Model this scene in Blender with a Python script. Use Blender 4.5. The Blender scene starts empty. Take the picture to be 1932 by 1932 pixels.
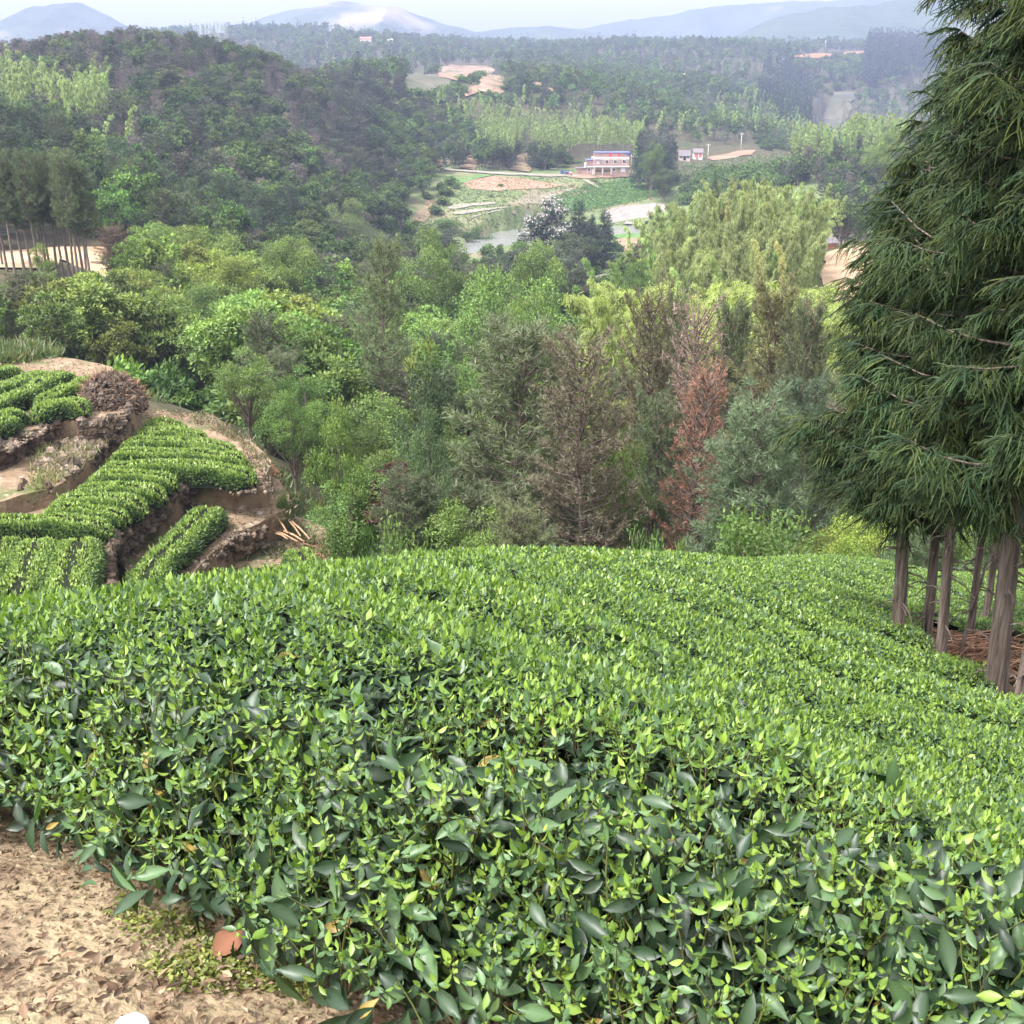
import bpy, math, random
import numpy as np
from mathutils import Vector, noise, geometry

C = bpy.context.scene.collection
RNG = np.random.default_rng(11)
random.seed(11)
PI = math.pi
# ------------------------------------------------------------------ camera geometry (pixels of a 1932 px wide photo)
PITCH = math.radians(21.0)
CP, SP = math.cos(PITCH), math.sin(PITCH)
K = 0.903


def at(u, v, Y):
    yv = (0.5 - v / 1932) * K
    xv = (u / 1932 - 0.5) * K
    d = (xv, CP + yv * SP, -SP + yv * CP)
    t = Y / d[1]
    return (d[0] * t, Y, d[2] * t)


def project(x, y, z):
    dep = y * CP - z * SP
    dep = np.maximum(dep, 0.05)
    return 966 + x / dep / K * 1932, 966 - (y * SP + z * CP) / dep / K * 1932


# ------------------------------------------------------------------ tagging
def tag(o, label=None, cat=None, group=None, kind=None):
    if label: o['label'] = label
    if cat: o['category'] = cat
    if group: o['group'] = group
    if kind: o['kind'] = kind
    return o


def empty(name, loc=(0, 0, 0), rz=0.0):
    o = bpy.data.objects.new(name, None)
    o.empty_display_size = 0.2
    o.location = loc
    o.rotation_euler = (0, 0, rz)
    C.objects.link(o)
    return o


def link(name, mesh, parent=None, loc=None):
    o = bpy.data.objects.new(name, mesh)
    C.objects.link(o)
    if parent: o.parent = parent
    if loc is not None: o.location = loc
    return o


# ------------------------------------------------------------------ mesh accumulator
class Geo:
    def __init__(self):
        self.v, self.q, self.t, self.c, self.qm, self.tm = [], [], [], [], [], []
        self.n = 0

    def add(self, V, Q=None, T=None, col=(1, 1, 1), mi=0):
        V = np.asarray(V, float).reshape(-1, 3)
        col = np.asarray(col, float)
        if col.ndim == 1: col = np.tile(col[:3], (len(V), 1))
        self.v.append(V); self.c.append(col[:, :3])
        if Q is not None and len(Q):
            Q = np.asarray(Q, np.int64).reshape(-1, 4)
            self.q.append(Q + self.n); self.qm.append(np.full(len(Q), mi))
        if T is not None and len(T):
            T = np.asarray(T, np.int64).reshape(-1, 3)
            self.t.append(T + self.n); self.tm.append(np.full(len(T), mi))
        self.n += len(V)
        return self

    def merge(self, g, off=(0, 0, 0)):
        base = self.n
        for V, c in zip(g.v, g.c):
            self.v.append(V + np.asarray(off)); self.c.append(c)
        for Q, m in zip(g.q, g.qm): self.q.append(Q + base); self.qm.append(m)
        for T, m in zip(g.t, g.tm): self.t.append(T + base); self.tm.append(m)
        self.n += g.n

    def mesh(self, name, mats, smooth=False):
        me = bpy.data.meshes.new(name)
        V = np.concatenate(self.v) if self.v else np.zeros((0, 3))
        Cc = np.concatenate(self.c) if self.c else np.zeros((0, 3))
        Q = np.concatenate(self.q) if self.q else np.zeros((0, 4), np.int64)
        T = np.concatenate(self.t) if self.t else np.zeros((0, 3), np.int64)
        mi = np.concatenate(self.qm + self.tm) if (self.qm or self.tm) else np.zeros(0)
        me.vertices.add(len(V)); me.vertices.foreach_set('co', V.ravel().astype(np.float32))
        nl = len(Q) * 4 + len(T) * 3
        me.loops.add(nl)
        me.loops.foreach_set('vertex_index', np.concatenate([Q.ravel(), T.ravel()]).astype(np.int32))
        me.polygons.add(len(Q) + len(T))
        ls = np.concatenate([np.arange(len(Q)) * 4, len(Q) * 4 + np.arange(len(T)) * 3]).astype(np.int32)
        me.polygons.foreach_set('loop_start', ls)
        me.polygons.foreach_set('material_index', mi.astype(np.int32))
        me.polygons.foreach_set('use_smooth', np.full(len(Q) + len(T), bool(smooth)))
        a = me.attributes.new('Col', 'FLOAT_COLOR', 'POINT')
        a.data.foreach_set('color', np.concatenate([Cc, np.ones((len(Cc), 1))], 1).ravel().astype(np.float32))
        for m in (mats if isinstance(mats, (list, tuple)) else [mats]): me.materials.append(m)
        me.update(calc_edges=True)
        return me

    def obj(self, name, mats, parent=None, smooth=False, loc=None):
        return link(name, self.mesh(name, mats, smooth), parent, loc)


def unit(a):
    return a / np.maximum(np.linalg.norm(a, axis=-1, keepdims=True), 1e-9)


def rand_unit(n, rng=None):
    rng = rng or RNG
    return unit(rng.normal(size=(n, 3)))


# leaf templates (x across, y along, z out)
L1 = (np.array([[0, 0, 0], [.5, .42, 0], [0, 1, 0], [-.5, .42, 0]]), np.array([[0, 1, 2, 3]]))
L2 = (np.array([[0, 0, 0], [.5, .42, .10], [0, 1, -.12], [-.5, .42, .10], [0, .45, 0.0]]),
      np.array([[0, 1, 2, 4], [0, 4, 2, 3]]))


def _leaf_hi(curl=0.22, fold=0.28):
    ys = np.array([0, .18, .42, .66, .86, 1.0])
    ws = np.array([.04, .31, .50, .40, .15, .0])
    V, Q = [], []
    for y, w in zip(ys, ws):
        z0 = -curl * (y - .35) ** 2 * 1.6
        V += [[-w, y, z0 + fold * w * .55], [0, y, z0 - 0.02], [w, y, z0 + fold * w * .55]]
    for i in range(5):
        for j in range(2):
            a = i * 3 + j
            Q.append([a, a + 1, a + 4, a + 3])
    return np.array(V), np.array(Q)


LHI = _leaf_hi()
MIDRIB = np.array([1.0, 1.28, 1.0] * 6)
LHI2 = _leaf_hi(-0.15, 0.45)


def leaves(g, pos, dirn, nrm, L, W, col, tpl=L1, mi=0, tipcol=None):
    """many leaves at once: dirn = along, nrm = face normal hint"""
    n = len(pos)
    if n == 0: return
    d = unit(dirn)
    s = unit(np.cross(d, nrm))
    m = np.cross(s, d)
    TV, TQ = tpl
    L = np.broadcast_to(np.asarray(L, float), (n,))
    W = np.broadcast_to(np.asarray(W, float), (n,))
    V = (pos[:, None, :] + s[:, None, :] * (TV[None, :, 0:1] * W[:, None, None])
         + d[:, None, :] * (TV[None, :, 1:2] * L[:, None, None])
         + m[:, None, :] * (TV[None, :, 2:3] * L[:, None, None]))
    k = len(TV)
    Q = (TQ[None] + (np.arange(n) * k)[:, None, None]).reshape(-1, 4)
    col = np.asarray(col, float)
    if col.ndim == 1: col = np.tile(col, (n, 1))
    cc = np.repeat(col[:, None, :], k, 1)
    if tipcol is not None:
        w = TV[None, :, 1:2]
        cc = cc * (1 - w) + np.asarray(tipcol)[:, None, :] * w
    if k == 18: cc = cc * MIDRIB[None, :, None]
    g.add(V.reshape(-1, 3), Q, None, cc.reshape(-1, 3), mi)


def tube(g, pts, rad, sides=6, col=(1, 1, 1), mi=0, cap=False):
    pts = np.asarray(pts, float); n = len(pts)
    rad = np.broadcast_to(np.asarray(rad, float), (n,))
    t = unit(np.gradient(pts, axis=0))
    ref = np.array([0.31, 0.17, 0.94]) if abs(t[0][2]) < .9 else np.array([1.0, 0.1, 0.0])
    a = unit(np.cross(t, ref)); b = np.cross(t, a)
    th = np.arange(sides) / sides * 2 * PI
    V = pts[:, None, :] + rad[:, None, None] * (a[:, None, :] * np.cos(th)[None, :, None] + b[:, None, :] * np.sin(th)[None, :, None])
    i = np.arange(n - 1)[:, None] * sides; j = np.arange(sides)[None, :]; j2 = (j + 1) % sides
    Q = np.stack([i + j, i + j2, i + sides + j2, i + sides + j], -1).reshape(-1, 4)
    T = None
    V = V.reshape(-1, 3)
    if cap:
        V = np.concatenate([V, pts[:1], pts[-1:]])
        jj = np.arange(sides); j2 = (jj + 1) % sides
        e = (n - 1) * sides
        T = np.concatenate([np.stack([j2, jj, np.full(sides, n * sides)], 1), np.stack([e + jj, e + j2, np.full(sides, n * sides + 1)], 1)])
    g.add(V, Q, T, col, mi)


def tubes(g, P, R, sides=3, col=None, mi=0):
    """many tubes with the same number of points: P (n,k,3), R (n,k), col (n,k,3) or (n,3)"""
    n, k, _ = P.shape
    t = unit(np.gradient(P, axis=1))
    ref = np.array([0.43, 0.29, 0.85])
    a = unit(np.cross(t, ref)); b = np.cross(t, a)
    th = np.arange(sides) / sides * 2 * PI
    V = P[:, :, None, :] + R[:, :, None, None] * (a[:, :, None, :] * np.cos(th)[None, None, :, None] + b[:, :, None, :] * np.sin(th)[None, None, :, None])
    o = (np.arange(n) * k * sides)[:, None, None]
    i = (np.arange(k - 1) * sides)[None, :, None]
    j = np.arange(sides)[None, None, :]; j2 = (j + 1) % sides
    Q = np.stack([o + i + j, o + i + j2, o + i + sides + j2, o + i + sides + j], -1).reshape(-1, 4)
    if col is None: col = np.ones((n, 3))
    if col.ndim == 2: col = np.repeat(col[:, None, :], k, 1)
    cc = np.repeat(col[:, :, None, :], sides, 2).reshape(-1, 3)
    g.add(V.reshape(-1, 3), Q, None, cc, mi)


BQ = np.array([[0, 3, 2, 1], [4, 5, 6, 7], [0, 1, 5, 4], [1, 2, 6, 5], [2, 3, 7, 6], [3, 0, 4, 7]])


def box(g, x0, x1, y0, y1, z0, z1, col=(1, 1, 1), mi=0):
    g.add([[x0, y0, z0], [x1, y0, z0], [x1, y1, z0], [x0, y1, z0], [x0, y0, z1], [x1, y0, z1], [x1, y1, z1], [x0, y1, z1]], BQ, None, col, mi)


def in_poly(px, py, poly):
    px = np.asarray(px, float); py = np.asarray(py, float)
    inside = np.zeros(px.shape, bool)
    n = len(poly)
    for i in range(n):
        x1, y1 = poly[i][:2]; x2, y2 = poly[(i + 1) % n][:2]
        c = ((y1 > py) != (y2 > py)) & (px < (x2 - x1) * (py - y1) / ((y2 - y1) or 1e-9) + x1)
        inside ^= c
    return inside


# value noise, vectorised (2-D and 3-D hash noise)
def _h(ix, iy, iz, s):
    h = (ix * 374761393 + iy * 668265263 + iz * 2147483647 + s * 974634777) & 0xffffffff
    h = ((h ^ (h >> 13)) * 1274126177) & 0xffffffff
    return ((h ^ (h >> 16)) & 0xffffff) / 0xffffff


def vnoise(x, y, z=0.0, seed=0):
    x, y, z = np.broadcast_arrays(np.asarray(x, float), np.asarray(y, float), np.asarray(z, float))
    ix, iy, iz = np.floor(x).astype(np.int64), np.floor(y).astype(np.int64), np.floor(z).astype(np.int64)
    fx, fy, fz = x - ix, y - iy, z - iz
    fx, fy, fz = [f * f * (3 - 2 * f) for f in (fx, fy, fz)]
    r = 0
    for dx in (0, 1):
        for dy in (0, 1):
            for dz in (0, 1):
                w = (fx if dx else 1 - fx) * (fy if dy else 1 - fy) * (fz if dz else 1 - fz)
                r = r + w * _h(ix + dx, iy + dy, iz + dz, seed)
    return r * 2 - 1


def fbm(x, y, z=0.0, oct=4, seed=0):
    r, a, f = 0, 1.0, 1.0
    for o in range(oct):
        r = r + a * vnoise(np.asarray(x) * f, np.asarray(y) * f, np.asarray(z) * f, seed + o)
        a *= .5; f *= 2.03
    return r / 1.9
# ------------------------------------------------------------------ materials
def _new(name):
    m = bpy.data.materials.new(name); m.use_nodes = True
    nt = m.node_tree; nt.nodes.clear()
    return m, nt


def N(nt, typ, **kw):
    n = nt.nodes.new(typ)
    for k, v in kw.items():
        if k in n.inputs: n.inputs[k].default_value = v
        else: setattr(n, k, v)
    return n


def foliage_mat(name, rough=.5, spec=.35, transl=.3, instancer=False, tr_tint=(1.25, 1.35, .5), nscale=0.0):
    m, nt = _new(name); L = nt.links
    out = N(nt, 'ShaderNodeOutputMaterial')
    at_ = N(nt, 'ShaderNodeAttribute', attribute_name='Col')
    mul = N(nt, 'ShaderNodeMix', data_type='RGBA', blend_type='MULTIPLY'); mul.inputs[0].default_value = 1.0
    L.new(at_.outputs['Color'], mul.inputs[6])
    if instancer:
        t = N(nt, 'ShaderNodeAttribute', attribute_name='tint', attribute_type='INSTANCER')
        L.new(t.outputs['Color'], mul.inputs[7])
    else:
        oi = N(nt, 'ShaderNodeObjectInfo'); L.new(oi.outputs['Color'], mul.inputs[7])
    col = mul.outputs[2]
    p = N(nt, 'ShaderNodeBsdfPrincipled'); p.inputs['Roughness'].default_value = rough
    p.inputs['Specular IOR Level'].default_value = spec
    L.new(col, p.inputs['Base Color'])
    if nscale:
        tc = N(nt, 'ShaderNodeNewGeometry')
        no = N(nt, 'ShaderNodeTexNoise'); no.inputs['Scale'].default_value = nscale; no.inputs['Detail'].default_value = 2
        L.new(tc.outputs['Position'], no.inputs['Vector'])
        b = N(nt, 'ShaderNodeBump'); b.inputs['Strength'].default_value = .5; b.inputs['Distance'].default_value = .004
        L.new(no.outputs['Fac'], b.inputs['Height']); L.new(b.outputs[0], p.inputs['Normal'])
    tr = N(nt, 'ShaderNodeBsdfTranslucent')
    m2 = N(nt, 'ShaderNodeMix', data_type='RGBA', blend_type='MULTIPLY'); m2.inputs[0].default_value = 1.0
    L.new(col, m2.inputs[6]); m2.inputs[7].default_value = (*tr_tint, 1)
    L.new(m2.outputs[2], tr.inputs['Color'])
    mx = N(nt, 'ShaderNodeMixShader'); mx.inputs[0].default_value = transl
    L.new(p.outputs[0], mx.inputs[1]); L.new(tr.outputs[0], mx.inputs[2])
    L.new(mx.outputs[0], out.inputs['Surface'])
    return m


def noise_mat(name, stops, scale=1.0, detail=6, rough=.9, bump=.3, bdist=.05, bscale=None, stretch=(1, 1, 1), use_col=False,
              spots=None, spec=.2, obj_coord=False):
    """stops: [(pos,(r,g,b)),...] over fractal noise; spots: (scale, threshold, colour) extra patches"""
    m, nt = _new(name); L = nt.links
    out = N(nt, 'ShaderNodeOutputMaterial')
    tc = N(nt, 'ShaderNodeTexCoord') if obj_coord else N(nt, 'ShaderNodeNewGeometry')
    mp = N(nt, 'ShaderNodeMapping'); mp.inputs['Scale'].default_value = stretch
    L.new(tc.outputs['Object' if obj_coord else 'Position'], mp.inputs['Vector'])
    no = N(nt, 'ShaderNodeTexNoise'); no.inputs['Scale'].default_value = scale; no.inputs['Detail'].default_value = detail
    no.inputs['Roughness'].default_value = .65
    L.new(mp.outputs[0], no.inputs['Vector'])
    cr = N(nt, 'ShaderNodeValToRGB'); L.new(no.outputs['Fac'], cr.inputs[0])
    el = cr.color_ramp.elements
    while len(el) < len(stops): el.new(.5)
    for e, (p_, c_) in zip(el, stops): e.position = p_; e.color = (*c_, 1)
    col = cr.outputs[0]
    for sp in (spots or []):
        n2 = N(nt, 'ShaderNodeTexNoise'); n2.inputs['Scale'].default_value = sp[0]; n2.inputs['Detail'].default_value = 5
        L.new(mp.outputs[0], n2.inputs['Vector'])
        mr = N(nt, 'ShaderNodeMapRange'); mr.inputs[1].default_value = sp[1] - .04; mr.inputs[2].default_value = sp[1] + .06
        L.new(n2.outputs['Fac'], mr.inputs[0])
        mx = N(nt, 'ShaderNodeMix', data_type='RGBA'); L.new(mr.outputs[0], mx.inputs[0]); L.new(col, mx.inputs[6])
        mx.inputs[7].default_value = (*sp[2], 1); col = mx.outputs[2]
    if use_col:
        a = N(nt, 'ShaderNodeAttribute', attribute_name='Col')
        mx = N(nt, 'ShaderNodeMix', data_type='RGBA', blend_type='MULTIPLY'); mx.inputs[0].default_value = 1
        L.new(col, mx.inputs[6]); L.new(a.outputs['Color'], mx.inputs[7]); col = mx.outputs[2]
    p = N(nt, 'ShaderNodeBsdfPrincipled'); p.inputs['Roughness'].default_value = rough
    p.inputs['Specular IOR Level'].default_value = spec
    L.new(col, p.inputs['Base Color'])
    if bump:
        n3 = N(nt, 'ShaderNodeTexNoise'); n3.inputs['Scale'].default_value = bscale or scale * 4; n3.inputs['Detail'].default_value = 6
        L.new(mp.outputs[0], n3.inputs['Vector'])
        b = N(nt, 'ShaderNodeBump'); b.inputs['Strength'].default_value = bump; b.inputs['Distance'].default_value = bdist
        L.new(n3.outputs['Fac'], b.inputs['Height']); L.new(b.outputs[0], p.inputs['Normal'])
    L.new(p.outputs[0], out.inputs['Surface'])
    return m


def plain_mat(name, col, rough=.7, var=.12, scale=3.0, metal=0.0, bump=0.0, spec=.3):
    c = np.array(col)
    m = noise_mat(name, [(.3, tuple(c * (1 - var))), (.7, tuple(np.minimum(c * (1 + var), 1)))], scale, 4, rough, bump, .02, spec=spec)
    for n in m.node_tree.nodes:
        if n.type == 'BSDF_PRINCIPLED': n.inputs['Metallic'].default_value = metal
    return m


def brick_mat(name, c1, c2, mortar, scale):
    m, nt = _new(name); L = nt.links
    out = N(nt, 'ShaderNodeOutputMaterial'); p = N(nt, 'ShaderNodeBsdfPrincipled'); p.inputs['Roughness'].default_value = .9
    tc = N(nt, 'ShaderNodeTexCoord'); mp = N(nt, 'ShaderNodeMapping'); mp.inputs['Rotation'].default_value = (PI / 2, 0, 0)
    L.new(tc.outputs['Object'], mp.inputs['Vector'])
    b = N(nt, 'ShaderNodeTexBrick'); b.inputs['Scale'].default_value = scale
    b.inputs['Color1'].default_value = (*c1, 1); b.inputs['Color2'].default_value = (*c2, 1); b.inputs['Mortar'].default_value = (*mortar, 1)
    L.new(mp.outputs[0], b.inputs['Vector'])
    no = N(nt, 'ShaderNodeTexNoise'); no.inputs['Scale'].default_value = .6; no.inputs['Detail'].default_value = 6
    L.new(tc.outputs['Object'], no.inputs['Vector'])
    mx = N(nt, 'ShaderNodeMix', data_type='RGBA', blend_type='MULTIPLY'); mx.inputs[0].default_value = .6
    cr = N(nt, 'ShaderNodeValToRGB'); cr.color_ramp.elements[0].position = .3; cr.color_ramp.elements[0].color = (.62, .6, .58, 1)
    cr.color_ramp.elements[1].position = .65; cr.color_ramp.elements[1].color = (1.0, 1.0, 1.0, 1)
    L.new(no.outputs['Fac'], cr.inputs[0]); L.new(b.outputs['Color'], mx.inputs[6]); L.new(cr.outputs[0], mx.inputs[7])
    L.new(mx.outputs[2], p.inputs['Base Color']); L.new(p.outputs[0], out.inputs['Surface'])
    return m


M = {}
M['leaf'] = foliage_mat('tree_leaf', .55, .25, .3)
M['leaf_s'] = foliage_mat('wood_leaf', .6, .2, .3, instancer=True)
M['needle'] = foliage_mat('pine_needle', .6, .2, .18)
M['needle_s'] = foliage_mat('far_needle', .6, .2, .18, instancer=True)
M['bamboo'] = foliage_mat('bamboo_leaf', .6, .2, .48)
M['bamboo_s'] = foliage_mat('far_bamboo_leaf', .6, .2, .48, instancer=True)
M['tea'] = foliage_mat('tea_leaf', .40, .42, .25, tr_tint=(1.2, 1.5, .35))
M['tea_far'] = foliage_mat('tea_leaf_small', .45, .4, .25)
M['cedar'] = foliage_mat('cedar_frond', .6, .15, .15)
M['bark'] = noise_mat('bark_brown', [(.32, (.045, .034, .028)), (.5, (.15, .115, .095)), (.7, (.26, .215, .18))], 34, 6, .95, 1.0, .03, 40, (1, 1, .07), use_col=True)
M['bark_s'] = noise_mat('bark_far', [(.3, (.10, .08, .065)), (.7, (.24, .2, .17))], 2, 3, .95, 0, use_col=True)
M['culm'] = plain_mat('bamboo_culm', (.28, .33, .15), .5, .25, 1.5)
M['culm_s'] = M['culm']
M['core'] = noise_mat('hedge_core', [(.3, (.006, .009, .004)), (.7, (.02, .025, .012))], 14, 4, .95, .5, .02)  # near-black, so the shade between the leaves is in the colour
M['floor'] = noise_mat('forest_floor', [(.25, (.035, .04, .018)), (.5, (.07, .065, .035)), (.72, (.13, .095, .055))], .5, 8, .95, .6, .15,
                       spots=[(.13, .60, (.055, .07, .03))])
M['path'] = noise_mat('sandy_path', [(.25, (.15, .11, .065)), (.5, (.30, .23, .145)), (.75, (.46, .37, .245))], 2.6, 9, .95, .8, .03, 30,
                      spots=[(2.1, .60, (.17, .18, .06)), (5.5, .62, (.15, .095, .06)), (.9, .60, (.14, .10, .07))])
M['earth'] = noise_mat('bare_earth', [(.25, (.10, .068, .045)), (.45, (.20, .14, .092)), (.6, (.27, .195, .13)), (.78, (.37, .285, .20))], 1.7, 9, .95, .8, .05, 9,
                       spots=[(.8, .60, (.11, .115, .05)), (7.0, .62, (.09, .065, .045)), (3.0, .68, (.36, .32, .27))])
M['orange'] = noise_mat('orange_earth', [(.25, (.28, .17, .10)), (.5, (.40, .27, .175)), (.75, (.50, .38, .275))], .18, 9, .95, .6, .3, .9,
                        spots=[(.5, .66, (.34, .27, .14))])
M['scar'] = noise_mat('cut_earth', [(.25, (.15, .09, .06)), (.5, (.25, .16, .11)), (.75, (.33, .25, .19))], .12, 9, .95, .6, .4, .5,
                      spots=[(.16, .56, (.10, .11, .055)), (.5, .6, (.14, .10, .07))])
M['redcut'] = noise_mat('red_cut_earth', [(.3, (.22, .095, .045)), (.6, (.30, .145, .075)), (.8, (.36, .22, .14))], .15, 5, .95, 0)
M['farfield'] = noise_mat('far_fields', [(.3, (.05, .06, .035)), (.5, (.10, .095, .065)), (.7, (.15, .135, .10))], .03, 5, .95, 0, stretch=(.25, 1, 9), spots=[(.05, .6, (.06, .08, .035))])
M['grass'] = noise_mat('valley_grass', [(.25, (.07, .10, .04)), (.5, (.12, .155, .065)), (.75, (.19, .20, .10))], .16, 9, .95, .8, .4, 1.2,
                       spots=[(.07, .58, (.20, .175, .11))])
M['lush'] = noise_mat('lush_grass', [(.25, (.06, .13, .04)), (.5, (.10, .18, .06)), (.75, (.15, .21, .08))], .3, 8, .95, .7, .3, 1.5)
M['plough'] = noise_mat('ploughed_soil', [(.25, (.19, .11, .075)), (.5, (.27, .17, .12)), (.75, (.33, .24, .17))], .25, 8, .95, .8, .3, 1.0, (.4, 1.8, 1))
M['fallow'] = noise_mat('fallow_field', [(.25, (.13, .115, .075)), (.5, (.20, .17, .125)), (.75, (.26, .225, .17))], .25, 8, .95, .6, .2, 1.0, (.4, 1.5, 1))
M['gravel'] = noise_mat('river_gravel', [(.25, (.15, .13, .12)), (.5, (.24, .21, .195)), (.75, (.33, .30, .28))], .8, 9, .9, .9, .2, 3.0)
M['road'] = noise_mat('pale_road', [(.3, (.19, .17, .135)), (.7, (.29, .265, .22))], .5, 7, .9, .3, .05, 3)
M['stone'] = noise_mat('wall_stone', [(.25, (.04, .032, .028)), (.5, (.095, .078, .066)), (.75, (.19, .16, .135))], 3.0, 8, .95, .9, .05, 12, use_col=True)
M['dry'] = noise_mat('dry_stalk', [(.3, (.20, .13, .09)), (.7, (.42, .31, .22))], 8, 4, .9, 0, use_col=True)
M['deadleaf'] = foliage_mat('dead_leaf', .75, .2, .15, tr_tint=(1.2, .9, .6))
# ------------------------------------------------------------------ terrain: one sheet, fitted through surveyed points
# (u, v, distance, height of what grows there)
CTRL = [
 # our own hill below the tea (tea top minus 0.62 m)
 (0, 1110, 3.4, .63), (300, 1085, 4.2, .63), (600, 1055, 5.5, .62), (850, 1030, 7.4, .62), (966, 1030, 8.5, .62), (1100, 1030, 9.4, .62),
 (1300, 1035, 11, .62), (1550, 1045, 13.5, .62), (1670, 1050, 15.5, .62), (1760, 1150, 12.5, .62), (1800, 1090, 15.5, .62),
 (1900, 1600, 2.6, .62), (1900, 1450, 4.0, .62), (1900, 1320, 6.2, .62), (1690, 1205, 8.5, .62), (1300, 1200, 5.0, .62), (966, 1100, 4.4, .62),
 (1670, 1130, 11, .62), (1820, 1255, 10, 0),
 # left hill, terraces and gully
 (0, 1085, 26, 1.3), (200, 1085, 26, 1.3), (420, 1085, 25, 3.3), (0, 940, 32, 1.2), (0, 790, 40, .9), (300, 850, 37, 1.2), (480, 900, 34, 1.4),
 (560, 940, 32, 1.6), (620, 1030, 27, 2.4), (0, 690, 49, .8), (250, 745, 43, 0.3), (0, 650, 55, 1.5), (0, 600, 63, 2), (0, 520, 84, 2), (60, 508, 94, 0),
 (60, 472, 107, 0), (200, 505, 96, 1), (0, 400, 122, 6), (0, 240, 150, 8), (0, 150, 230, 8), (0, 100, 290, 8), (0, 70, 330, 8),
 (-500, 70, 330, 8), (-500, 240, 150, 8), (-500, 500, 90, 2), (-500, 800, 40, 0), (-400, 1000, 26, 0),
 (220, 45, 330, 8), (220, 150, 250, 8), (220, 250, 180, 8), (220, 330, 140, 8), (220, 430, 115, 7), (220, 560, 80, 5), (220, 640, 62, 4),
 (500, 85, 340, 8), (500, 150, 290, 8), (500, 250, 230, 8), (500, 350, 190, 8), (500, 440, 150, 7), (500, 560, 90, 6), (500, 650, 66, 4), (480, 750, 50, 2), (490, 850, 40, 0.6),
 (750, 115, 420, 8), (750, 200, 370, 8), (750, 300, 290, 8), (750, 380, 240, 7), (750, 440, 200, 5), (750, 520, 125, 7), (750, 600, 95, 6),
 (750, 700, 65, 5), (750, 850, 40, 4), (750, 1000, 25, 3),
 # valley with the river and the house
 (960, 130, 540, 3), (960, 160, 500, 0), (960, 185, 470, 0), (960, 232, 425, 8), (960, 300, 350, 2), (960, 325, 322, 0), (960, 345, 307, 0), (960, 380, 290, 0),
 (960, 420, 276, 0), (960, 490, 190, 6), (960, 520, 150, 8), (960, 600, 110, 8), (960, 680, 80, 7), (960, 800, 55, 6), (960, 950, 35, 5), (960, 1022, 23, 3.5),
 (850, 330, 312, 0), (850, 345, 300, 0), (820, 400, 275, 2),
 (1150, 150, 520, 6), (1150, 290, 385, 0), (1150, 250, 420, 6), (1150, 328, 338, 0), (1150, 345, 325, 0), (1150, 375, 312, 0), (1150, 400, 303, 0),
 (1200, 465, 250, .9), (1150, 490, 232, 0), (1130, 522, 212, 0), (1150, 545, 198, 0), (1150, 600, 110, 9), (1150, 700, 75, 7), (1150, 850, 50, 6), (1150, 1000, 30, 4),
 (1400, 110, 900, 8), (1400, 165, 700, 8), (1400, 215, 560, 10), (1400, 262, 480, 0), (1400, 290, 430, 0), (1350, 300, 420, 0), (1400, 325, 375, 0),
 (1400, 340, 150, 12), (1400, 560, 125, 0), (1400, 580, 110, 5), (1400, 540, 95, 8), (1400, 650, 70, 8), (1400, 800, 45, 7), (1400, 900, 36, 6), (1400, 1005, 27, 4.5),
 (1580, 245, 770, 0), (1600, 150, 950, 0), (1600, 200, 850, 0), (1600, 100, 1150, 5), (1600, 250, 340, 6), (1600, 300, 275, 8), (1600, 400, 215, 6), (1600, 430, 203, 3),
 (1600, 480, 180, 0), (1600, 570, 150, 0), (1600, 640, 85, 7), (1600, 800, 45, 7), (1600, 1005, 27, 4),
 (1850, 260, 340, 6), (1850, 480, 180, 2), (1850, 700, 60, 6), (1850, 950, 28, 4), (2300, 260, 340, 6), (2300, 480, 170, 3), (2300, 700, 60, 6), (2300, 950, 26, 3),
 # ridges behind
 (600, 48, 1150, 10), (450, 50, 1200, 10), (700, 110, 800, 10), (600, 90, 900, 10), (1000, 75, 1300, 10), (1000, 110, 820, 8), (1200, 78, 1300, 10), (1200, 125, 760, 8),
 (1500, 88, 1350, 3), (1560, 106, 1120, 0), (1750, 86, 1350, 3), (1930, 86, 1350, 3), (0, 80, 1200, 8), (-500, 60, 1200, 8), (2300, 85, 1350, 8), (1800, 150, 900, 6),
]
WORLD = [(-1.6, 2.3, -1.72), (-.85, 2.05, -1.70), (-.46, 1.74, -1.70), (-.2, 1.6, -1.71), (.5, 1.3, -1.66), (1.2, 1.0, -1.62), (0, .2, -1.6), (-2, .8, -1.6), (2.5, .3, -1.5),
         (0, -6, -1.0), (-12, -8, -.5), (12, -8, -.6), (0, -22, 3), (-20, -20, 3), (20, -20, 3),
         (-.9, 2.9, -1.95), (-1.4, 2.9, -2.01), (-1.9, 3.2, -2.19), (-2.6, 3.5, -2.42), (0, 2.3, -1.84), (.6, 1.9, -1.84), (1.2, 1.7, -1.95), (0, 3, -2.17),
         (-2.6, 5.0, -3.3), (-3.5, 8, -5.2), (-7, 15, -9.4), (-9, 20, -11.6), (-2, 15, -9.3), (0, 14, -7.6), (1.5, 18, -10.2), (5, 20, -9.9), (10, 20, -9.5), (8, 12, -6.5), (8, 6, -4), (14, 10, -6), (-8, 6, -4), (-14, 10, -7),
         (0, 1800, 2), (900, 1800, 5), (-900, 1800, 5), (0, 2600, -10), (1500, 2600, -10), (-1500, 2600, -10),
         (-100, 430, -12), (-250, 450, -12), (-130, 620, -8), (-200, 800, 0)]


def _warp(x, y):
    return np.stack([np.asarray(x) / (np.asarray(y) + 26.0) * 2.2, np.log((np.asarray(y) + 26.0) / 26.0) * 1.25], -1)


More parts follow.
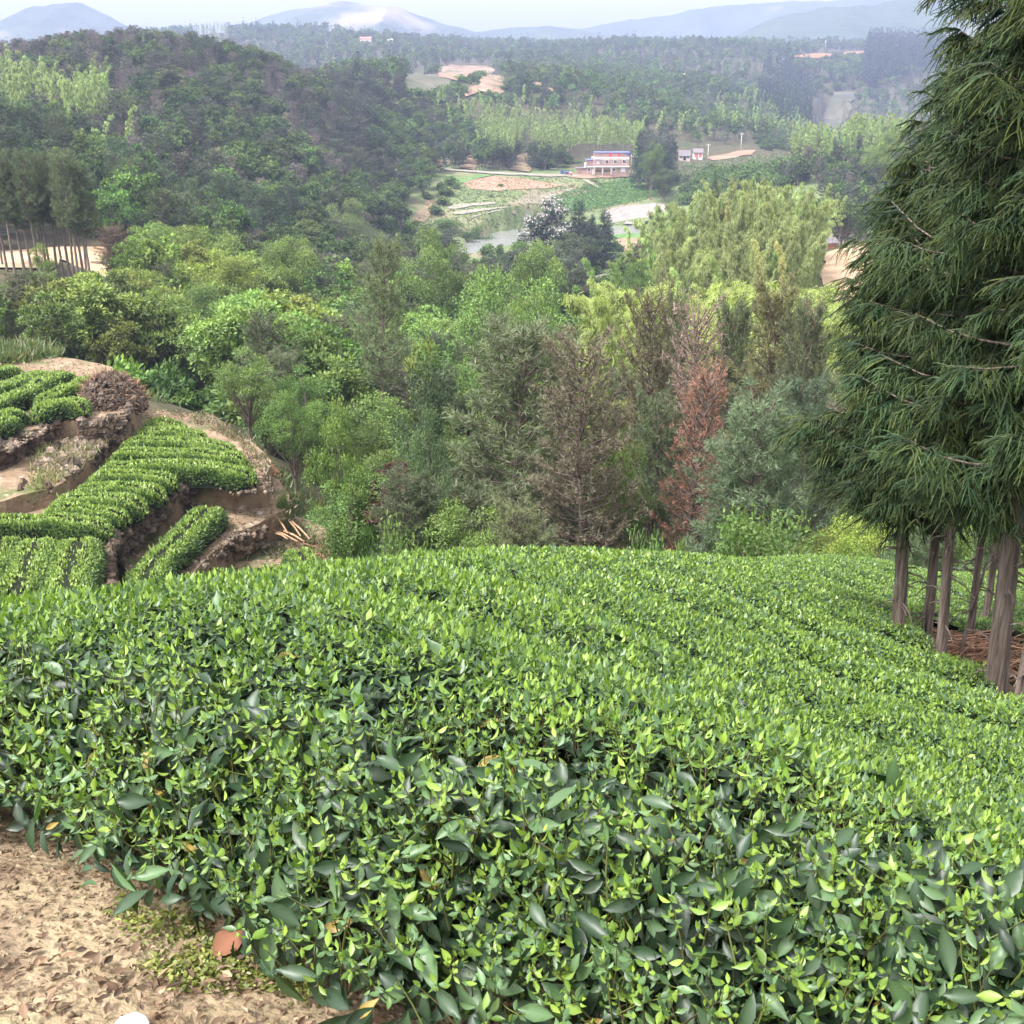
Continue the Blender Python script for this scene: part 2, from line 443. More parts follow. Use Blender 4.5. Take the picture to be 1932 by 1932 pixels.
def _fit():
    P = [at(u, v, Y) for u, v, Y, h in CTRL]
    P = np.array([(p[0], p[1], p[2] - c[3]) for p, c in zip(P, CTRL)] + list(WORLD))
    w = _warp(P[:, 0], P[:, 1])
    n = len(P)
    r = np.linalg.norm(w[:, None] - w[None], axis=-1)
    A = np.zeros((n + 3, n + 3))
    A[:n, :n] = np.where(r > 0, r * r * np.log(np.maximum(r, 1e-9)), 0)
    A[np.arange(n), np.arange(n)] += 0.0012
    A[:n, n] = 1; A[:n, n + 1:] = w; A[n:, :n] = A[:n, n:].T
    sol = np.linalg.solve(A, np.concatenate([P[:, 2], [0, 0, 0]]))
    return w, sol


_W, _S = _fit()


def rbf(x, y):
    q = _warp(x, y).reshape(-1, 2)
    out = np.empty(len(q))
    for i in range(0, len(q), 20000):
        r = np.linalg.norm(q[i:i + 20000, None] - _W[None], axis=-1)
        out[i:i + 20000] = (np.where(r > 0, r * r * np.log(np.maximum(r, 1e-9)), 0)) @ _S[:len(_W)] + _S[len(_W)] + q[i:i + 20000] @ _S[len(_W) + 1:]
    return out.reshape(np.shape(x))


ROWS = np.concatenate([np.arange(-24, 0, 1.0), np.arange(0, 24, .2), np.arange(24, 70, .6), np.arange(70, 420, 1.75), 420 * 1.02 ** np.arange(0, 93)])
SS = np.linspace(-.78, .78, 440)
GX = SS[None, :] * (ROWS[:, None] + 26)
GY = np.repeat(ROWS[:, None], len(SS), 1)
GZ = rbf(GX, GY)
_far = np.clip((GY - 60) / 300, 0, 1)
GZ += fbm(GX / 26, GY / 26, oct=3, seed=5) * .7 * np.clip((GY - 20) / 60, 0, 1) * (1 - .8 * ((GY > 240) & (GY < 340))) + fbm(GX / 120, GY / 120, oct=4, seed=9) * 11 * np.clip((GY - 420) / 500, 0, 1)
GZ += fbm(GX / .5, GY / .5, oct=3, seed=3) * .018 * np.clip(1 - GY / 12, 0, 1)

# river bed: the water lies at WZ; ground inside its outline is sunk, ground beside it kept above
WZ = -35.0


def plane_pts(poly, z=WZ):
    out = []
    for u, v in poly:
        d = at(u, v, 1.0); t = z / d[2]
        out.append((d[0] * t, d[1] * t))
    return out


RIVER = [plane_pts([(640, 520), (700, 492), (868, 468), (880, 455), (930, 438), (985, 430), (1040, 424), (1120, 424), (1165, 427), (1205, 424), (1246, 427), (1262, 440), (1180, 443), (1095, 447), (1040, 450), (990, 457), (900, 476), (800, 520), (640, 600)]),
         plane_pts([(1225, 392), (1262, 383), (1300, 380), (1300, 390), (1255, 396), (1225, 401)]),
         plane_pts([(1510, 262), (1548, 236), (1585, 236), (1600, 262)], -33.5)]
for pl, wz in zip(RIVER, (WZ, WZ + 1.35, -33.5)):
    ins = in_poly(GX, GY, pl)
    GZ = np.where(ins, np.minimum(GZ, wz - .9), GZ)
near = (GY > 205) & (GY < 330) & ~in_poly(GX, GY, RIVER[0])
GZ = np.where(near, np.maximum(GZ, WZ + .35), GZ)


def tz(x, y):
    x = np.asarray(x, float); y = np.asarray(y, float)
    r = np.interp(y, ROWS, np.arange(len(ROWS)))
    s = np.clip((x / (y + 26) - SS[0]) / (SS[1] - SS[0]), 0, len(SS) - 1.001)
    i = np.clip(np.floor(r).astype(int), 0, len(ROWS) - 2); j = np.floor(s).astype(int)
    fi, fj = r - i, s - j
    return (GZ[i, j] * (1 - fi) * (1 - fj) + GZ[i + 1, j] * fi * (1 - fj) + GZ[i, j + 1] * (1 - fi) * fj + GZ[i + 1, j + 1] * fi * fj)


_YS = np.concatenate([np.arange(.6, 60, .15), np.arange(60, 420, .8), 420 * 1.006 ** np.arange(0, 300)])


def hit(u, v, ymin=0.0, zoff=0.0, ymax=9e9):
    """where the line of sight through (u, v) meets the ground, at or beyond ymin"""
    d = at(u, v, 1.0)
    Y = _YS[(_YS >= ymin) & (_YS <= ymax)]
    f = d[2] * Y - tz(d[0] * Y, Y) - zoff
    k = np.argmax(f <= 0)
    if f[k] > 0:
        k = int(np.argmin(f / Y)); y = Y[k]
        return np.array((d[0] * y, y, float(tz(d[0] * y, y))))
    if k > 0:
        a, b = f[k - 1], f[k]
        y = Y[k - 1] + (Y[k] - Y[k - 1]) * (a / (a - b) if a != b else 0)
    else: y = Y[0]
    return np.array((d[0] * y, y, float(tz(d[0] * y, y))))


def ground_mesh():
    g = Geo()
    nr, nc = GX.shape
    idx = np.arange(nr * nc).reshape(nr, nc)
    Q = np.stack([idx[:-1, :-1], idx[:-1, 1:], idx[1:, 1:], idx[1:, :-1]], -1).reshape(-1, 4)
    yc = ROWS[:-1, None] + 0 * GX[:-1, :-1]
    xc = GX[:-1, :-1]
    mi = np.where(yc < 4.2, 1, np.where((yc > 205) & (yc < 345) & (np.abs(xc - 10) < 130), 2, 0)).reshape(-1)
    V = np.stack([GX, GY, GZ], -1).reshape(-1, 3)
    for k in range(3): g.add(V if k == 0 else np.zeros((0, 3)), None, None)
    for k in range(3):
        g.q.append(Q[mi == k]); g.qm.append(np.full((mi == k).sum(), k))
    return g


o = ground_mesh().obj('ground', [M['floor'], M['path'], M['grass']], smooth=True)
tag(o, 'hilly ground falling from the dirt path to the river valley and rising beyond', 'ground', kind='structure')


def sheet_xy(poly, step):
    """triangulated flat patch over an XY outline"""
    P = np.array(poly)[:, :2]
    dens = []
    for i in range(len(P)):
        a, b = P[i], P[(i + 1) % len(P)]
        k = max(1, int(np.linalg.norm(b - a) / step))
        for j in range(k):
            p = a + (b - a) * j / k
            if 0 < j:
                nv = np.array([-(b - a)[1], (b - a)[0]]) / max(np.linalg.norm(b - a), 1e-6)
                p = p + nv * float(vnoise(p[0] / step / 2.3, p[1] / step / 2.3, 0, 77)) * step * .45
            dens.append(p)
    D = np.array(dens)
    x0, y0 = D.min(0); x1, y1 = D.max(0)
    gx, gy = np.meshgrid(np.arange(x0 + step / 2, x1, step), np.arange(y0 + step / 2, y1, step))
    q = np.stack([gx.ravel(), gy.ravel()], 1)
    q = q + RNG.uniform(-.2, .2, q.shape) * step
    q = q[in_poly(q[:, 0], q[:, 1], D)]
    pts = [Vector(p) for p in D] + [Vector(p) for p in q]
    res = geometry.delaunay_2d_cdt(pts, [], [list(range(len(D)))], 1, 1e-5)
    V = np.array([tuple(p) for p in res[0]]); T = [f for f in res[2] if len(f) == 3]
    return V, np.array(T)


SHEETS = []


def sheet(name, poly_uv, mat, label, step=3.0, off=.12, ymin=0.0, kind='structure', cat=None, ymax=9e9, flat=None, world=None, rough=0.0):
    pw = [hit(u, v, ymin, 0, ymax)[:2] for u, v in poly_uv] if world is None else [p[:2] for p in world]
    V, T = sheet_xy(pw, step)
    z = tz(V[:, 0], V[:, 1]) + off if flat is None else np.full(len(V), flat)
    if rough: z = z + rough * (.6 + fbm(V[:, 0] / 9, V[:, 1] / 14, 0, 4, 33))
    g = Geo(); g.add(np.column_stack([V, z]), None, T)
    o = g.obj(name, mat, smooth=True)
    tag(o, label, cat or name.replace('_', ' '), kind=kind)
    SHEETS.append(pw)
    return o


# ------------------------------------------------------------------ water
def water_mat():
    m, nt = _new('river_water'); L = nt.links
    out = N(nt, 'ShaderNodeOutputMaterial'); p = N(nt, 'ShaderNodeBsdfPrincipled')
    p.inputs['Base Color'].default_value = (.20, .20, .19, 1); p.inputs['Roughness'].default_value = .22
    p.inputs['Specular IOR Level'].default_value = .8
    ge = N(nt, 'ShaderNodeNewGeometry'); mp = N(nt, 'ShaderNodeMapping'); mp.inputs['Scale'].default_value = (.5, 1.6, 1)
    L.new(ge.outputs['Position'], mp.inputs['Vector'])
    no = N(nt, 'ShaderNodeTexNoise'); no.inputs['Scale'].default_value = .7; no.inputs['Detail'].default_value = 4
    L.new(mp.outputs[0], no.inputs['Vector'])
    b = N(nt, 'ShaderNodeBump'); b.inputs['Strength'].default_value = .5; b.inputs['Distance'].default_value = .12
    L.new(no.outputs['Fac'], b.inputs['Height']); L.new(b.outputs[0], p.inputs['Normal'])
    L.new(p.outputs[0], out.inputs['Surface'])
    return m


M['water'] = water_mat()
for pl, wz, lab in zip(RIVER, (WZ, WZ + 1.35, -33.5), ('calm grey river bending past the white flowering tree', 'dark shallow stream above the gravel bar', 'far reach of the river below the stepped fields')):
    cx = np.mean(np.array(pl), 0)
    big = [tuple(cx + (np.array(p) - cx) * 1.04) for p in pl]
    V, T = sheet_xy(big, 4.0)
    g = Geo(); g.add(np.column_stack([V, np.full(len(V), wz)]), None, T)
    tag(g.obj('water', M['water'], smooth=True), lab, 'river', kind='structure')

sheet('grass_bank', [(1040, 372), (1110, 362), (1190, 335), (1215, 350), (1275, 358), (1230, 372), (1160, 388), (1095, 398), (1070, 398)], M['lush'], 'bright green grass bank below the brick house', 3, .14)
sheet('ploughed_field', [(868, 342), (930, 333), (990, 338), (1062, 350), (1000, 358), (935, 362), (890, 358)], M['plough'], 'reddish ploughed field beside the valley road', 3, .14)
sheet('fallow_field', [(1000, 366), (1080, 356), (1120, 362), (1085, 373), (1040, 382), (985, 395), (940, 398), (960, 382)], M['fallow'], 'pale brown fallow field between the ploughed field and the grass bank', 3, .16)
sheet('rice_paddy', [(855, 340), (905, 330), (935, 331), (880, 344), (862, 352)], M['lush'], 'narrow green paddy at the left end of the ploughed field', 3, .18)
sheet('dry_bank', [(770, 420), (800, 378), (830, 378), (815, 402), (800, 420)], M['earth'], 'dry brown bank at the left edge of the fields', 3, .16)
for pts, lab in (([(845, 392), (890, 385), (935, 383), (935, 386), (890, 389), (848, 396)], 'upper field dyke'), ([(855, 402), (920, 394), (960, 391), (960, 395), (920, 398), (858, 406)], 'middle field dyke'),
                 ([(890, 409), (960, 402), (1010, 395), (1010, 399), (960, 406), (890, 413)], 'lower field dyke')):
    sheet('field_dyke', pts, M['road'], 'pale earth ' + lab + ' crossing the valley fields', 2, .2)
sheet('trail', [(488, 868), (520, 885), (565, 930), (610, 965), (652, 1030), (655, 1060), (600, 1060), (560, 1000), (520, 960), (500, 905)], M['earth'], 'brown trampled trail descending beside the terraces', .5, .05, ymin=22, ymax=60)
sheet('gravel_bar', [(1143, 398), (1180, 390), (1235, 384), (1262, 388), (1255, 400), (1240, 414), (1200, 424), (1165, 424), (1150, 422)], M['gravel'], 'wide pinkish gravel bar beside the river', 3, .2)
sheet('road', [(830, 318), (880, 322), (940, 326), (1000, 329), (1062, 330), (1100, 329), (1100, 332.5), (1062, 334), (1000, 333), (940, 330), (880, 325.5), (830, 321)], M['road'], 'pale concrete road along the foot of the bamboo hill', 2, .25)
sheet('yard', [(1062, 330), (1105, 328), (1190, 329), (1192, 334), (1150, 337), (1100, 338), (1075, 336)], M['scar'], 'bare pinkish yard in front of the brick house', 2, .25)
sheet('footpath', [(1098, 340), (1104, 339), (1125, 349), (1133, 355), (1129, 357), (1117, 350)], M['road'], 'narrow pale footpath running down from the house yard', 2, .25)
sheet('path', [(1105, 528), (1140, 518), (1162, 515), (1162, 519), (1140, 523), (1110, 534)], M['road'], 'pale track through the grass behind the yellow bamboo', 2, .2, ymin=160)
sheet('garden_plot', [(1165, 452), (1240, 449), (1250, 466), (1180, 476), (1160, 468)], M['plough'], 'brown vegetable plot on the near river bank', 2, .2, ymin=205)
sheet('grass_strip', [(1160, 443.5), (1240, 440), (1245, 448), (1165, 451)], M['lush'], 'green strip of grass on the near river bank', 2, .2, ymin=205)
# orange clearing on the right, earth behind the left conifers, scars on the hill behind the house
sheet('clearing', [(1545, 488), (1580, 472), (1640, 458), (1700, 458), (1720, 590), (1540, 600), (1548, 560), (1545, 520)], M['orange'], 'wide cleared patch of orange earth beside the bamboo', 3, .2, ymin=130)
sheet('orange_slope', [(-60, 478), (120, 468), (200, 468), (210, 502), (100, 512), (-60, 514)], M['orange'], 'orange earth slope seen between the conifer trunks', 2, .2, ymin=80)
sheet('earth_cut', [(820, 133), (850, 124), (915, 126), (935, 132), (895, 148), (860, 158), (830, 150)], M['scar'], 'upper pale earth cut on the hill behind the house', 2.4, .5, rough=.8, ymin=420)
sheet('earth_cut', [(868, 178), (905, 165), (925, 147), (950, 146), (953, 178), (938, 184), (905, 176), (880, 186)], M['scar'], 'middle pale earth cut with a hollow on the hill', 2.4, .5, rough=.9, ymin=400)
sheet('earth_cut', [(1003, 162), (1020, 158), (1052, 178), (1035, 180)], M['scar'], 'small right hand earth cut among trees on the hill', 2.4, .5, rough=.7, ymin=400)
sheet('terraced_slope', [(760, 170), (775, 140), (800, 140), (850, 158), (848, 172), (800, 176)], M['farfield'], 'brown stepped slope left of the earth cuts', 2.4, .5, rough=.5, ymin=380)
sheet('landslip', [(962, 322), (975, 300), (990, 286), (1005, 283), (1010, 300), (1000, 326)], M['earth'], 'bare landslip above the valley road', 3, .3)
sheet('landslip', [(868, 318), (886, 290), (892, 262), (904, 270), (900, 300), (896, 322)], M['earth'], 'narrow brown gully slip beside the bamboo', 3, .3)
sheet('landslip', [(815, 300), (822, 292), (836, 298), (838, 314), (826, 316)], M['plough'], 'small round red earth slip at the road end', 2, .3)
sheet('field', [(1335, 300), (1400, 285), (1425, 284), (1420, 293), (1380, 300), (1345, 304)], M['plough'], 'brown field right of the two small cottages', 3, .3, ymin=350)
sheet('field', [(1500, 300), (1540, 290), (1500, 310), (1440, 322), (1400, 327), (1430, 316)], M['earth'], 'pale sandy strip across the grassy slope', 3, .3, ymin=330)
sheet('farmland', [(1532, 186), (1570, 178), (1610, 176), (1614, 190), (1604, 212), (1590, 234), (1552, 236), (1536, 212)], M['farfield'], 'far stepped farmland rising from the river', 9, 1.2, ymin=600)
sheet('red_cut', [(1490, 110), (1540, 104), (1600, 100), (1645, 100), (1630, 105), (1560, 110), (1530, 114)], M['redcut'], 'long orange road cut on the far ridge', 8, 1.6, ymin=700)
sheet('red_cut', [(1680, 97), (1760, 94), (1760, 101), (1690, 104)], M['redcut'], 'short orange cut behind the far conifers', 8, 1.6, ymin=700)
sheet('far_track', [(1428, 175), (1440, 170), (1462, 168), (1446, 174), (1440, 188), (1434, 186)], M['road'], 'winding pale track on the far slope', 4, .9, ymin=520)
# ------------------------------------------------------------------ the tea slope in front
EDGE = np.array([(-5.0, 3.75), (-2.2, 2.72), (-1.25, 2.36), (-.86, 2.10), (-.64, 1.92), (-.46, 1.79), (-.2, 1.66), (.5, 1.36), (1.3, 1.05), (3, .4), (6.5, -.9)])
FAR = [(-4.5, 3.3), (-3.0, 5.2), (-1, 7.0), (0, 10.5), (1.5, 12.5), (3.4, 15.5), (6.5, 19), (13, 19), (13, -3), (6.5, -.9)] + [tuple(p) for p in EDGE[::-1][1:]]
CEDARS = [  # u of the trunk, distance, photo x of trunk at its top, trunk radius, height, crown radius, crown base
    (1688, 9.3, .078, 4.7, .80, 1.25), (1735, 9.5, .056, 5.7, .84, 1.5), (1766, 8.7, .053, 6.2, .86, 1.5), (1826, 10.3, .045, 5.6, .85, 1.2),
    (1882, 7.3, .085, 8.2, .93, 1.45), (1924, 6.9, .075, 8.0, 1.15, 1.6), (1852, 12.0, .05, 6.5, 1.0, 1.5)]


def col_at(u, Y):
    """ground point below photo column u at distance Y"""
    x = 0.0
    for _ in range(6):
        z = float(tz(x, Y)); dep = Y * CP - z * SP
        x = (u / 1932 - .5) * K * dep
    return np.array((x, Y, float(tz(x, Y))))


TRUNKS = [col_at(c[0], c[1]) for c in CEDARS]
STRIP = [(p[0], p[1]) for p in (col_at(1735, 10.1), col_at(1715, 9.2), col_at(1770, 8.3), col_at(1850, 7.6), col_at(1862, 6.75), col_at(1990, 6.3), col_at(2100, 7.5), col_at(1990, 10.5), col_at(1880, 11.3), col_at(1770, 10.8))]


def edge_dist(x, y):
    x = np.asarray(x, float); y = np.asarray(y, float)
    best = np.full(x.shape, 1e9)
    for a, b in zip(EDGE[:-1], EDGE[1:]):
        d = b - a; L2 = d @ d
        t = np.clip(((x - a[0]) * d[0] + (y - a[1]) * d[1]) / L2, 0, 1)
        best = np.minimum(best, np.hypot(x - a[0] - t * d[0], y - a[1] - t * d[1]))
    ys = np.interp(x, EDGE[:, 0], EDGE[:, 1])
    return np.where(y >= ys, best, -best)


ROWW = 1.5


def row_d(x, y):
    return edge_dist(x, y) + .16 * vnoise(np.asarray(x) / 2.2, np.asarray(y) / 2.2, 0, 41) - .25


def canopy(x, y):
    d = np.maximum(edge_dist(x, y), 0)
    h = .55 * np.clip(1 - (1 - np.minimum(d / .95, 1)) ** 2.4, 0, 1) ** .62
    q = row_d(x, y); f = np.abs(((q + ROWW / 2) % ROWW) - ROWW / 2)
    h = h - .085 * np.exp(-(f / .13) ** 2) * (q > .5) - .05 * np.minimum(((f - ROWW / 2) / (ROWW / 2)) ** 2, 1)
    h = h + .035 * fbm(np.asarray(x) / .45, np.asarray(y) / .45, 0, 3, 61)
    return h


def T(x, y): return tz(x, y) + canopy(x, y)


def tnorm(x, y, e=.06):
    dx = (T(x + e, y) - T(x - e, y)) / (2 * e); dy = (T(x, y + e) - T(x, y - e)) / (2 * e)
    return unit(np.stack([-dx, -dy, np.ones_like(dx)], -1))


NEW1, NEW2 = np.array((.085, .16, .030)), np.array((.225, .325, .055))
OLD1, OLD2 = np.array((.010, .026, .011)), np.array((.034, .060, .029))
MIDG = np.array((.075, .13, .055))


def lerp(a, b, t): return a[None] * (1 - t[:, None]) + b[None] * t[:, None]


def vis(P, margin=.06):
    u, v = project(P[:, 0], P[:, 1], P[:, 2])
    return (u > -1932 * margin) & (u < 1932 * (1 + margin)) & (v < 1932 * (1 + margin))


def shoots(g, P, Nn, nl, Lr, tpl, size=1.0, pale=0.0, stem=False):
    n = len(P)
    if not n: return
    a = unit(Nn * .45 + np.array([0, 0, .9]) + RNG.normal(size=(n, 3)) * .34)
    if stem:
        tubes(g, np.stack([P - a * .07 + RNG.normal(0, .006, (n, 3)), P - a * .02, P + a * .035], 1), np.tile(np.array([[.0022, .0018, .001]]), (n, 1)), 3, lerp(np.array((.10, .07, .04)), np.array((.16, .20, .05)), RNG.random(n)))
    az0 = RNG.uniform(0, 2 * PI, n)
    ex = unit(np.cross(a, rand_unit(n))); ey = np.cross(a, ex)
    age = np.clip(RNG.beta(2, 2, n) + pale, 0, 1)
    hgt = RNG.uniform(.5, 1.25, n) * size
    for i in range(nl):
        th = np.radians(20 + 72 * (i / max(nl - 1, 1)) + RNG.normal(0, 16, n))
        az = az0 + i * 2.4 + RNG.normal(0, .3, n)
        rad = ex * np.cos(az)[:, None] + ey * np.sin(az)[:, None]
        d = a * np.cos(th)[:, None] + rad * np.sin(th)[:, None]
        L = RNG.uniform(*Lr, n) * hgt * (1.0 - .35 * (i == 0)) * (1 - .25 * (i == nl - 1) * RNG.random(n))
        pos = P + a * ((nl - 1 - i) * .011 * hgt + .004)[:, None] + rad * .003
        nn = a * np.sin(th)[:, None] - rad * np.cos(th)[:, None]
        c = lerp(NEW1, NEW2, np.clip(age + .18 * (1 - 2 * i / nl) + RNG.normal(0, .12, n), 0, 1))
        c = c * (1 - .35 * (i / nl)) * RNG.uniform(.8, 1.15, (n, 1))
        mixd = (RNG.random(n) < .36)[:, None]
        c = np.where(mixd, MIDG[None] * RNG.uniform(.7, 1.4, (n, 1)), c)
        leaves(g, pos, d, -nn, L, L * RNG.uniform(.36, .50, n) * (1.0 if len(tpl[0]) > 5 else 1.15), c, tpl)


def oldleaves(g, P, Nn, Lr, tpl, sink=(.0, .08), droop=0.0, bright=0.0):
    n = len(P)
    if not n: return
    r = rand_unit(n); d = unit(r - Nn * (r * Nn).sum(1, keepdims=True))
    d = unit(d + Nn * RNG.normal(.15, .35, (n, 1)) - np.array([0, 0, droop]) + RNG.normal(size=(n, 3)) * .1)
    nn = unit(Nn + RNG.normal(size=(n, 3)) * .42 + np.array([0, 0, .3]))
    L = RNG.uniform(*Lr, n)
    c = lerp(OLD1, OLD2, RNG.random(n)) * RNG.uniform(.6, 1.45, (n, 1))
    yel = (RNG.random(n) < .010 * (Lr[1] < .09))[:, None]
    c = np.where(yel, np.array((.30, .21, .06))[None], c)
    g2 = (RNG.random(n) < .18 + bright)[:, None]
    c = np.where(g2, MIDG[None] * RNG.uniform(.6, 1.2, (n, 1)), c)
    pos = P - Nn * RNG.uniform(*sink, n)[:, None] - d * (L * .4)[:, None]
    leaves(g, pos, d, nn, L, L * RNG.uniform(.32, .44, n), c, tpl)


def scatter(x0, x1, y0, y1, dens):
    n = RNG.poisson((x1 - x0) * (y1 - y0) * dens)
    return RNG.uniform(x0, x1, n), RNG.uniform(y0, y1, n)


NROW = 12
ROWG = [Geo() for _ in range(NROW)]
ROWS_OK = [0] * NROW


def tea_points(x, y):
    ok = in_poly(x, y, FAR) & ~in_poly(x, y, STRIP) & (edge_dist(x, y) > .03)
    x, y = x[ok], y[ok]
    P = np.stack([x, y, T(x, y)], 1)
    Nn = tnorm(x, y)
    # what faces away or lies out of the picture is not built
    k = vis(P) & ((P * Nn).sum(1) < np.linalg.norm(P, axis=1) * .12)
    P, Nn = P[k], Nn[k]
    return P, Nn, np.clip(((row_d(P[:, 0], P[:, 1])) / ROWW).astype(int), 0, NROW - 1), np.linalg.norm(P, axis=1)


def gaps(P, s=.075, t=-.5):
    return vnoise(P[:, 0] / s, P[:, 1] / s, 0, 55) + .5 * vnoise(P[:, 0] / s * 2.3, P[:, 1] / s * 2.3, 0, 56) > t


def per_row(fn, P, Nn, r, k):
    for i in range(NROW):
        s = (r == i) & k
        if s.any():
            fn(ROWG[i], P[s], Nn[s]); ROWS_OK[i] += int(s.sum())


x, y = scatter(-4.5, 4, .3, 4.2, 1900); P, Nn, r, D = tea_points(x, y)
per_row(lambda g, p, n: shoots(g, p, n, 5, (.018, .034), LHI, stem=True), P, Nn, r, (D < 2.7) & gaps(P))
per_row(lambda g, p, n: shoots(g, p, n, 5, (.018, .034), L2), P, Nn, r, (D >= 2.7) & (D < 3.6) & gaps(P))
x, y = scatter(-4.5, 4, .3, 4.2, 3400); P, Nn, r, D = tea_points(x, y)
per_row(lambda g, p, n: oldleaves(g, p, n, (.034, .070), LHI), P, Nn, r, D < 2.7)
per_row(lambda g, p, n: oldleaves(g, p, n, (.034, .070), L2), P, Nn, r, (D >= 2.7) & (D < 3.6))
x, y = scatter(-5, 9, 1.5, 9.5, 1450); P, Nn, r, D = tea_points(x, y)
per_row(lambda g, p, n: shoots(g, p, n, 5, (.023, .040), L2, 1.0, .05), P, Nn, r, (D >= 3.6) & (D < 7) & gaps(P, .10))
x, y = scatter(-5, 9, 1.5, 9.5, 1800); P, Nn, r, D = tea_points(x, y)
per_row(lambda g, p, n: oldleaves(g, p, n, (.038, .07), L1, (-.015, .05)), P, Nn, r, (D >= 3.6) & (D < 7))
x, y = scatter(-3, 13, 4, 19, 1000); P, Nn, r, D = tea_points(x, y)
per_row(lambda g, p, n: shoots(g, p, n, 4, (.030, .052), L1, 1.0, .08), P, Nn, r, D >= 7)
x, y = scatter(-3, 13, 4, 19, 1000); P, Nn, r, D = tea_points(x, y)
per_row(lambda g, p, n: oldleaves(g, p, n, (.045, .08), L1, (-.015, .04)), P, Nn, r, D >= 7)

# front face of the nearest hedge
seg = np.linalg.norm(np.diff(EDGE, axis=0), axis=1); cum = np.concatenate([[0], np.cumsum(seg)])


def edge_pt(s):
    x = np.interp(s, cum, EDGE[:, 0]); y = np.interp(s, cum, EDGE[:, 1])
    e = .15
    tx = np.interp(s + e, cum, EDGE[:, 0]) - np.interp(s - e, cum, EDGE[:, 0]); ty = np.interp(s + e, cum, EDGE[:, 1]) - np.interp(s - e, cum, EDGE[:, 1])
    l = np.hypot(tx, ty)
    return x, y, np.stack([ty / l, -tx / l, 0 * l], 1)   # outward, towards the path


def front(n, lo=.10, hi=.40, out=(-.04, .10)):
    s = RNG.uniform(0, cum[-1], n); t = RNG.uniform(lo, hi, n)
    x, y, nv = edge_pt(s)
    bul = -.95 * (1 - (1 - np.clip(t / .57, 0, 1) ** (1 / .62)) ** (1 / 2.4)) + .07 * np.sin(np.clip(t / .3, 0, 1) * PI) + .06 * vnoise(s / .3, t / .3, 0, 8) + RNG.uniform(*out, n) - .02
    P = np.stack([x, y, tz(x, y) + t], 1) + nv * bul[:, None]
    Nn = unit(nv + np.array([0, 0, .35]) + (t / .62)[:, None] ** 2 * np.array([0, 0, .9]))
    k = vis(P, .12)
    return P[k], Nn[k], t[k]


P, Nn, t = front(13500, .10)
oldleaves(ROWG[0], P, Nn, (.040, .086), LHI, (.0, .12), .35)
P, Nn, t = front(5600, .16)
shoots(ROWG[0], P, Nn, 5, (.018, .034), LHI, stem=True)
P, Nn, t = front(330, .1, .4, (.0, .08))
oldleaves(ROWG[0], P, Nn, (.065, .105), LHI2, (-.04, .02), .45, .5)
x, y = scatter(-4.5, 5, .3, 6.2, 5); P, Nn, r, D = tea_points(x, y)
per_row(lambda g, p, n: oldleaves(g, p, n, (.08, .12), LHI2, (-.05, -.01), .0, .6), P, Nn, r, D < 6)

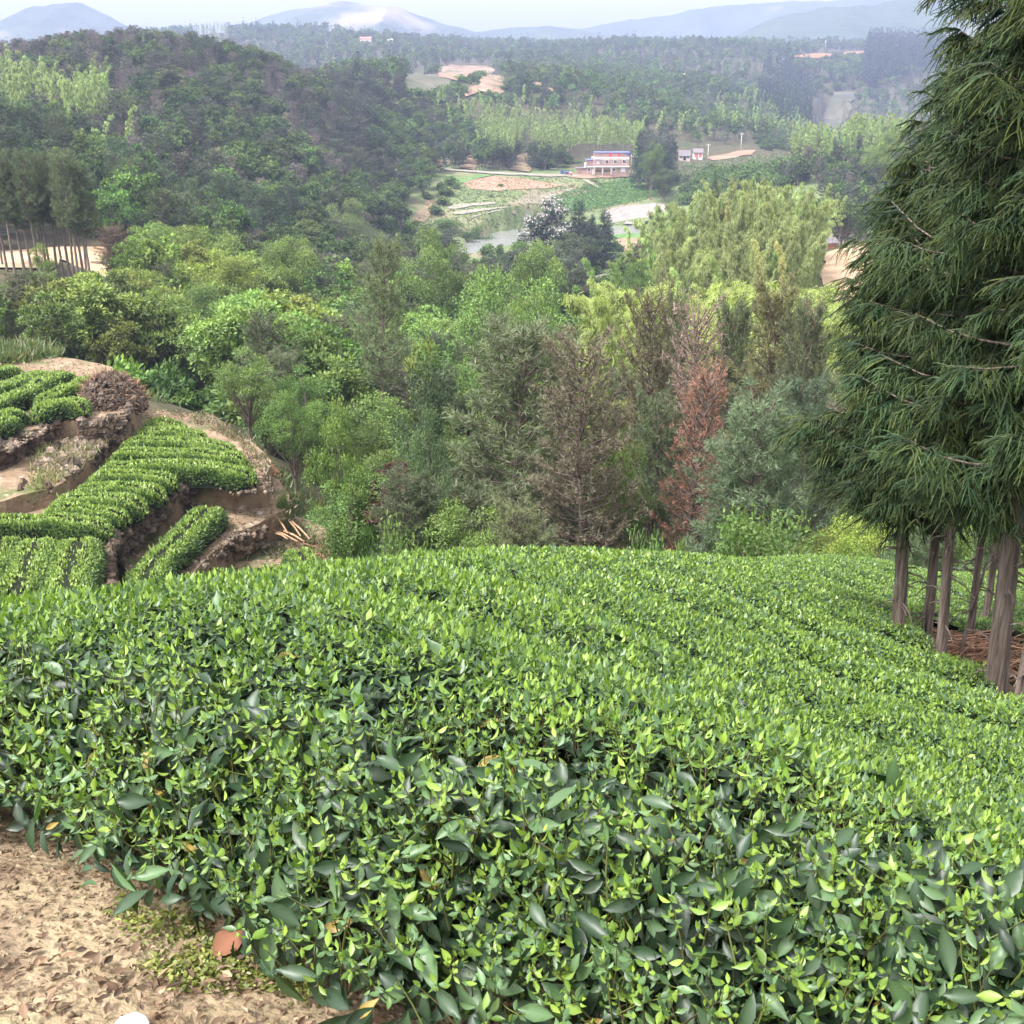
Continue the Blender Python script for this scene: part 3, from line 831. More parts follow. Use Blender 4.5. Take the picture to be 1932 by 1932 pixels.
# woody inside of the hedges: stems, and a near-black sheet painting the shade under the pluck surface
for i in range(NROW):
    if not ROWS_OK[i]: continue
    d0 = i * ROWW
    core = Geo()
    st = .06 if i == 0 else .12
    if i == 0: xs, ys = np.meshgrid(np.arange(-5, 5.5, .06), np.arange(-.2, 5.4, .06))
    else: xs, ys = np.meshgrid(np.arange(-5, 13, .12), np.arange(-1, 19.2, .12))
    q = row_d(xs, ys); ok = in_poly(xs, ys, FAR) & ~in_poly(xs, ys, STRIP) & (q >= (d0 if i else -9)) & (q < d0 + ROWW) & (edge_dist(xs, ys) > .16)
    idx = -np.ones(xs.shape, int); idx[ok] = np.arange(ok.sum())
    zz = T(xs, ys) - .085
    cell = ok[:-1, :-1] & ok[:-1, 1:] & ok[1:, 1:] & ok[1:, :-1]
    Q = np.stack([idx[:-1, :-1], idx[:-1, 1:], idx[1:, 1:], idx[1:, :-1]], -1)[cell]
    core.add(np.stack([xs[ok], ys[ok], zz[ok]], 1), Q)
    stems = Geo()
    if i == 0:
        n = 520
        s = RNG.uniform(1.5, cum[-1] - 2, n); ex_, ey_, nv = edge_pt(s)
        b = np.stack([ex_, ey_, tz(ex_, ey_)], 1) - nv * RNG.uniform(.12, .5, n)[:, None]
        top = b + nv * RNG.uniform(-.15, .28, n)[:, None] + RNG.normal(0, .08, (n, 3)); top[:, 2] = np.minimum(b[:, 2] + RNG.uniform(.25, .5, n), T(top[:, 0], top[:, 1]) - .07)
        mid = (b + top) / 2 + RNG.normal(0, .03, (n, 3))
        tubes(stems, np.stack([b, mid, top], 1), np.stack([RNG.uniform(.005, .010, n), np.full(n, .005), np.full(n, .003)], 1), 4)
    lab = ['nearest tea hedge with glossy leaves filling the foreground beside the dirt path', 'second tea hedge row, just behind the nearest one on the slope',
           'third tea hedge row from the dirt path, crossing the middle of the foreground', 'fourth tea hedge row counted from the dirt path', 'fifth tea hedge row, crossing the bright middle of the slope',
           'sixth tea hedge row, crossing the bright slope', 'seventh tea hedge row, on the crest of the slope', 'eighth tea hedge row, reaching the crest left of the cedar trunks', 'ninth tea hedge row, passing behind the cedar trunks',
           'tenth tea hedge row, behind the cedar trunks', 'eleventh tea hedge row, well behind the cedar trunks', 'farthest tea hedge rows merging behind the cedar trunks'][i]
    b0 = ROWG[i].v[0][0]
    e = empty('tea_hedge', (float(b0[0]), float(b0[1]), float(tz(b0[0], b0[1]))))
    tag(e, lab, 'tea hedge', 'tea hedge rows on the near slope')
    off = np.array(e.location)
    for gg, nm, mt, sm in ((ROWG[i], 'foliage', M['tea'], True), (core, 'shade_core', M['core'], True), (stems, 'stems', M['bark'], True)):
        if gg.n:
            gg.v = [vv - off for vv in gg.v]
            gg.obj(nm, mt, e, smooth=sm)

# ------------------------------------------------------------------ terraces across the gully
ZM, SLP = -11.75, .03


def on_plane(u, v, dz=0.0):
    d = at(u, v, 1.0); z0 = ZM + dz
    Y = (z0 - 26 * SLP) / (d[2] - SLP)
    return np.array((d[0] * Y, Y, d[2] * Y))


def zplane(y, dz=0.0): return ZM + dz + (np.asarray(y) - 26) * SLP


def terrace(poly, dz, label, mat, depth=1.6):
    pw = [on_plane(u, v, dz)[:2] for u, v in poly]
    V, T_ = sheet_xy(pw, .45)
    z = zplane(V[:, 1], dz) + .05 * fbm(V[:, 0] / .9, V[:, 1] / .9, 0, 3, 15)
    g = Geo(); g.add(np.column_stack([V, z]), None, T_)
    # sides: boundary edges dropped down
    from collections import Counter
    cn = Counter()
    for t in T_:
        for a, b in ((t[0], t[1]), (t[1], t[2]), (t[2], t[0])): cn[(min(a, b), max(a, b))] += 1
    top = np.column_stack([V, z])
    for (a, b), k in cn.items():
        if k == 1:
            g.add([top[a], top[b], top[b] - (0, 0, depth), top[a] - (0, 0, depth)], [[0, 1, 2, 3]])
    o = g.obj('terrace', mat)
    tag(o, label, 'terrace', kind='structure')
    SHEETS.append(pw)


terrace([(-60, 1110), (-60, 950), (30, 945), (90, 915), (140, 880), (250, 790), (268, 772), (400, 782), (470, 830), (512, 872), (500, 900), (440, 906), (372, 908), (345, 914), (285, 948), (212, 1010), (196, 1060), (205, 1110)], 0, 'main earth terrace carrying the long tea rows', M['earth'])
terrace([(-60, 848), (0, 832), (60, 812), (108, 795), (180, 788), (240, 782), (262, 745), (215, 695), (100, 672), (-60, 655)], 1.25, 'upper earth terrace carrying the slanting tea rows', M['earth'], 2.2)
terrace([(500, 893), (440, 903), (368, 905), (340, 940), (240, 1040), (240, 1115), (325, 1112), (440, 1008), (490, 988), (512, 972), (538, 962), (546, 935), (526, 905)], -1.0, 'lower earth terrace beside the stone wall', M['earth'])
terrace([(320, 1115), (430, 1022), (500, 988), (560, 975), (600, 985), (655, 1040), (660, 1115)], -1.9, 'lowest brown terrace above the crest of the tea', M['earth'])

gH = 'clipped tea rows on the far terraces'


def hedge(poly, dz, w, h, label, plane_up=.7, dens=620, taper=True):
    C0 = np.array([on_plane(u, v, dz + plane_up) for u, v in poly])[:, :2]
    s = np.concatenate([[0], np.cumsum(np.linalg.norm(np.diff(C0, axis=0), axis=1))])
    Ltot = s[-1]
    base = np.array([C0[0][0], C0[0][1], zplane(C0[0][1], dz)])

    def frame(q):
        x = np.interp(q, s, C0[:, 0]); y = np.interp(q, s, C0[:, 1]); e = .3
        tx = np.interp(q + e, s, C0[:, 0]) - np.interp(q - e, s, C0[:, 0]); ty = np.interp(q + e, s, C0[:, 1]) - np.interp(q - e, s, C0[:, 1])
        l = np.maximum(np.hypot(tx, ty), 1e-6)
        return x, y, -ty / l, tx / l

    def surf(q, th, shrink=0.0):
        x, y, nx, ny = frame(q)
        end = np.clip(np.minimum(q, Ltot - q) / .5, 0.02, 1); ef = np.sqrt(1 - (1 - end) ** 2)
        c, sn = np.cos(th), np.sin(th)
        p = .48
        hw = (w / 2 - shrink) * (.12 + .88 * ef) * (1 + .13 * vnoise(q / .6, 3.1, dz + poly[0][0], 9))
        hh = (h - shrink) * (.2 + .8 * ef) * (1 + .11 * vnoise(q / .7, 7.7, dz + poly[0][1], 19))
        a = np.sign(c) * np.abs(c) ** p * hw; b = np.abs(sn) ** p * hh
        P_ = np.stack([x + nx * a, y + ny * a, zplane(y, dz) + b - .03], 1)
        Nn_ = unit(np.stack([nx * c * .9, ny * c * .9, sn + .05], 1))
        return P_, Nn_

    g = Geo()
    n = int(Ltot * (w + 1.5 * h) * dens)
    q = RNG.uniform(0, Ltot, n); th = RNG.uniform(.04, PI - .04, n)
    P_, N_ = surf(q, th)
    d = unit(N_ * .8 + rand_unit(n) * .8 + np.array([0, 0, .35])); nn = unit(N_ + rand_unit(n) * .7)
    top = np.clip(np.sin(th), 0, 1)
    fresh = RNG.random(n) < .05 + .85 * top ** 5  # fresh growth on top; darker side leaves also paint in each row's shade
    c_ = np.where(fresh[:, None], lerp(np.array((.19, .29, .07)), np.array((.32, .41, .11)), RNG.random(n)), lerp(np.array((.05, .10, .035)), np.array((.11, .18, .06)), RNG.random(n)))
    L = RNG.uniform(.07, .12, n)
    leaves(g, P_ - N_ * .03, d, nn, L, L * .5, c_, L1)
    k = RNG.random(n) < .010
    leaves(g, P_[k], unit(N_[k] * .5 + np.array([0, 0, .9]) + rand_unit(k.sum()) * .4), rand_unit(k.sum()), RNG.uniform(.14, .24, k.sum()), .05, np.array((.2, .28, .07)), L1)
    # inner mass, the shade inside put into its colour
    nq, nt_ = max(4, int(Ltot / .3)), 9
    qq, tt = np.meshgrid(np.linspace(.02, Ltot - .02, nq), np.linspace(0, PI, nt_), indexing='ij')
    Pc, _ = surf(qq.ravel(), tt.ravel(), .06)
    ii = np.arange(nq * nt_).reshape(nq, nt_)
    Q = np.stack([ii[:-1, :-1], ii[:-1, 1:], ii[1:, 1:], ii[1:, :-1]], -1).reshape(-1, 4)
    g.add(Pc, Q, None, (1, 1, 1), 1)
    g.v = [vv - base for vv in g.v]
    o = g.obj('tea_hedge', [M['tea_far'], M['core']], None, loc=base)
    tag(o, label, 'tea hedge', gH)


RW = [([(262, 789), (300, 788), (345, 797)], 'topmost short row of the stepped tea terrace'), ([(248, 804), (320, 803), (388, 811)], 'second tea row from the top of the stepped terrace'),
      ([(222, 823), (330, 822), (440, 834)], 'third tea row from the top, ending near the bare tree trunk'), ([(202, 844), (330, 842), (460, 853)], 'fourth tea row from the top, ending at the red brush heap'),
      ([(185, 868), (330, 866), (420, 872), (476, 882)], 'longest tea row, its full rounded side facing the curved path'), ([(158, 888), (250, 883), (328, 890)], 'short tea row just below the longest row'),
      ([(133, 910), (220, 905), (306, 913)], 'second tea row below the longest row'), ([(90, 932), (180, 928), (270, 936)], 'third tea row below the longest row'),
      ([(72, 951), (150, 947), (236, 955)], 'fourth tea row below the longest row'), ([(-40, 974), (100, 968), (203, 978)], 'lowest crosswise tea row above the three lengthwise beds')]
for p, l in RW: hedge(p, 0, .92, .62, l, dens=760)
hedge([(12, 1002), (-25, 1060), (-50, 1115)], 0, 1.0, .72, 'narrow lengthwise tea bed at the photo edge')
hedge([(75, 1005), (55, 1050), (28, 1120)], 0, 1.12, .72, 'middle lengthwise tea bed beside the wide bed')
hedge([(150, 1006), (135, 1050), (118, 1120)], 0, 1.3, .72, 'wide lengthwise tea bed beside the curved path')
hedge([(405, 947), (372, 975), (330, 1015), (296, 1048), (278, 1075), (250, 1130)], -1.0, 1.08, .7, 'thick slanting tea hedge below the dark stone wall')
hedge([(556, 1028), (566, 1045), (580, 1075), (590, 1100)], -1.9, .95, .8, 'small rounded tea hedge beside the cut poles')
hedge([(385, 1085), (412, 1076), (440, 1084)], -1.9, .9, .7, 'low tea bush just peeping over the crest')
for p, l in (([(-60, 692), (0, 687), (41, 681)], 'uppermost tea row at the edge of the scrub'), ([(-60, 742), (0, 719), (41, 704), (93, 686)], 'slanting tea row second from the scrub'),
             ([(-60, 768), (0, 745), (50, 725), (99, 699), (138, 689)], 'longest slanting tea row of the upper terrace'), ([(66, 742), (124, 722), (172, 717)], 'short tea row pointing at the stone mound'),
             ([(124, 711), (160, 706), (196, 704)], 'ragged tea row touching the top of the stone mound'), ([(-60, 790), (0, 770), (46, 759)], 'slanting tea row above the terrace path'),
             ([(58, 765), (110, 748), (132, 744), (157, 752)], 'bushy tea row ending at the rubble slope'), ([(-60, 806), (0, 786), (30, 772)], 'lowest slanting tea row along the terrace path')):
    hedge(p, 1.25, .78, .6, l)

# rough stone walls
_b = []
for i, zc in enumerate((-.92, -.35, .35, .92)):
    rr = math.sqrt(1 - zc * zc)
    for j in range(7): _b.append((rr * math.cos(j / 7 * 2 * PI + i * .4), rr * math.sin(j / 7 * 2 * PI + i * .4), zc))
BLOB = np.array(_b + [(0, 0, -1), (0, 0, 1)])
_t = []
BLQ = []
for i in range(3):
    for j in range(7): BLQ.append((i * 7 + j, i * 7 + (j + 1) % 7, i * 7 + 7 + (j + 1) % 7, i * 7 + 7 + j))
for j in range(7): _t.append((28, (j + 1) % 7, j)); _t.append((29, 21 + j, 21 + (j + 1) % 7))
BLQ, BLT = np.array(BLQ), np.array(_t)


def stones(g, P, S, col):
    n = len(P)
    if not n: return
    k = len(BLOB)
    sc = S[:, None] * RNG.uniform(.6, 1.25, (n, 3))
    jit = RNG.uniform(.72, 1.2, (n, k, 1))
    V = P[:, None, :] + BLOB[None] * jit * sc[:, None, :]
    o = (np.arange(n) * k)[:, None, None]
    g.add(V.reshape(-1, 3), (BLQ[None] + o).reshape(-1, 4), (BLT[None] + o).reshape(-1, 3), np.repeat(col, k, 0))


def stone_wall(poly, dz, h, label, tone=1.0, size=.15, thick=.25, dens=52, name='stone_wall'):
    P0 = np.array([on_plane(u, v, dz) for u, v in poly])
    s = np.concatenate([[0], np.cumsum(np.linalg.norm(np.diff(P0[:, :2], axis=0), axis=1))])
    n = int(s[-1] * h * dens)
    q = RNG.uniform(0, s[-1], n); t = RNG.random(n)
    x = np.interp(q, s, P0[:, 0]); y = np.interp(q, s, P0[:, 1]); z = np.interp(q, s, P0[:, 2])
    e = .2
    tx = np.interp(q + e, s, P0[:, 0]) - np.interp(q - e, s, P0[:, 0]); ty = np.interp(q + e, s, P0[:, 1]) - np.interp(q - e, s, P0[:, 1])
    l = np.maximum(np.hypot(tx, ty), 1e-6); nx, ny = ty / l, -tx / l
    hv = h * (.8 + .3 * vnoise(q / .9, 2.2, dz, 31))
    out = t * hv * .18 + RNG.uniform(-.5, .5, n) * thick * .4
    P_ = np.stack([x + nx * out, y + ny * out, z + .04 - t * hv], 1)
    g = Geo()
    base = P0[0].copy()
    c = tone * RNG.uniform(.45, 1.3, (n, 1)) * lerp(np.array((1.12, .96, .80)), np.array((1.0, .95, .9)), RNG.random(n))
    stones(g, P_ - base, RNG.uniform(.55, 1.3, n) * size, c)
    # grass and stalks hanging on the wall
    m = n // 2
    k = RNG.integers(0, n, m)
    d = unit(np.stack([nx[k] * .6, ny[k] * .6, RNG.normal(-.1, .7, m)], 1) + RNG.normal(0, .4, (m, 3)))
    leaves(g, P_[k] - base + d * .05, d, rand_unit(m), RNG.uniform(.10, .3, m), .018, lerp(np.array((.9, .7, .5)), np.array((.7, .8, .3)), RNG.random(m)), L1, 1)
    o = g.obj(name, [M['stone'], M['dry']], None, smooth=False, loc=base)
    tag(o, label, 'stone wall' if name == 'stone_wall' else 'stone mound')


stone_wall([(372, 912), (345, 918), (300, 948), (250, 986), (212, 1020), (203, 1060), (214, 1110)], 0, 1.05, 'dark stone retaining wall curving below the main terrace path', 1.0)
stone_wall([(505, 990), (470, 1003), (440, 1014), (415, 1035)], -1.0, .9, 'brown earth and stone bank below the lower terrace', 1.3, .10)
stone_wall([(395, 1050), (370, 1062), (340, 1085), (330, 1110)], -1.0, .9, 'short stone wall end above the low tea bush', 1.4, .11)
stone_wall([(112, 797), (80, 806), (38, 822), (30, 830)], 1.25, 1.25, 'stone retaining wall under the upper terrace path', 1.2)
stone_wall([(28, 832), (0, 842), (-60, 858)], 1.25, 1.9, 'dark purplish stone wall at the photo edge', .75, .2)
stone_wall([(246, 745), (243, 772), (225, 785), (190, 790), (150, 795)], 1.35, 1.2, 'grey brown stone facing of the upper terrace corner', 1.35)
stone_wall([(248, 792), (215, 822), (180, 855), (130, 897), (95, 918)], .55, .65, 'low rubble bank along the ends of the tea rows', 1.3, .08)
stone_wall([(96, 925), (75, 915), (48, 910), (40, 930)], .5, .95, 'small dark stone face beside the dirt ramp', 1.1)

# big heap of stones topped with dry stalks beside the upper terrace
g = Geo(); c0 = on_plane(212, 760, 1.25)
n = 900
d = rand_unit(n); d[:, 2] = np.abs(d[:, 2])
stones(g, d * np.array([1.05, .9, 1.15]) + np.array([0, 0, -.2]), RNG.uniform(.06, .13, n), RNG.uniform(.45, 1.15, (n, 1)) * np.array([[1.08, .98, .93]]))
d = rand_unit(700); d[:, 2] = np.abs(d[:, 2])
leaves(g, d * np.array([1.08, .92, 1.18]) + np.array([0, 0, -.2]), unit(d + rand_unit(700) * .8), rand_unit(700), RNG.uniform(.15, .4, 700), .03, (.75, .62, .55), L1, 1)
tag(g.obj('stone_mound', [M['stone'], M['dry']], None, loc=c0), 'rounded grey brown mound of stones under dry stalks beside the tea', 'stone mound')

# loose rubble and weeds on the slopes: not countable
g = Geo()
for poly, dz, n, s in (([(110, 800), (250, 790), (240, 800), (120, 905), (60, 880), (100, 850)], .62, 1500, .07), ([(0, 840), (90, 800), (100, 810), (20, 850)], 1.3, 150, .05), ([(380, 905), (505, 885), (520, 930), (440, 935)], .02, 250, .04), ([(330, 1060), (430, 1000), (470, 990), (380, 1080)], -.98, 160, .04)):
    us = RNG.uniform(min(p[0] for p in poly), max(p[0] for p in poly), n * 3); vs = RNG.uniform(min(p[1] for p in poly), max(p[1] for p in poly), n * 3)
    k = in_poly(us, vs, poly); us, vs = us[k][:n], vs[k][:n]
    P = np.array([on_plane(a, b, dz) for a, b in zip(us, vs)])
    stones(g, P, RNG.gamma(2, .5, len(P)) * s * .7, RNG.uniform(.9, 2.4, (len(P), 1)) * np.array([[1.05, .98, .88]]))
g2 = Geo()
for poly, dz, n in (([(-60, 848), (0, 832), (60, 812), (108, 795), (180, 788), (240, 782), (262, 745), (215, 695), (100, 672), (-60, 655)], 1.25, 1500), ([(500, 893), (440, 903), (368, 905), (340, 940), (240, 1040), (240, 1115), (325, 1112), (440, 1008), (505, 985), (560, 985), (560, 930), (530, 900)], -1.0, 1700),
                    ([(320, 1115), (430, 1022), (500, 988), (560, 975), (600, 985), (655, 1040), (660, 1115)], -1.9, 1200), ([(470, 830), (512, 872), (500, 900), (440, 906), (372, 908), (345, 914), (285, 948), (212, 1010), (196, 1060), (205, 1110), (150, 1110), (240, 960), (330, 890)], 0, 1700), ([(250, 790), (268, 772), (400, 782), (470, 830), (440, 830), (350, 795)], 0, 500)):
    us = RNG.uniform(min(p[0] for p in poly), max(p[0] for p in poly), n * 3); vs = RNG.uniform(min(p[1] for p in poly), max(p[1] for p in poly), n * 3)
    k = in_poly(us, vs, poly); us, vs = us[k][:n], vs[k][:n]
    P = np.array([on_plane(a, b, dz) for a, b in zip(us, vs)]); n = len(P)
    d = unit(np.stack([RNG.normal(0, 1, n), RNG.normal(0, 1, n), RNG.uniform(.0, .9, n)], 1))
    leaves(g2, P + np.array([0, 0, .03]), d, rand_unit(n), RNG.uniform(.05, .2, n), .035, np.array([(.22, .16, .11), (.12, .085, .06), (.30, .24, .18), (.11, .14, .05)])[RNG.integers(0, 4, n)] * RNG.uniform(.6, 1.3, (n, 1)), L1)
tag(g2.obj('leaf_litter', M['deadleaf']), 'dry stalks, clippings and litter strewn over the terrace soil', 'leaf litter', kind='stuff')
tag(g.obj('rubble', M['stone']), 'pale loose stones strewn over the slope between the terraces', 'rubble', kind='stuff')
# earth ramp between upper and main terraces
terrace([(108, 800), (180, 792), (245, 786), (262, 778), (250, 792), (205, 830), (150, 880), (98, 922), (40, 935), (-60, 960), (-60, 880), (20, 865), (60, 860), (104, 850)], .55, 'sloping stony ground between the upper and main terraces', M['earth'], 1.5)
# ------------------------------------------------------------------ tree kinds, each built once at real size
def wob(n, z0, z1, amp, rng, x0=0, y0=0):
    t = np.linspace(0, 1, n)
    a, b = rng.uniform(0, 6.28, 2)
    return np.stack([x0 + amp * (np.sin(t * 4 + a) - math.sin(a)) * t, y0 + amp * (np.sin(t * 3.3 + b) - math.sin(b)) * t, z0 + (z1 - z0) * t], 1)


def broadleaf(seed, nleaf, LL, H=8.0, R=3.0, nb=26, z0=.30, col=(.118, .16, .06), tip=(.25, .30, .09), tipf=.35, conic=0.0, droop=.25, wr=.5, open_=.0):
    """returns (trunk Geo, crown Geo)"""
    rng = np.random.default_rng(seed)
    tr, cr = Geo(), Geo()
    tp = wob(9, -.4, H * .78, .25, rng); tr_r = np.linspace(H * .020, H * .006, 9)
    tube(tr, tp, tr_r, 7)
    cz, rz = H * (z0 + 1) / 2, H * (1 - z0) / 2
    ce, rad = [], []
    for i in range(nb):
        d = rand_unit(1, rng)[0]; d[2] = d[2] * .9 + .12
        r = rng.uniform(.35, .92)
        p = d * r
        zz = p[2]; k = 1 - conic * (zz + 1) / 2
        ce.append((p[0] * R * k, p[1] * R * k, cz + zz * rz)); rad.append(R * rng.uniform(.24, .40) * (1 - .3 * conic * (zz > .2)))
    ce.append((0.1, 0, cz + rz * .8)); rad.append(R * .26)
    for c in ce:
        c = np.array(c); k = int(np.clip(c[2] / (H * .78) * 6 - 1.5, 1, 7)); s = tp[k]
        mid = (s + c) / 2 + rng.normal(0, .15, 3)
        tube(tr, [s, mid, c], [H * .007, H * .0045, H * .002], 4)
    w = np.array(rad) ** 2; w = w / w.sum()
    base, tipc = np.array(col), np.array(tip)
    for c, r, f in zip(ce, rad, w):
        n = int(nleaf * f)
        d = rand_unit(n, rng); d[:, 2] = np.where(rng.random(n) < .72, np.abs(d[:, 2]), d[:, 2])
        rr = r * (rng.uniform(.25, 1.08, n) ** .6)
        # smaller twig clusters inside the clump, leaves gaps
        nc = max(6, n // 22); cl = rand_unit(nc, rng)
        cl[:, 2] = np.where(rng.random(nc) < .75, np.abs(cl[:, 2]), cl[:, 2])
        own = rng.integers(0, nc, n)
        d = unit(cl[own] + rng.normal(0, .24 + open_, (n, 3)))
        p = np.array(c) + d * rr[:, None] * np.array([1, 1, .78])
        ld = unit(d * .7 + rng.normal(0, .55, (n, 3)) + np.array([0, 0, .15 - droop]))
        nn = unit(d * .6 + np.array([0, 0, .75]) + rng.normal(0, .45, (n, 3)))
        L = LL * rng.uniform(.65, 1.3, n)
        hue = rng.uniform(.68, 1.3)
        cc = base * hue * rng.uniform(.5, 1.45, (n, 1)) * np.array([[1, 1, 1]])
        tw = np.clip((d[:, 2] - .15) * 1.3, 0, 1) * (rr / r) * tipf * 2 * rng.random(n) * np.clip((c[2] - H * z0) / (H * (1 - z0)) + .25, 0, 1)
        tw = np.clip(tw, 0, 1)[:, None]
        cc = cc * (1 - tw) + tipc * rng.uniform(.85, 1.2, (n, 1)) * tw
        leaves(cr, p, ld, nn, L, L * wr, cc, L1)
    return tr, cr


def pine(seed, H=10.0, R=2.3, z0=.25, whorl=.45, ntuft=12, blades=12, BL=.24, BW=.018, col=(.115, .145, .085), keep=1.0, twig=0.0, twcol=(.6, .5, .45), conic=.55, lean=0.0):
    rng = np.random.default_rng(seed)
    tr, cr = Geo(), Geo()
    tp = wob(10, -.4, H, .22, rng); tp[:, 0] += lean * np.clip(tp[:, 2] / H, 0, 1) ** 1.5
    tube(tr, tp, np.linspace(H * .013, H * .0025, 10), 7)
    zs = np.arange(H * z0, H * .97, whorl)
    P, D = [], []
    for z in zs:
        f = (z - H * z0) / (H * (1 - z0))
        Lb = R * (1 - f * conic) * min(1, .55 + f * 2.5) + .15
        a0 = rng.uniform(0, 6.28)
        c = np.array([np.interp(z, tp[:, 2], tp[:, k]) for k in range(3)])
        nb = rng.integers(4, 7)
        for b in range(nb):
            a = a0 + b / nb * 2 * PI + rng.normal(0, .25)
            el = math.radians(8 + 38 * f + rng.normal(0, 7)); L_ = Lb * rng.uniform(.6, 1.15)
            h = np.array([math.cos(a), math.sin(a), 0])
            pts = [c, c + h * L_ * .5 * math.cos(el) + np.array([0, 0, L_ * .5 * math.sin(el) - .02]), c + h * L_ * math.cos(el) + np.array([0, 0, L_ * math.sin(el) + .12 * L_])]
            tube(tr, pts, [H * .0032, H * .0022, H * .0008], 4)
            k = max(2, int(ntuft * L_ / R + .5))
            side = np.array([-h[1], h[0], 0])
            for j in range(k):
                t = rng.uniform(.3, 1.02); sp = (1.05 - t) * .55 * L_ + .08
                off = side * rng.uniform(-sp, sp) + np.array([0, 0, rng.uniform(-.05, .22) * L_ * .5])
                q = pts[1] * (1 - abs(2 * t - 1)) + (pts[2] if t > .5 else pts[0]) * abs(2 * t - 1)
                e = q + off
                if rng.random() < max(twig, .35): tube(tr, [q, (q + e) / 2 + np.array([0, 0, .02]), e], [.008, .006, .004] if not twig else [.014, .010, .006], 3, twcol if twig else (1, 1, 1))
                if rng.random() < keep: P.append(e); D.append(unit(off * .9 + h * .5 + np.array([0, 0, .45])))
    for k in range(5):
        P.append(tp[-1] - np.array([0, 0, k * .12])); D.append(np.array([0, 0, 1.]))
    P, D = np.array(P), np.array(D)
    n = len(P)
    pp = np.repeat(P, blades, 0); dd = np.repeat(D, blades, 0)
    d = unit(dd * .75 + rand_unit(n * blades, rng) * .8)
    pp = pp + dd * rng.uniform(-.10, .10, (n * blades, 1))
    L = BL * rng.uniform(.7, 1.15, n * blades)
    hue = np.repeat(rng.uniform(.7, 1.35, (n, 1)), blades, 0)
    cc = np.array(col) * hue * rng.uniform(.8, 1.2, (n * blades, 1))
    leaves(cr, pp, d, rand_unit(n * blades, rng), L, BW, cc, L1)
    return tr, cr


def bamboo(seed, H=11.0, n=1300, LL=.34, LW=.075, col=(.30, .345, .15), arch=2.1, z0=.42, R=.8):
    rng = np.random.default_rng(seed)
    tr, cr = Geo(), Geo()
    t = np.linspace(0, 1, 12); a = rng.uniform(0, 6.28)
    h = np.array([math.cos(a), math.sin(a), 0])
    bend = arch * np.clip((t - .45) / .55, 0, 1) ** 2.2
    cl = np.stack([h[0] * bend, h[1] * bend, H * t - .35 * bend], 1)
    tube(tr, cl, np.linspace(.055, .008, 12), 5)
    u = z0 + (1 - z0) * rng.beta(1.15, 1.0, n)
    c = np.stack([np.interp(u, t, cl[:, k]) for k in range(3)], 1)
    # leaf sprays on side branches
    nb = max(10, n // 24); bu = np.sort(z0 + (1 - z0) * rng.random(nb)); own = rng.integers(0, nb, n)
    ba = rng.uniform(0, 6.28, nb); bl = R * np.clip(1.15 - .85 * ((bu - z0) / (1 - z0)), .22, 1) * rng.uniform(.6, 1.15, nb)
    u = bu[own]; c = np.stack([np.interp(u, t, cl[:, k]) for k in range(3)], 1)
    f = rng.uniform(.1, 1, n) ** .7
    rd = np.stack([np.cos(ba), np.sin(ba), np.zeros(nb)], 1)[own]
    p = c + rd * (bl[own] * f)[:, None] + np.stack([0 * f, 0 * f, .35 * bl[own] * f * (1 - .9 * f)], 1) + rng.normal(0, .10, (n, 3))
    d = unit(rd * .6 + rng.normal(0, .35, (n, 3)) + np.array([0, 0, -.85]))
    hue = rng.uniform(.8, 1.2, nb)[own][:, None]
    cc = np.array(col) * hue * rng.uniform(.75, 1.25, (n, 1))
    leaves(cr, p, d, unit(rng.normal(0, .6, (n, 3)) + np.array([0, 0, 1])), LL * rng.uniform(.7, 1.3, n), LW, cc, L1)
    return tr, cr


def conifer(seed, H=12.0, R=1.9, n=3200, LL=.42, LW=.15, col=(.05, .085, .05), z0=.08, power=.8):
    rng = np.random.default_rng(seed)
    tr, cr = Geo(), Geo()
    tube(tr, wob(6, -.4, H * .97, .08, rng), np.linspace(H * .016, .02, 6), 6)
    nb = max(30, n // 26)
    bz = z0 + (1 - z0) * (1 - np.sqrt(rng.random(nb))) ; ba = rng.uniform(0, 6.28, nb)
    bl = R * np.clip((1 - (bz - z0) / (1 - z0)), 0.02, 1) ** power * rng.uniform(.7, 1.15, nb)
    own = rng.integers(0, nb, n); f = rng.uniform(.15, 1, n) ** .55
    rd = np.stack([np.cos(ba), np.sin(ba), np.zeros(nb)], 1)[own]
    p = rd * (bl[own] * f)[:, None]; p[:, 2] = bz[own] * H + .25 * bl[own] * f - .15 * f * f
    p += rng.normal(0, .16, (n, 3)) * np.array([1, 1, .7])
    d = unit(rd * .7 + rng.normal(0, .45, (n, 3)) + np.array([0, 0, .1]))
    hue = rng.uniform(.75, 1.3, nb)[own][:, None]
    leaves(cr, p, d, unit(rng.normal(0, .5, (n, 3)) + np.array([0, 0, 1])), LL * rng.uniform(.6, 1.2, n) * (1 - .4 * bz[own]), LW, np.array(col) * hue * rng.uniform(.8, 1.25, (n, 1)), L1)
    return tr, cr


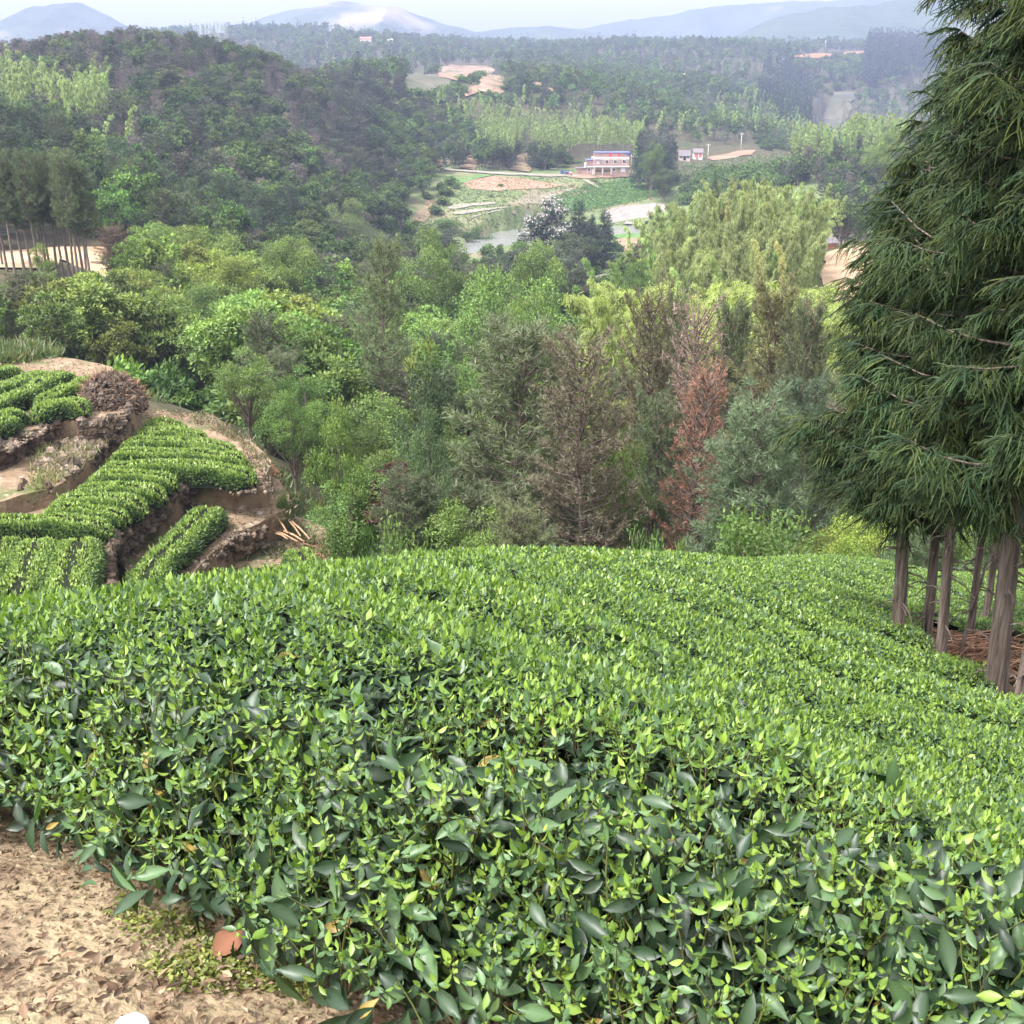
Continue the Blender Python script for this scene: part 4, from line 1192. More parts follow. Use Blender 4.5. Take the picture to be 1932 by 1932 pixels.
def bush(seed, nleaf=5200, LL=.068, H=1.6, R=1.1, col=(.10, .165, .06), tip=(.19, .27, .08)):
    rng = np.random.default_rng(seed)
    tr, cr = Geo(), Geo()
    nb = 13
    for i in range(nb):
        d = rand_unit(1, rng)[0]; d[2] = abs(d[2]) * .9 + .1
        c = d * np.array([R * .62, R * .62, H * .66]) * rng.uniform(.55, 1.05); r = R * rng.uniform(.26, .42)
        tube(tr, [(0, 0, -.2), c * .5 + rng.normal(0, .05, 3), c], [.03, .018, .006], 4)
        n = nleaf // nb
        q = rand_unit(n, rng); q[:, 2] = np.where(rng.random(n) < .7, np.abs(q[:, 2]), q[:, 2])
        p = c + q * (r * rng.uniform(.35, 1.1, n))[:, None]
        ld = unit(q * .7 + rng.normal(0, .6, (n, 3))); nn = unit(np.array([0, 0, .8]) + q * .5 + rng.normal(0, .45, (n, 3)))
        w = np.clip(q[:, 2] * rng.random(n), 0, 1)[:, None]
        cc = np.array(col) * rng.uniform(.65, 1.35, (n, 1)) * rng.uniform(.85, 1.15) * (1 - w) + np.array(tip) * w
        L = LL * rng.uniform(.65, 1.3, n)
        leaves(cr, p, ld, nn, L, L * .5, cc, L1)
    return tr, cr


def both(pair, name, ml, mb='bark_s', smooth=False):
    g = Geo(); g.merge(pair[1]); k = len(g.qm)
    tr = pair[0]
    tr.qm = [np.full(len(q), 1) for q in tr.q]; tr.tm = [np.full(len(q), 1) for q in tr.t]
    g.merge(tr)
    return g.mesh(name, [M[ml], M[mb]])


PARTS = {}   # kind -> list of (trunk mesh, crown mesh, H, R)
ONE = {}     # kind -> list of (single mesh, H, R)


def reg(kind, pair, H, R, ml, mb='bark'):
    PARTS.setdefault(kind, []).append((pair[0].mesh(kind + '_trunk', M[mb], True), pair[1].mesh(kind + '_crown', M[ml]), H, R))


def reg1(kind, pair, H, R, ml, mb='bark_s'):
    ONE.setdefault(kind, []).append((both(pair, kind, ml, mb), H, R))


W3 = (1, 1, 1)
for i in range(4):
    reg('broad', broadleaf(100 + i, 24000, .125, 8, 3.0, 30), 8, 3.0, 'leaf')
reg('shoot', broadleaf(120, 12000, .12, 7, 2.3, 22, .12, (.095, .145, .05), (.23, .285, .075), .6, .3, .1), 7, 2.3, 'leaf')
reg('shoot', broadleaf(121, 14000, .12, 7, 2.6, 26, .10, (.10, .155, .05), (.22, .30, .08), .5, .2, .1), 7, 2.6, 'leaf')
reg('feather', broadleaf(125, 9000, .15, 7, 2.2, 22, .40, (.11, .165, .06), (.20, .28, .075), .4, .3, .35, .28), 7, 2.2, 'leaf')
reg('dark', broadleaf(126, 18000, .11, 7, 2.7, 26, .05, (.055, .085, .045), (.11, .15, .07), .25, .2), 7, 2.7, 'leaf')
for i in range(3): reg('pine', pine(200 + i, 10, 2.5, .08, .30, 24, 17, .27, .024), 10, 2.5, 'needle')
reg('pine_slim', pine(205, 11, 1.9, .50, .34, 18, 15, .27, .022, conic=.5), 11, 1.9, 'needle')
reg('pine_half', pine(206, 10, 2.2, .26, .28, 24, 12, .19, .024, (.135, .135, .092), .85, .65), 10, 2.2, 'needle')
reg('pine_half', pine(207, 10, 2.2, .12, .28, 24, 13, .22, .024, (.135, .145, .09), .88, .55), 10, 2.2, 'needle')
reg('pine_dead', pine(208, 10, 1.9, .10, .28, 18, 12, .19, .030, (.34, .165, .10), .4, .9, (1.1, 1.0, .92)), 10, 1.9, 'needle')
reg('bare', pine(209, 10, 2.2, .22, .24, 22, 6, .16, .018, (.28, .23, .2), .4, 1.0, (1.5, 1.25, 1.15)), 10, 2.2, 'needle')
for i in range(3): reg('bush', bush(300 + i), 1.6, 1.1, 'leaf')
reg('conifer', conifer(400, 12, 2.0, 9000, .34, .10), 12, 2.0, 'needle')
reg('conifer', conifer(401, 12, 1.7, 8000, .34, .10), 12, 1.7, 'needle')
reg('bamboo', bamboo(500, 11, 2600, .30, .06), 11, 1.0, 'bamboo', 'culm')
for i in range(4): reg1('broad', broadleaf(140 + i, 6500, .27, 8, 3.0, 24), 8, 3.0, 'leaf')
for i in range(3): reg1('pine', pine(220 + i, 10, 2.4, .18, .42, 15, 12, .34, .042), 10, 2.4, 'needle')
reg1('pine_half', pine(226, 10, 2.2, .18, .42, 15, 10, .30, .042, (.14, .14, .105), .88, .55), 10, 2.2, 'needle')
for i in range(4): reg1('bamboo', bamboo(510 + i, 11, 2600, .33, .065), 11, 1.0, 'bamboo', 'culm')
for i in range(2): reg1('conifer', conifer(410 + i, 12, 1.9, 3200), 12, 1.9, 'needle')
for i in range(3): reg1('bush', bush(310 + i, 900, .19), 1.6, 1.1, 'leaf')

KN = {'broad': ('broadleaf_tree', 'tree'), 'shoot': ('broadleaf_tree', 'tree'), 'feather': ('broadleaf_tree', 'tree'), 'dark': ('broadleaf_tree', 'tree'), 'pine': ('pine_tree', 'pine tree'),
      'pine_slim': ('pine_tree', 'pine tree'), 'pine_half': ('pine_tree', 'pine tree'), 'pine_dead': ('pine_tree', 'pine tree'), 'bare': ('pine_tree', 'pine tree'),
      'bush': ('bush', 'bush'), 'conifer': ('conifer_tree', 'conifer'), 'bamboo': ('bamboo', 'bamboo')}
COUNT = {}


def plant(kind, x, y, H, W, col=W3, label=None, group=None, parts=True, rz=None, idx=None, tilt=(0, 0)):
    z = float(tz(x, y))
    col = (col[0] * 1.05, col[1] * .95, col[2])
    name, cat = KN[kind]
    rz = RNG.uniform(0, 6.28) if rz is None else rz
    COUNT[name] = COUNT.get(name, 0) + 1
    lst = PARTS.get(kind) if (parts or kind not in ONE) else ONE[kind]
    t = lst[(RNG.integers(0, len(lst)) if idx is None else idx) % len(lst)]
    h0, r0 = t[-2], t[-1]
    sc = (W / (2 * r0), W / (2 * r0), H / h0)
    if parts or kind not in ONE:
        e = empty(name, (x, y, z), rz); e.scale = sc; e.rotation_euler = (tilt[0], tilt[1], rz)
        a = link('trunk', t[0], e); b = link('crown', t[1], e)
        b.color = (*col, 1)
        tag(e, label, cat, group)
        return e
    o = link(name, t[0], None, (x, y, z)); o.rotation_euler = (tilt[0], tilt[1], rz); o.scale = sc; o.color = (*col, 1)
    tag(o, label, cat, group)
    return o


HERO_XY = []


def hero(kind, u, vtop, Y, wpx, col, label, vbase=None, group=None, idx=None, tilt=(0, 0)):
    """a single tree whose top shows at photo pixel (u, vtop), standing at distance Y, crown wpx pixels wide"""
    p = at(u, vtop, Y)
    g_ = float(tz(p[0], p[1]))
    dep = p[1] * CP - p[2] * SP
    H = max(p[2] - g_, 1.0)
    W = wpx / 1932 * K * dep * (1.3 if kind.startswith('pine') or kind == 'bare' else 1.0)
    HERO_XY.append((p[0], p[1], W / 2))
    return plant(kind, p[0], p[1], H, W, col, label, group, True, None, idx, tilt)


EL = lambda *c: c
# trees one can tell apart, between the tea crest and the river
hero('pine', 962, 650, 29, 330, (1.05, 1.08, 1.0), 'large grey green pine with soft needle tufts in the middle of the gully', idx=0)
hero('pine_half', 1112, 655, 27, 210, (1.05, 1.0, 1.0), 'half dead pine with grey brown crown and bare reddish trunk', idx=0)
hero('pine_dead', 1322, 712, 28, 150, (.72, .85, .98), 'dead pine with rusty orange needles')
hero('pine', 1432, 770, 26, 255, (.95, 1.15, 1.05), 'dense green pine right of the rusty dead pine', idx=1)
hero('bare', 1325, 590, 34, 190, (1.0, .95, .95), 'leafless grey twiggy tree rising above the rusty dead pine')
hero('pine_half', 1225, 575, 36, 150, (1.0, 1.0, .85), 'thin brownish pine in front of the yellow bamboo')
hero('pine', 1285, 568, 44, 90, (.9, 1.0, .85), 'slim dark pine leader against the yellow bamboo', idx=2)
hero('broad', 1175, 790, 30, 110, (.85, 1.0, .8), 'fresh green young tree beside the half dead pine', idx=1)
hero('pine_half', 1450, 560, 42, 170, (1.1, 1.1, .8), 'sparse olive brown pine right of the twiggy tree', idx=1)
hero('pine', 1380, 590, 45, 130, (.9, .95, .8), 'sparse olive pine behind the twiggy tree', idx=0)
hero('pine', 1530, 600, 40, 150, (.9, .9, .8), 'dull olive pine nearest the cedar branches', idx=0)
hero('pine_dead', 1522, 600, 48, 60, (.75, .65, .75), 'small purplish red dying pine beneath the clearing')
hero('pine', 1545, 740, 33, 150, (.75, .9, .9), 'dark green pine half hidden by the cedar branches', idx=0)
hero('pine', 1230, 770, 33, 150, (.95, 1.05, .9), 'dull green pine between the half dead and the rusty pine', idx=2)
hero('pine_slim', 706, 470, 47, 110, (1.1, 1.2, 1.0), 'tall slim pine with a long bare leaning trunk', tilt=(0, -.04))
hero('feather', 455, 655, 41, 130, (1.05, 1.15, .9), 'small feathery tree with straight bare trunk at the terrace end', tilt=(0, -.03))
hero('pine', 530, 670, 45, 110, (1.0, 1.05, .95), 'blurry grey green pine behind the feathery tree', idx=1)
hero('shoot', 800, 625, 33, 190, (1.05, 1.05, .9), 'tall leafy tree with bright yellow green shoot tips', idx=0)
hero('dark', 800, 715, 31, 190, (.9, 1.0, .95), 'dark bushy tree beneath the yellow green shoots')
hero('shoot', 632, 755, 29, 150, (1.0, 1.12, .9), 'fresh light green young tree at the terrace edge', idx=1)
hero('shoot', 655, 850, 27.5, 140, (.85, 1.05, .8), 'low leafy branches spreading beside the brown leaf slope', idx=0)
hero('dark', 805, 795, 27, 110, (1.6, 1.75, 1.5), 'small pale grey green shrub tree beside the brown leaf slope')
hero('bush', 775, 922, 23.5, 230, (.78, .88, .65), 'wide round bush just over the tea crest', idx=0)
hero('bush', 700, 975, 22.5, 120, (.75, .95, .75), 'dark low bush left of the wide round bush', idx=1)
hero('feather', 565, 690, 42, 150, (.75, 1.0, .75), 'leafy dark green tree behind the bare trunk')
hero('broad', 545, 735, 38, 130, (.85, 1.15, .8), 'glossy green tree right of the bare trunk', idx=1)
hero('broad', 945, 520, 66, 260, (.95, 1.25, .95), 'big rounded deep green tree in the middle of the woodland', idx=0)
hero('broad', 1010, 635, 45, 200, (1.1, 1.35, .85), 'round topped fresh green tree behind the large pine', idx=1)
hero('broad', 1010, 560, 60, 170, (.95, 1.2, .95), 'leafy tree below the big rounded tree', idx=2)
hero('broad', 1018, 454, 100, 130, (1.0, 1.2, .95), 'tall rounded tree standing in front of the river', idx=3)
hero('broad', 820, 432, 108, 140, (1.0, 1.2, .95), 'rounded green tree left of the river bend', idx=1)
hero('broad', 232, 510, 82, 170, (1.2, 1.3, .8), 'yellow green tree in full flush on the left', idx=0)
hero('broad', 415, 475, 88, 150, (1.2, 1.28, .8), 'yellow green tree crown in the middle of the left woodland', idx=2)
hero('broad', 545, 445, 105, 130, (1.05, 1.2, .9), 'tall green tree at the foot of the wooded hill', idx=3)
hero('broad', 370, 425, 106, 160, (1.1, 1.25, .95), 'pale green tree above the yellow green crown', idx=1)
hero('broad', 295, 420, 108, 140, (.95, 1.15, .9), 'leafy tree beside the purplish shrub', idx=3)
hero('pine_half', 205, 430, 100, 70, (1.1, .9, .9), 'purplish bare shrub beside the conifer trunks')
hero('broad', 655, 380, 205, 90, (1.05, 1.15, 1.15), 'tree with white blossom on the wooded hillside', idx=0)
hero('shoot', 75, 460, 88, 60, (1.15, 1.2, .95), 'small bright sapling in front of the conifer trunks', idx=1)
hero('broad', 370, 545, 72, 170, (.75, .95, .75), 'dark crowned tree below the yellow green crown', idx=0)
hero('broad', 1210, 490, 118, 90, (.8, 1.05, .8), 'dark green tree at the left foot of the bamboo grove', idx=2)
# beside the river and the house
hero('conifer', 1092, 363, 225, 62, (1, 1, 1), 'tallest dark conifer beside the white flowering tree', idx=1)
hero('conifer', 1143, 383, 222, 56, (1, 1, 1), 'pointed dark conifer at the right of the riverside group', idx=1)
hero('conifer', 1118, 400, 224, 50, (.95, .95, .95), 'shorter dark conifer in the middle of the riverside group', idx=0)
hero('broad', 1085, 440, 214, 90, (.55, .6, .6), 'dark undergrowth tree at the foot of the riverside conifers', idx=1)
hero('conifer', 1209, 238, 322, 34, (.85, .9, 1.0), 'tall dark cedar just right of the brick house', idx=0)
hero('conifer', 1235, 250, 326, 34, (.85, .9, 1.0), 'second tall dark cedar right of the brick house', idx=1)
hero('conifer', 1258, 262, 318, 40, (.85, .9, 1.0), 'dark cedar at the right end of the house trees', idx=0)
hero('conifer', 1272, 252, 330, 34, (.85, .9, 1.0), 'narrow dark cedar nearest the small cottages', idx=1)
hero('broad', 1232, 268, 312, 52, (.85, 1.05, .85), 'bright green camphor tree in front of the dark cedars', idx=2)
hero('broad', 1255, 320, 308, 56, (.6, .7, .7), 'dark bushy tree at the end of the grass bank', idx=0)
hero('conifer', 1351, 312, 140, 30, (1.15, 1.1, .9), 'dark cypress rising left of the bamboo grove top', idx=0)
hero('conifer', 1405, 336, 138, 28, (1.15, 1.1, .9), 'dark cypress poking out of the bamboo grove', idx=0)
hero('broad', 1528, 258, 330, 60, (.85, 1.1, .9), 'rounded green tree at the edge of the right hill', idx=1)
hero('broad', 1680, 245, 260, 90, (1.2, 1.35, 1.0), 'light green tree on the right hill behind the cedar', idx=2)
hero('conifer', 1462, 510, 119, 30, (1.1, 1.3, 1.0), 'small green conifer among the bamboo stems', idx=1)
hero('dark', 1525, 470, 126, 50, (.9, .9, .9), 'dark ivy covered tree at the right end of the bamboo', )
# low growth along the crest of the tea
for a in ((1065, 985, 21, 120, (1.2, 1.5, 1.1), 'pale green bush over the tea crest below the half dead pine'), (1120, 990, 19.5, 70, (1.1, 1.35, 1.1), 'small light green sapling bush just beyond the crest'),
          (1225, 905, 24, 150, (1.25, 1.5, 1.3), 'blue green bush below the rusty dead pine'), (1290, 935, 23, 90, (1.1, 1.2, .85), 'yellow green bush right of the blue green bush'),
          (1180, 1000, 19, 110, (1.0, 1.3, 1.2), 'low leafy plant mass along the crest'), (1480, 985, 20, 90, (1.0, 1.25, 1.1), 'grey green weedy bush at the foot of the green pine'),
          (1515, 1000, 19.5, 70, (1.5, 1.35, .7), 'yellow leaved low bush at the far edge of the tea'), (1600, 960, 21, 80, (1.25, 1.3, .8), 'yellowish bush behind the leftmost cedar trunk'),
          (1640, 990, 20, 60, (1.1, 1.4, 1.2), 'pale weed clump left of the leftmost cedar trunk'), (985, 1005, 19, 90, (.85, 1.1, .8), 'dark green bush below the large pine'),
          (905, 985, 21, 110, (.8, 1.0, .8), 'shaded bush between the wide bush and the large pine'), (1380, 960, 23, 110, (.9, 1.15, .85), 'dark leafy bush below the dense green pine'),
          (530, 905, 33, 46, (.9, 1.0, .75), 'low weedy bush beside the brown trail'),
          (690, 905, 27, 70, (.9, 1.2, .8), 'small leafy bush at the brown leaf slope')):
    hero('bush', *a[:3], a[3], tuple(np.array(a[4]) * .72), a[5])
# ------------------------------------------------------------------ the cedars on the right
def cedar(seed, H, R, z0, r0, lean=(0, 0), dens=1.0):
    rng = np.random.default_rng(seed)
    tr, cr = Geo(), Geo()
    tt = np.linspace(0, 1, 14)
    tp = np.stack([lean[0] * tt + .03 * np.sin(tt * 9 + seed), lean[1] * tt + .03 * np.cos(tt * 7 + seed), -.5 + (H + .5) * tt], 1)
    flare = np.where(tt < .12, 1.25 - tt * 2, 1.0)
    ft = np.linspace(0, 1, 60); fp = np.stack([np.interp(ft, tt, tp[:, k]) for k in range(3)], 1); fr_ = np.interp(ft, tt, r0 * (1 - tt * .93) * flare)
    k0 = len(tr.v); tube(tr, fp, fr_, 36)
    V = tr.v[k0].reshape(60, 36, 3); ang = np.arange(36)[None] + 0 * ft[:, None]
    rid = 1 + .085 * vnoise(ang * .55 + .15 * np.sin(ft[:, None] * 60), ft[:, None] * H * 1.1, 0, seed) + .05 * vnoise(ang * .2, ft[:, None] * H * 3, 0, seed + 2)
    tr.v[k0] = (fp[:, None, :] + (V - fp[:, None, :]) * rid[:, :, None]).reshape(-1, 3)
    nb = int(120 * dens)
    f = (np.arange(nb) + rng.random(nb)) / nb
    z = z0 + .38 + f * (H - z0 - .38) * .985
    az = np.arange(nb) * 2.4 + rng.normal(0, .4, nb)
    Lb = R * np.minimum(1, .72 + f * 1.4) * .95 * (1 - f) ** .68 * rng.uniform(.62, 1.18, nb) + .12
    # bulges and hollows in the outline
    Lb *= 1 + .22 * np.sin(az * 2 + z * 1.7 + seed) + .12 * np.sin(z * 4.1)
    cx = np.stack([np.interp(z, tp[:, 2], tp[:, k]) for k in range(3)], 1)
    h = np.stack([np.cos(az), np.sin(az), 0 * az], 1); sd = np.stack([-np.sin(az), np.cos(az), 0 * az], 1)
    dr = rng.uniform(.10, .36, nb) * (1 - .5 * f) * np.clip(.35 + f * 4, 0, 1)
    ss = np.linspace(0, 1, 6)
    BP = cx[:, None, :] + h[:, None, :] * (Lb[:, None] * ss[None])[:, :, None]
    BP[:, :, 2] += Lb[:, None] * (.16 * ss[None] - dr[:, None] * 1.6 * ss[None] ** 2 + .34 * ss[None] ** 3)
    tubes(tr, BP, np.linspace(1, .2, 6)[None] * (.008 + .008 * Lb[:, None]), 5)
    for k in range(26):
        zz = rng.uniform(.25, z0 + .9); a_ = rng.uniform(0, 6.28); l_ = rng.uniform(.04, .22)
        c_ = np.array([np.interp(zz, tp[:, 2], tp[:, q]) for q in range(3)]); d_ = np.array([math.cos(a_), math.sin(a_), rng.uniform(-.5, .3)])
        tube(tr, [c_ + d_ * r0 * .7, c_ + d_ * (r0 + l_ * .5), c_ + d_ * (r0 + l_) - np.array([0, 0, l_ * .3])], [.010, .007, .003], 5)
    # branchlets
    per = np.maximum(8, (Lb / .025 * dens).astype(int)); own = np.repeat(np.arange(nb), per); m = len(own)
    s = rng.uniform(.08, 1.0, m) ** .8
    pos = np.stack([[0.0] * m] * 3, 1)
    for k in range(3): pos[:, k] = np.array([np.interp(si, ss, BP[o, :, k]) for si, o in zip(s, own)])
    side = rng.choice([-1, 1], m)
    a = np.radians(rng.uniform(25, 70, m)) * side
    d0 = unit(h[own] * np.cos(a)[:, None] + sd[own] * np.sin(a)[:, None] + np.stack([0 * a, 0 * a, rng.normal(.05, .28, m)], 1))
    bl = rng.uniform(.16, .40, m) * (1.1 - .5 * s)
    tm = np.array([0, .5, 1.0])
    Q = pos[:, None, :] + d0[:, None, :] * (bl[:, None] * tm[None])[:, :, None]
    Q[:, :, 2] -= (bl[:, None] * .45) * tm[None] ** 2
    tone = rng.uniform(.75, 1.3, nb)[own][:, None] * rng.uniform(.8, 1.2, (m, 1))
    base = lerp(np.array((.021, .043, .021)), np.array((.044, .056, .018)), rng.random(m) ** 1.3) * tone
    tubes(cr, Q, np.tile(np.array([[.008, .008, .006]]), (m, 1)), 3, base * .7)
    # hanging strands
    ns = 8
    own2 = np.repeat(np.arange(m), ns); n = len(own2)
    t = np.tile(np.linspace(.15, 1.0, ns), m) + rng.uniform(-.06, .06, n)
    p = Q[own2, 0] * (1 - t)[:, None] ** 2 + 2 * (Q[own2, 1]) * (t * (1 - t))[:, None] + Q[own2, 2] * (t ** 2)[:, None]
    b = rng.uniform(.35, .9, n) * np.where(np.arange(n) % 2 == 0, 1, -1)
    perp = unit(np.cross(d0[own2], np.array([0, 0, 1.0])))
    d = unit(d0[own2] * np.cos(b)[:, None] + perp * np.sin(b)[:, None] + np.stack([0 * b, 0 * b, rng.normal(-.25, .25, n)], 1))
    sl = rng.uniform(.06, .18, n) * (1.25 - .5 * t)
    droop = rng.uniform(.45, 1.2, n)
    tq = np.array([0, .35, .7, 1.0])
    SP_ = p[:, None, :] + d[:, None, :] * (sl[:, None] * tq[None] * (1 - .25 * tq[None] * droop[:, None]))[:, :, None]
    SP_[:, :, 2] -= (sl * droop)[:, None] * .62 * tq[None] ** 1.7
    cb = base[own2] * rng.uniform(.85, 1.2, (n, 1))
    tipc = cb * np.array([1.45, 1.45, 1.15]) + np.array([.008, .011, .002])
    cc = cb[:, None, :] * (1 - tq)[None, :, None] ** 1 + tipc[:, None, :] * tq[None, :, None]
    tubes(cr, SP_, np.array([.0034, .0036, .0030, .0010])[None] * rng.uniform(.8, 1.2, (n, 1)), 3, cc)
    # awl needles bristling on the strands
    kk = 8 if dens > 1 else 5
    o3 = np.repeat(np.arange(n), kk); w = rng.uniform(.05, .98, n * kk)
    i0 = np.clip(np.searchsorted(tq, w) - 1, 0, 2); fr = (w - tq[i0]) / (tq[i0 + 1] - tq[i0])
    pp = SP_[o3, i0] * (1 - fr)[:, None] + SP_[o3, i0 + 1] * fr[:, None]
    ax = unit(SP_[o3, i0 + 1] - SP_[o3, i0])
    nd = unit(ax * .75 + rand_unit(n * kk, rng) * .72)
    leaves(cr, pp, nd, rand_unit(n * kk, rng), rng.uniform(.014, .024, n * kk), .0036, cb[o3] * rng.uniform(.9, 1.45, (n * kk, 1)), L1)
    print('cedar strands', n, 'needles', n * kk)
    return tr, cr


CEDLAB = ['leftmost cedar, its straight trunk standing in the tea with drooping fronds above', 'second cedar from the left with a thin leaning trunk', 'third cedar from the left with a dark slender trunk',
          'small cedar with low brownish fronds in front of the brush pile', 'thickest cedar trunk with ridged bark, drooping fronds filling the corner', 'cedar at the photo edge beside the thickest trunk', 'thin cedar farther back between the brush pile and the tea']
LEAN = [(-.3, .0), (-.1, .1), (-.25, 0), (-.15, 0), (-.55, 0), (-.2, 0), (-.3, 0)]
for i, (c, p) in enumerate(zip(CEDARS, TRUNKS)):
    tr, cr = cedar(31 + i, c[3], c[4], c[5], c[2], LEAN[i], 1.15 if i in (0, 4, 5) else .8)
    e = empty('cedar_tree', tuple(p))
    tag(e, CEDLAB[i], 'cedar', 'cedars at the edge of the tea')
    tr.obj('trunk', M['bark'], e, smooth=True); cr.obj('crown', M['cedar'], e)
# a broken thin stem leaning between the trunks
g = Geo(); p = col_at(1800, 9.6)
tube(g, [p + (0, 0, -.2) - p, np.array((.05, 0, .5)), np.array((.16, .05, 1.15))], [.022, .018, .012], 6)
tag(g.obj('dead_sapling', M['bark'], None, smooth=True, loc=p), 'thin leaning dead stem rising from the brush pile', 'dead sapling')


def sticks(n, L, rx, ry, h, r, rng, col):
    g = Geo()
    P = []
    for i in range(n):
        c = np.array([rng.normal(0, rx * .45), rng.normal(0, ry * .45), 0.0])
        c[2] = h * max(0.05, 1 - (c[0] / rx) ** 2 - (c[1] / ry) ** 2) * rng.uniform(.2, 1)
        a = rng.normal(0, .6); l = L * rng.uniform(.4, 1)
        d = np.array([math.cos(a), math.sin(a), rng.normal(0, .22)])
        b = np.array([0, 0, rng.uniform(-.1, .12) * l]) + rng.normal(0, .04, 3)
        P.append([c - d * l / 2, c + b, c + d * l / 2])
    R_ = rng.uniform(.4, 1.2, n)[:, None] * r * np.array([[1, .8, .4]])
    tubes(g, np.array(P), R_, 4, np.array(col) * rng.uniform(.5, 1.5, (n, 1)))
    return g


p = col_at(1835, 9.7)
g = sticks(320, 1.0, 1.0, .6, .32, .011, np.random.default_rng(5), (1.0, .82, .75))
tag(g.obj('brush_pile', M['dry'], None, loc=p), 'pile of brown cut sticks under the cedars', 'brush pile')

# ------------------------------------------------------------------ cut poles, bag, dead brush near the terraces
for i, (ua, va, ub, vb, r) in enumerate(((812, 1563 / 1, 0, 0, 0),)[:0]): pass
POLES = [((805, 1565), (880, 1600)), ((815, 1575), (850, 1592)), ((838, 1568), (900, 1600)), ((850, 1535), (888, 1583)), ((862, 1540), (915, 1592)), ((822, 1535), (850, 1575))]
for i, (a, b) in enumerate(POLES):
    pa = on_plane(a[0] / 1.5652, a[1] / 1.5652, -1.55 + .05 * i); pb = on_plane(b[0] / 1.5652, b[1] / 1.5652, -1.55 + .04 * i)
    g = Geo(); tube(g, [np.zeros(3), (pb - pa) / 2 + np.array([0, 0, .04]), pb - pa], [.035, .03, .022], 7, (1.2, 1.05, .9), cap=True)
    o = g.obj('cut_pole', M['dry'], None, smooth=True, loc=pa)
    tag(o, 'pale cut pole lying in the weeds above the small rounded hedge', 'pole', 'cut poles lying by the small hedge')
g = Geo(); q = rand_unit(60); bl = BLOB.copy()
c0 = on_plane(123, 911, .25)
for k in range(4):
    V = BLOB * np.array([.17, .09, .07]) * (1 + .5 * np.random.default_rng(k).normal(size=(len(BLOB), 1)) * .6) + np.array([k * .09 - .15, .02 * k, .05 - .015 * k])
    g.add(V, BLQ, BLT)
tag(g.obj('plastic_bag', plain_mat('blue_plastic', (.05, .16, .62), .35, .2, 20), None, smooth=True, loc=c0), 'crumpled blue plastic bag on the earth beside the tea rows', 'plastic bag')


def brush_heap(u, v, Y, w, h, n, col, label, name='dead_brush'):
    p = col_at(u, Y); top = at(u, v, Y)
    rng = np.random.default_rng(int(u))
    g = Geo()
    q = rand_unit(n, rng); q[:, 2] = np.abs(q[:, 2])
    P = q * np.array([w / 2, w / 2.6, h]) * rng.uniform(.3, 1.05, (n, 1))
    d = unit(q + rng.normal(0, .8, (n, 3)))
    leaves(g, P, d, rand_unit(n, rng), rng.uniform(.07, .2, n), .035, np.array(col) * rng.uniform(.5, 1.5, (n, 1)), L1)
    s = sticks(40, w * .7, w * .5, w * .4, h, .012, rng, (.9, .7, .6))
    for k in range(len(s.qm)): s.qm[k] = np.full(len(s.q[k]), 1)
    g.merge(s)
    tag(g.obj(name, [M['deadleaf'], M['dry']], None, loc=p), label, 'dead brush')


brush_heap(478, 835, 38.5, 1.7, .55, 1500, (.28, .09, .055), 'heap of red brown dead fronds at the foot of the bare trunk')
brush_heap(620, 895, 31, 1.8, .9, 500, (.2, .085, .06), 'dead reddish branches under the fresh green young tree')
brush_heap(905, 985, 20, 1.3, .9, 1100, (.2, .075, .05), 'dead red brown bush just over the tea crest')
brush_heap(1628, 1022, 17.5, .8, .45, 600, (.36, .11, .06), 'small heap of orange dead fronds left of the leftmost cedar trunk')
brush_heap(1320, 900, 25, 1.5, 1.3, 900, (.26, .13, .08), 'dry reddish leaves under the rusty dead pine')

# ------------------------------------------------------------------ ground litter and weeds, uncountable
def litter(name, pts, Lr, cols, label, lift=.015, mat='deadleaf', flat=.5, nrm=None, wr=.5, tpl=L2):
    n = len(pts); g = Geo()
    d = unit(np.stack([RNG.normal(size=n), RNG.normal(size=n), RNG.normal(0, .22, n)], 1))
    nn = unit(np.array([0, 0, 1.0]) + RNG.normal(size=(n, 3)) * flat)
    L = RNG.uniform(*Lr, n)
    cc = np.array(cols)[RNG.integers(0, len(cols), n)] * RNG.uniform(.6, 1.35, (n, 1))
    leaves(g, pts + np.array([0, 0, lift]) * RNG.random((n, 1)), d, nn, L, L * wr, cc, tpl)
    tag(g.obj(name, M[mat]), label, 'leaf litter', kind='stuff')


x = RNG.uniform(-2.2, .6, 42000); y = RNG.uniform(.9, 2.9, 42000)
u_, v_ = project(x, y, tz(x, y))
den = np.clip(.10 + .9 * (v_ > 1800 + .06 * u_) + 1.0 * (edge_dist(x, y) > -.30 + .1 * vnoise(x / .2, y / .2, 0, 2)) + .35 * (fbm(x / .35, y / .35, 0, 3, 4) > .1), 0, 1)
k = (RNG.random(len(x)) < den * .6) & (edge_dist(x, y) < .35)
x, y = x[k], y[k]
DEAD = [(.16, .11, .07), (.23, .165, .105), (.10, .07, .048), (.28, .215, .145), (.18, .125, .085)]
litter('leaf_litter', np.stack([x, y, tz(x, y)], 1), (.006, .022), DEAD, 'brown fallen leaves scattered over the dirt path', .02, flat=.7)
x = RNG.uniform(-2.2, .6, 9000); y = RNG.uniform(.9, 2.6, 9000); u_, v_ = project(x, y, tz(x, y))
k = (v_ > 1790 + .05 * u_) & (edge_dist(x, y) < .0) & (RNG.random(len(x)) < .42)
x, y = x[k], y[k]
